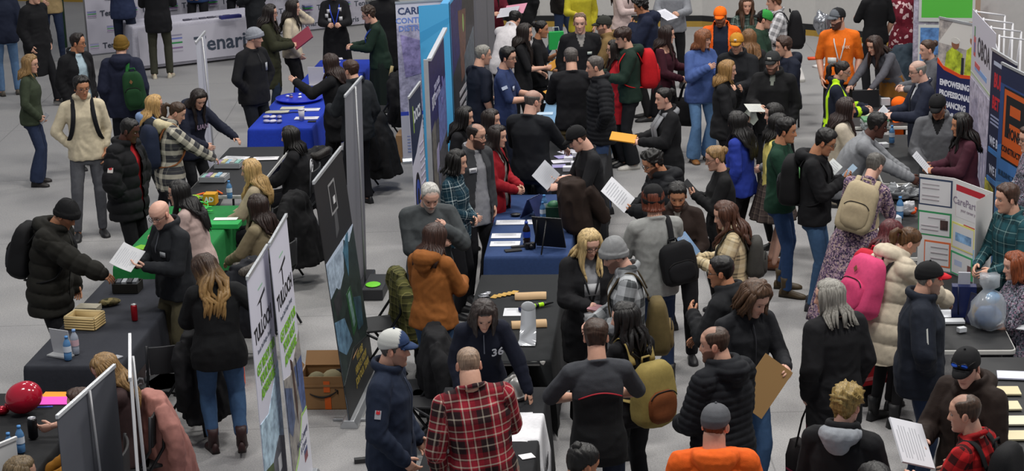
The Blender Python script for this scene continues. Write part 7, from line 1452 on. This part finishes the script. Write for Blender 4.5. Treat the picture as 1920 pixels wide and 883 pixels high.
r = thing('gift_bag', 'navy gift bag with ribbon on black table by plastic bag', 'bag', tp(1806, 592), -10); MB().loft([[A([x * .10, y * .05, z]) for x, y in ((-1, -1), (1, -1), (1, 1), (-1, 1))] for z in (0, .27)]).build('bag_body', mat('#16204a', .4), r, smooth=False); MB().tube([(-.05, -.05, .27), (-.05, -.07, .18), (-.045, -.06, .03)], .006, 6).build('ribbon', mat('#141a38'), r); MB().box((0, .02, .32), (.10, .01, .12), rx(10)).build('tag', mat('#b9bcc6'), r, smooth=False)
r = thing('picture_card', 'glossy dark card with gold print leaning on navy gift bag', 'card', tp(1808, 604), -60); q = PB(.19, .26, '#1a1c30'); q.rect(.08, .05, .92, .95, '#23284a', 1).oval(.5, .5, .2, .25, '#a8842c', 1).oval(.55, .7, .15, .1, '#5a4a8a', 1); board_on('', 'card_print', '', (0, 0), q, (1, 0), .0, lean=14, parent=r)
sheet('white tablet box under navy gift bag', None, '#c9ccd0', tp(1785, 604), (.20, .10), -4, .02, name='tablet_box', cat='box'); lid_box('small_box', 'tiny white box before the plastic bag', 'box', tp(1803, 622), (.07, .05, .04), '#c4c7cc', 20)
r = thing('plastic_bag', 'large clear plastic bag tied at top with blue contents', 'plastic bag', tp(1853, 615)); mb = MB(); a = np.linspace(0, 2 * pi, 30, endpoint=False)
mb.loft([np.stack([np.cos(a) * q, np.sin(a) * q * .8, np.full(30, z)], 1) for z, q in ((0, .08), (.03, .13), (.12, .15), (.22, .14), (.30, .09), (.335, .04), (.37, .07), (.42, .10), (.46, .09))]); v = mb.v[0]; c0 = v * A([1, 1, 0]); mb.v[0] = v + c0 * (vn(v * 22)[:, None] * .45)
g = NT('clear bag'); g.b.inputs['Base Color'].default_value = lin('#c3cad2'); g.b.inputs['Roughness'].default_value = .15; g.b.inputs['Alpha'].default_value = .42; mb.build('bag_film', g.m, r)
mb = MB().ell((0, 0, .10), (.11, .09, .09), None, 24, 16); v = mb.v[0]; mb.v[0] = v * (1 + .25 * vn(v * 18)[:, None]); mb.build('blue_contents', mat('#3f5f8c', .5), r); mb = MB().ell((.03, 0, .26), (.06, .05, .05), None, 16, 10); mb.build('blue_print', mat('#4a9ad0', .4), r)
r = thing('tote_bag', 'black cloth bag standing behind the plastic bag', 'bag', tp(1830, 590), 10); MB().loft([[A([x * .12, y * .05, z]) for x, y in ((-1, -1), (1, -1), (1, 1), (-1, 1))] for z in (0, .24, .26)]).build('bag_body', cloth('#121214'), r, smooth=False, bev=.01)
sheet('white form being filled in with purple pen at table edge', None, '#d6d8dc', tp(1902, 607), (.26, .34), 60, .006, lines=8); simple('pen', 'purple pen held over the white form at table edge', 'pen', MB().tube([(0, 0, 0), (.05, .02, .12)], .006, 8), mat('#6a4ac0', .3), tp(1893, 604, .79))
for px_, py_, c_, lb, rt in ((1776, 722, '#c89a2c', 'yellow envelope beside the man with blue sunglasses', 5), (1897, 705, '#c9cbdc', 'white sheet at far end of black table with cream papers', -12), (1884, 734, '#cfc39c', 'cream paper stack, first from the white sheet', -5), (1884, 762, '#d0c6a4', 'cream paper stack, second from the white sheet', -3), (1903, 790, '#d2ccb4', 'cream paper stack, third from the white sheet', -4), (1905, 818, '#cfc4a0', 'cream paper stack nearest the buffalo check man', -4)): sheet(lb, None, c_, tp(px_, py_), (.22, .17), rt, .012, name='paper_stack' if 'stack' in lb else 'paper_sheet')
for k in range(3): simple('orange_flag', 'orange and white tape piece on the white table', 'flag tape', MB().box((0, 0, .02), (.20, .10, .03), rz(k * 40)), mat(('#e8501c', '#d8d8d8', '#e0603a')[k], .5), tp(1528 + k * 9, 112 + k * 14), group='orange and white tape on white table')
r = thing('toy_model', 'shiny silver and red balloon model on white table', 'ornament', tp(1543, 80)); mb = MB().ell((0, 0, .30), (.13, .10, .17), None, 20, 14); v = mb.v[0]; mb.v[0] = v + (v - A([0, 0, .3])) * (vn(v * 16) * .3)[:, None]; mb.build('foil_body', mat('#9a9ca2', .15, .7), r); MB().tube([(0, 0, 0), (.01, 0, .18)], .03, 10).build('red_stick', mat('#c0303c', .4), r)
# ------------------------------------------------------------------ chairs and hung coats
def seat_coat(label, px, py, z, face, col, seed, **k):
    w = at(px, py, z); f = math.radians(face); fx, fy = math.sin(f), -math.cos(f); loc = (w[0] + fx * .26, w[1] + fy * .26, 0)
    chair('black folding chair beneath ' + k.pop('short'), loc, face); return draped_coat(label, loc, face, col, seed, **k)
seat_coat('dusty pink jacket hung over a chair beside narrow white banner', 292, 742, .93, 300, '#a8756c', 3, short='the dusty pink jacket', hood=False, hem=.22, w=.48, fold=.02)
seat_coat('long black puffy coat on chair beside white slogan banners', 548, 368, .93, 255, '#121214', 4, short='the long black puffy coat', hem=.22, w=.54, thick=.17)
seat_coat('dark coat with grey fur hood behind khaki blazer woman', 462, 495, .93, 240, '#15171d', 5, short='the fur-hooded coat', fur='#4a453f', hem=.3, w=.56, thick=.17)
seat_coat('black coat with fluffy hood on chair behind mining banner', 592, 282, .93, 250, '#121215', 6, short='the fluffy-hooded black coat', fur='#1c1816', hem=.3)
seat_coat('black coat sagging on chair between grey banner and centre aisle', 700, 218, .93, 265, '#0f0f12', 7, short='the sagging black coat', hem=.2, w=.6, thick=.2)
seat_coat('black coat with beige-handled bag on chair behind charcoal jacket man', 742, 140, .93, 260, '#101013', 8, short='the coat with beige-handled bag', hem=.25, w=.56)
seat_coat('olive and black flannel shirt hung on chair behind brown hoodie woman', 748, 508, .93, 285, 'oliveplaid', 9, short='the olive flannel shirt', hood=False, hem=.25, w=.5, fold=.014, thick=.10)
seat_coat('black wool coat hung on chair beside the navy pullover woman', 818, 622, .93, 275, '#121215', 10, short='the black wool coat', hood=False, hem=.2, w=.66, thick=.17)
seat_coat('slate blue puffy coat piled on chair below flowered dress', 1700, 88, .93, 200, '#26323c', 11, short='the slate blue puffy coat', hem=.35, w=.54, thick=.2)
seat_coat('black coat hung on chair behind woman with ombre hair', 366, 622, .93, 250, '#111114', 12, short='the black coat near the ombre-haired woman', hem=.2, w=.52)
for key, lb in (('black_hoodie_seated', 'black folding chair under woman in black hoodie'), ('blond_blazer', 'black folding chair under blond woman in blazer'), ('khaki_seated', 'black folding chair under woman in khaki blazer'), ('chin_blond', 'black folding chair under blond woman resting her chin'), ('mustard_sleeve', 'black folding chair under person in mustard'), ('corner_head', 'black folding chair under person at bottom corner'), ('flower_blouse', 'black folding chair under woman in flowered blouse'), ('writer', 'black folding chair under person writing at table edge')):
    J = PEOPLE[key]; chair(lb, wpt(J, A([0, .02, 0])).tolist(), J['face'])
w = at(322, 712, .47); chair('black mesh-seat chair beside lettered charcoal cloth', (w[0], w[1], 0), 200, '#222326')
w = at(815, 745, .47); chair('black padded chair in front of black wool coat', (w[0], w[1], 0), 262, '#1a1a1d')
w = at(752, 180, .62); r = thing('handbag', 'black handbag with long beige handle hung on chair by careers banner', 'bag', (w[0], w[1], w[2])); mb = MB().ell((0, 0, -.02), (.17, .09, .15), None, 24, 16); v = mb.v[0]; mb.v[0] = v * (1 + .12 * vn(v * 12)[:, None]); mb.build('bag_body', cloth('#121218', rough=.5), r); MB().tube([(-.12, 0, .08), (-.13, -.02, .30), (-.10, -.02, .42)], .022, 8).build('handle', mat('#a8956a', .6), r)
# boxes on the floor
w = at(611, 768, 0); r = thing('cardboard_box', 'open brown cardboard box with orange tape and curved arrow', 'box', (w[0], w[1] + .16, 0), -4); W_, D_, H_ = .40, .32, .30
mb = MB(); mb.box((0, 0, .004), (W_, D_, .008))
for s in (-1, 1): mb.box((s * (W_ - .006) / 2, 0, H_ / 2), (.006, D_, H_)); mb.box((0, s * (D_ - .006) / 2, H_ / 2), (W_, .006, H_))
kraft = mat('#96714a', .8); mb.build('box_body', kraft, r, smooth=False)
for nm, c_, sz, M in (('flap', (-.26, 0, H_ + .06), (.006, D_, .16), ry(-40)), ('flap', (.24, 0, H_ + .09), (.006, D_, .17), ry(25)), ('flap', (0, .20, H_ + .05), (W_, .006, .15), rx(-50)), ('flap', (0, -.165, H_ - .08), (W_ * .98, .006, .02), None)): MB().box(c_, sz, M).build(nm, kraft, r, smooth=False)
for c_, sz in (((.03, -.163, .21), (.055, .003, .10)), ((.035, -.163, .06), (.055, .003, .11)), ((.20, .12, H_ + .12), (.05, .012, .14))): MB().box(c_, sz, ry(20) if c_[2] > .3 else None).build('tape', mat('#e0641c', .4), r, smooth=False)
a = np.linspace(-1, 1, 18); mb = MB(); mb.tube([(x * .12, -.164, .115 + .045 * x * x + .012 * x) for x in a], [.0035 + .006 * (1 - x * x) for x in a], 6); mb.tube([(.10, -.164, .185), (.125, -.164, .175), (.122, -.164, .145)], .005, 6); mb.build('arrow_print', mat('#1e1a18'), r)
for k, (c_, rr_, col) in enumerate((((-.08, 0, .20), (.09, .10, .09), '#7a745a'), ((.06, .02, .22), (.10, .09, .08), '#8d8568'), ((.12, .04, .27), (.07, .03, .03), '#17181a'))): simple('packed_item', ('crumpled olive bag packed in open cardboard box', 'folded khaki cloth packed in open cardboard box', 'black strap on top inside open cardboard box')[k], 'packed item', MB().ell((0, 0, 0), rr_), cloth(col), (w[0] + c_[0], w[1] + .16 + c_[1], c_[2]))
w = at(776, 305, 0); lid_box('cardboard_box', 'closed brown cardboard box behind small tire banner', 'box', (w[0], w[1] + .2, 0), (.42, .36, .36), '#8a6a48', -5); w2 = at(779, 262, .4); simple('wrapped_bundle', 'pale crumpled bag on closed cardboard box', 'bag', MB().ell((0, 0, .06), (.10, .08, .06)), mat('#b4b2b8', .4), (w[0], w[1] + .2, .36))
w = at(430, 745, 0); simple('orange_bag', 'bright orange bag on floor behind blue jeans', 'bag', MB().loft([[A([x * .10 * s, y * .06 * s, z]) for x, y in ((-1, -1), (1, -1), (1, 1), (-1, 1))] for z, s in ((0, 1), (.2, 1.0), (.34, .4))]), mat('#e8501c', .5), (w[0], w[1] + .3, 0), smooth=False)
w = at(285, 740, 0); simple('camo_bag', 'camouflage duffel bag on floor beside black mesh chair', 'bag', MB().ell((0, 0, .16), (.20, .13, .16), None, 24, 16), cloth('camodark'), (w[0], w[1], 0), 20)
w = at(690, 866, 0); r = thing('power_bar', 'power bar with black cable on floor by navy jacket man', 'power bar', (w[0], w[1], 0), 10); MB().box((0, 0, .02), (.22, .05, .04)).build('bar_body', mat('#2a2a2c', .4), r, smooth=False, bev=.005); MB().tube([(.1, 0, .02), (.16, .1, .01), (.14, .3, .008), (.2, .5, .008)], .007, 6).build('cable', mat('#151516'), r)
q = PB(.62, .40, '#191a1e', th=.002); q.text('D&J', .5, .5, .38, '#8d8f96', .012).text('D&J', .485, .51, .36, '#1c1d21', .0); f_ = bpy.data.objects['tablecloth']; o = board_on('', 'logo_panel', '', (0, 0), q, (0, 1)); o.parent = f_; o.matrix_local = m4(A([[0, 0, 1], [1, 0, 0], [0, 1, 0]]).astype(float), (.435, -.95, .14))
# ------------------------------------------------------------------ worn bags
backpack('cream_man', 'black backpack worn by the man in cream sweater', '#15151a', g=.03)
backpack('mustard_beanie', 'dark green sack slung on one shoulder of mustard beanie person', '#173a1e', w=.27, h=.48, d=.15, off=(.19, -.10), single=1, strap='#1c5a28', g=.055, tilt=-6, patch='#7a5230')
backpack('plaid_pack', 'navy backpack with brown straps on cream plaid jacket', '#1a2236', strap='#7a4a2a', w=.31, h=.46, g=.04)
backpack('reaching_beanie', 'black and grey backpack on the reaching man in puffer', '#141416', c2='#2b2c30', w=.31, h=.48, g=.06)
backpack('green_hoodie_red', 'bright red backpack on young man in green hoodie', '#b0141c', w=.32, h=.48, d=.19, g=.035)
backpack('flannel_pack', 'black backpack on person in white and navy flannel', '#131316', w=.32, h=.50, d=.18, g=.03)
backpack('black_pack_man', 'black backpack on man in black hoodie with faded jeans', '#121214', w=.31, h=.47, d=.17, g=.035)
backpack('purple_dress', 'beige backpack on woman in purple flowered dress', '#a3957a', c2='#9a8c72', w=.33, h=.47, d=.19, g=.025)
backpack('cream_puffer', 'bright pink backpack with brown leather diamond patch', '#c8436f', c2='#c43e6a', w=.36, h=.50, d=.21, g=.055, off=(.02, -.02), patch='#7a4a34', strap='#1a1618')
backpack('red_hair_pack', 'red backpack with white clips on dark red-haired woman', '#b01c30', w=.32, h=.48, d=.18, g=.04)
backpack('camel_plaid', 'small grey backpack on woman in cream and black plaid', '#3a3936', w=.26, h=.34, d=.13, g=.035)
backpack('tan_pack_girl', 'tan canvas backpack with brown leather band', '#8a7a44', c2='#6b3a1c', w=.33, h=.46, d=.19, strap='#978550', g=.03, off=(.02, -.10), h0=.26)
backpack('beanie_plaid', 'olive and brown backpack on man in grey beanie', '#5c4f30', c2='#6a5a3a', w=.30, h=.44, d=.17, g=.035, strap='#3a3020', off=(0, -.20))
backpack('buffalo_check', 'black backpack on man in red and black check', '#161618', w=.31, h=.46, d=.17, g=.02)
backpack('grey_crewneck', 'black leather bag slung behind man in light grey sweatshirt', '#141417', w=.32, h=.36, d=.14, off=(.13, -.10), single=1, g=.03, name='shoulder_bag', cat='bag', tilt=-10)
def tote(key, i, label, col, w=.36, h=.38, band=None, drop=.30):
    p_ = hand_w(key, i); r = thing('tote_bag', label, 'bag', (p_[0], p_[1], p_[2] - drop - h), PEOPLE[key]['face'] + 90); mb = MB(); mb.loft([[A([x * w / 2 * s, y * .06 * s2, z]) for x, y in ((-1, -1), (-.3, -1.2), (.3, -1.2), (1, -1), (1, 1), (.3, 1.2), (-.3, 1.2), (-1, 1))] for z, s, s2 in ((0, .9, .8), (h * .3, 1, 1.2), (h * .7, 1, 1.0), (h, .96, .6))]); v = mb.v[0]; mb.v[0] = v + (vn(v * 10) * .012)[:, None]; mb.build('bag_body', cloth(col), r)
    for s in (-1, 1): MB().tube([(-.09, s * .05, h - .03), (-.05, s * .02, h + drop * .6), (0, 0, h + drop + .0), (.05, s * .02, h + drop * .6), (.09, s * .05, h - .03)], [(.012, .004)] * 5, 6).build('handle', cloth(band if band and s > 0 else col), r)
    if band: MB().box((0, -.075, h * .45), (w * .9, .006, .012)).build('trim_line', mat(band), r, smooth=False)
    return r
tote('grey_hair_coat', 0, 'black tote bag with pink trim hanging from long grey hair person', '#1c1618', .40, .40, '#8a1c40', .34)
tote('phone_cream', 1, 'grey purple handbag on woman in cream coat', '#55505c', .30, .22, None, .10); tote('maroon_off', 1, 'black tote bag at the maroon sweater woman', '#141416', .34, .36, None, .22)
w = at(1633, 690, .35); r = thing('tote_bag', 'red bag hanging beside cream puffer coat', 'bag', (w[0], w[1], .22), 20); MB().loft([[A([x * .15, y * .06, z]) for x, y in ((-1, -1), (1, -1), (1, 1), (-1, 1))] for z in (0, .34)]).build('bag_body', mat('#b01420', .5), r, smooth=False, bev=.01); MB().tube([(-.08, 0, .34), (-.05, 0, .58), (.05, 0, .58), (.08, 0, .34)], .008, 6).build('handle', mat('#a01420'), r); MB().box((0, -.062, .06), (.26, .004, .03)).build('print_band', mat('#c86a70'), r, smooth=False)
w = at(1640, 560, .95); r = thing('water_flask', 'small red padded bag with white clips under pink backpack', 'bag', (w[0] - .22, w[1] - .05, 1.0)); MB().ell((0, 0, 0), (.08, .10, .22), ry(12), 20, 14).build('bag_body', cloth('#c41c30'), r); MB().ell((-.02, -.11, .0), (.022, .02, .03)).ell((.03, -.11, -.12), (.022, .02, .03)).build('clip', mat('#c9c6c2', .4), r)
draped = at(650, 0, 0)
# jacket over the young reader's arm
J = PEOPLE['cap_reader']; e = wpt(J, (J['E'][0] + J['W'][0]) / 2); r = thing('jacket', 'dark brown jacket folded over the reading man\'s arm', 'jacket', e.tolist(), 180 + J['face']); mb = MB()
mb.loft([np.stack([np.cos(a_ := np.linspace(0, 2 * pi, 26, endpoint=False)) * w_, np.sin(a_) * d_ + o_, np.full(26, z)], 1) for z, w_, d_, o_ in ((.09, .10, .08, 0), (.07, .15, .12, 0), (-.05, .17, .14, 0), (-.25, .16, .15, -.02), (-.40, .14, .14, -.05), (-.46, .09, .10, -.06))])
mb.tube([(-.05, -.10, .0), (-.02, -.24, -.18), (.0, -.34, -.36)], [.09, .08, .06], 12)
def _cbj(me):
    v, n = me_arrays(me); finish(me, 'jacket_body', cloth('#2a1f1a'), r, v + n * ((1 - np.abs(vn(v * A([14, 14, 6]))) * 2) * .016)[:, None])
q_remesh(mb, .012, _cbj)
# ------------------------------------------------------------------ things in hands
held_sheet('bald_glasses', 'white papers held by bald man with glasses', 2, (.27, .21), '#b9babd', 30, off=(0, .0, .02), nv=A([.25, -.6, .9]), curl=.01)
held_sheet('red_folder', 'dark red folder held by woman in olive coat', 2, (.22, .31), '#8a3346', 75, yaw=-20, lines=False, name='folder', cat='folder', th=.02)
held_sheet('maroon_off', 'white folder held by woman in maroon sweater', 0, (.24, .32), '#b9bac4', 70, lines=False, name='folder', cat='folder', th=.008, roll=25)
held_sheet('blue_sweater', 'dark blue folder held by woman in blue sweater', 0, (.25, .31), '#1a2236', 55, lines=False, name='folder', cat='folder', th=.015)
held_sheet('scarf_coat', 'yellow envelope held by woman in grey scarf', 2, (.20, .28), '#c98a1e', 12, lines=False, name='envelope', cat='envelope', th=.012, nv=A([.1, -.25, 1])); held_sheet('orange_envelope', 'yellow envelope held by woman with very long dark hair', 1, (.12, .34), '#cf9230', 18, yaw=-20, lines=False, name='envelope', cat='envelope', th=.01)
held_sheet('cap_reader', 'open magazine read by young man in black cap', 2, (.28, .21), '#a9abb2', 40, name='magazine', cat='magazine'); held_sheet('curly_puffer', 'white sheets read by curly-haired man in puffer', 2, (.24, .30), '#d2d3d8', 50)
held_sheet('denim_black', 'kraft brown folder held by man with wavy hair', 0, (.24, .40), '#8a6a3e', 20, yaw=-28, off=(-.09, -.31, .02), nv=A([.15, -1, .35]), lines=False, name='folder', cat='folder', th=.014); held_sheet('blue_shades', 'thick white program held by man with blue sunglasses', 1, (.34, .26), '#cfd0d6', 22, yaw=20, th=.015, name='booklet', cat='booklet')
held_sheet('grey_clip', 'white sheets on clipboard held by grey sweatshirt person', 2, (.30, .22), '#cfcfd8', 25); held_sheet('blond_chin', 'picture magazine held by blond woman in black jacket', 1, (.22, .28), '#a9b0a6', 45, name='magazine', cat='magazine')
held_sheet('patch_cap', 'pale leaflet handed over by man in patched cap', 1, (.16, .22), '#b9bab4', 30, name='leaflet', cat='leaflet'); held_sheet('v_neck', 'yellow-edged program in front of broad V-neck man', 1, (.20, .26), '#c08a2c', 60, lines=False, name='booklet', cat='booklet', off=(.25, .0, .06))
held_sheet('dark_red_top', 'grey sheets held by person in dark red top', 2, (.26, .32), '#b4b4bc', 70); held_sheet('dark_red_top', 'pink folder behind grey sheets at back of hall', 0, (.28, .34), '#c8889c', 65, lines=False, name='folder', cat='folder', off=(-.1, .05, .0))
held_sheet('maroon_paper', 'folded white leaflet held by woman with black curls', 0, (.10, .24), '#c4c6cc', 70, name='leaflet', cat='leaflet'); held_sheet('green_sweater', 'white brochure held by bottle green sweater man', 2, (.16, .24), '#c4c8c8', 35, name='brochure', cat='brochure'); held_sheet('camel_plaid', 'blue and white brochure held by cream plaid woman', 2, (.16, .22), '#7a9ac0', 40, name='brochure', cat='brochure'); held_sheet('suit_man', 'small white card held by man in suit', 2, (.14, .09), '#c9ccd2', 25, name='card', cat='card')
for key, i, lb, c_ in (('phone_cream', 1, 'phone held up by woman in cream coat', '#9aa0b4'), ('blond_bun', 0, 'black phone held by woman with blond bun', '#15161a'), ('black_pack_man', 1, 'pale phone held by man with black backpack', '#8aa0b4'), ('blond_long', 1, 'red and white phone held by woman with long pale hair', '#b4848a'), ('olive_woman', 1, 'silver phone held by woman in olive sweater', '#8d9096')): held_sheet(key, lb, i, (.075, .15), c_, 55, lines=False, name='mobile_phone', cat='phone', th=.009, off=(0, -.03, .02))
# ------------------------------------------------------------------ marks, tags and lanyards on clothes
P_ = PEOPLE
def arm_patch(key, i, name, col, w=.05, h=.07, f=.5, g=.028, c2=None):
    J = P_[key]; S, E = J['S'][i], J['E'][i]; ax = nrm(E - S); s = -1 if i == 0 else 1; n = J['T'] @ A([s, .25, 0]); n = nrm(n - ax * (n @ ax)); up = -ax; x = np.cross(up, n); M = np.stack([x, up, n], 1); c = S + (E - S) * f + n * (.050 * J['k'] + g)
    MB().prism([(-w / 2, -h / 2), (w / 2, -h / 2), (w / 2, h / 2), (-w / 2, h / 2)], -.008, .004, M, c).build(name, mat(col), J['root'], smooth=False)
    if c2: MB().prism([(-w * .35, 0), (-w * .2, h * .45), (0, h * .2), (w * .2, h * .45), (w * .35, 0), (0, -h * .1)], 0, .006, M, c + up * .008).build('emblem', mat(c2), J['root'], smooth=False)
arm_patch('navy_quarter_zip', 1, 'sleeve_patch', '#9a9ba2', .042, .058, .55, .026, '#c01c24'); arm_patch('puffer_red', 1, 'sleeve_patch', '#b9b4b0', .055, .055, .62, .045, '#b01c22'); arm_patch('hi_vis', 1, 'sleeve_patch', '#8d95a4', .05, .06, .5, .026)
arm_patch('blue_tee', 1, 'sleeve_patch', '#a9b4c8', .07, .04, .45, .012); arm_patch('red_brim', 1, 'reflective_trim', '#a9aaa6', .012, .16, .5, .034)
plate(P_['grey_blazer'], P_['grey_blazer']['root'], 'name_tag', .38, .115, .085, .05, '#c9c9cc', g=.032, txt='HELLO', tcol='#7a7a80', tsize=.018)
plate(P_['orange_tee'], P_['orange_tee']['root'], 'badge_card', .20, .09, .11, .075, '#c4c6c4', g=.020); plate(P_['orange_tee'], P_['orange_tee']['root'], 'chest_print', .36, -.08, .10, .03, None, g=.018, txt='PHX', tcol='#e0b090', tsize=.05)
plate(P_['blue_tee'], P_['blue_tee']['root'], 'chest_print', .34, .09, .05, .05, '#b4bccb', g=.018); plate(P_['v_neck'], P_['v_neck']['root'], 'chest_print', .33, -.10, .06, .035, '#b4bcb4', g=.030); plate(P_['grey_cap'], P_['grey_cap']['root'], 'chest_print', .33, -.10, .04, .10, '#9a9ca2', g=.020)
plate(P_['bald_glasses'], P_['bald_glasses']['root'], 'chest_print', .34, -.09, .07, .045, '#8d9094', g=.028)
J = P_['black_hoodie_seated']; pt, n, u = chest_point(J, .33, .06, .040, False); x = np.cross(u, n); a = np.linspace(0, 2 * pi, 25); MB().tube([pt + x * .075 * math.cos(t_) + u * .075 * math.sin(t_) for t_ in a], .006, 6).tube([pt - x * .03 - u * .04, pt + u * .045, pt + x * .035 - u * .03], .007, 6).build('back_print', mat('#c4c4c8'), J['root'])
J = P_['leaning_navy']; plate(J, J['root'], 'chest_print', .36, -.10, .08, .08, None, g=.034, txt='36', tcol='#c9cbd2', tsize=.10); J = P_['pointing_girl']; plate(J, J['root'], 'chest_print', .34, 0, .2, .06, None, g=.036, txt='UAN', tcol='#8d7a90', tsize=.08)
J = P_['blond_long']; plate(J, J['root'], 'chest_print', .30, .0, .13, .10, '#b0b1b4', g=.014); plate(J, J['root'], 'chest_print', .16, .0, .15, .07, '#55565a', g=.014); plate(J, J['root'], 'chest_print', .05, .0, .14, .07, '#b8b9bc', g=.014)
J = P_['black_pack_man']; plate(J, J['root'], 'back_print', .40, .13, .05, .10, '#5f9a60', False, g=.040)
for k, (u_, h_) in enumerate(((-.08, .42), (.09, .40), (-.09, .28), (.08, .26), (.12, .33))): plate(P_['lanyard_woman'], P_['lanyard_woman']['root'], 'flower_print', h_, u_, .05, .06, '#c4c4c8', g=.030)
for key, col, gg in (('lanyard_woman', '#2a48c0', .036), ('green_staff', '#2a48a0', .032), ('blond_long', '#15151a', .020), ('orange_tee', '#c9c9c9', .022)):
    J = P_[key]; pts = []
    for s in (-1, 1): pts.append([J['N'] + J['T'] @ A([s * .065, -.03, .0]), J['N'] + J['T'] @ A([s * .075, .04, -.03])] + [chest_point(J, h_, s * (.07 * (h_ - .18) / .27 + .004), gg)[0] for h_ in (.42, .36, .30, .24, .19)])
    MB().tube(pts[0], (.008), 6).tube(pts[1], (.008), 6).build('lanyard', mat(col), J['root'])
J = P_['suit_man']; pt, n, u = chest_point(J, .40, 0, .030); MB().prism([(-.02, -.22), (.0, -.25), (.02, -.22), (.012, .0), (-.012, .0)], 0, .006, np.stack([np.cross(u, n), u, n], 1), pt).build('necktie', cloth('#23262e'), J['root'], smooth=False)
J = P_['scarf_coat']; N_, T_ = J['N'], J['T']; mb = MB(); a = np.linspace(-2.6, 2.6, 14); mb.tube([N_ + T_ @ A([math.sin(t_) * .095, -math.cos(t_) * .085, .005 - .02 * abs(t_)]) for t_ in a], .036, 10)
for s in (-1, 1): mb.tube([N_ + T_ @ A([s * .05, .09, -.05])] + [chest_point(J, h_, s * .055, .05)[0] for h_ in (.36, .24, .1, -.05)], [(.05, .014)] * 5, 8, up=T_[:, 0])
mb.build('scarf', cloth('#77787c'), J['root'])
J = P_['raglan_tee']; a = np.linspace(-.15, .15, 15); MB().tube([chest_point(J, .365 - (u_ / .16) ** 2 * .05, u_, .022, False)[0] for u_ in a], .005, 6).build('red_piping', mat('#a81c2c'), J['root'])
for key, h0_, h1_, gg, c_ in (('navy_quarter_zip', .50, .05, .036, '#3a4458'), ('bald_glasses', .52, .34, .034, '#55585e'), ('red_brim', .50, -.08, .040, '#6d7078'), ('blue_shades', .50, -.05, .044, '#15110f'), ('black_hood_crop', .50, -.05, .044, '#3a3b3e'), ('grey_cap', .50, .30, .024, '#2c2c30'), ('leaning_navy', .52, .36, .032, '#6a6f7c'), ('reaching_beanie', .50, -.1, .068, '#0d0d0c'), ('denim_black', .50, -.05, .024, '#3a3b40')):
    J = P_[key]; MB().tube([chest_point(J, h_, 0, gg)[0] for h_ in np.linspace(h0_, h1_, 12)], .0045, 6).build('front_zip', mat(c_, .4, .3), J['root'])
glasses(P_['blue_shades'], P_['blue_shades']['root'], up=True, lens='#2a5cc8')
flush()
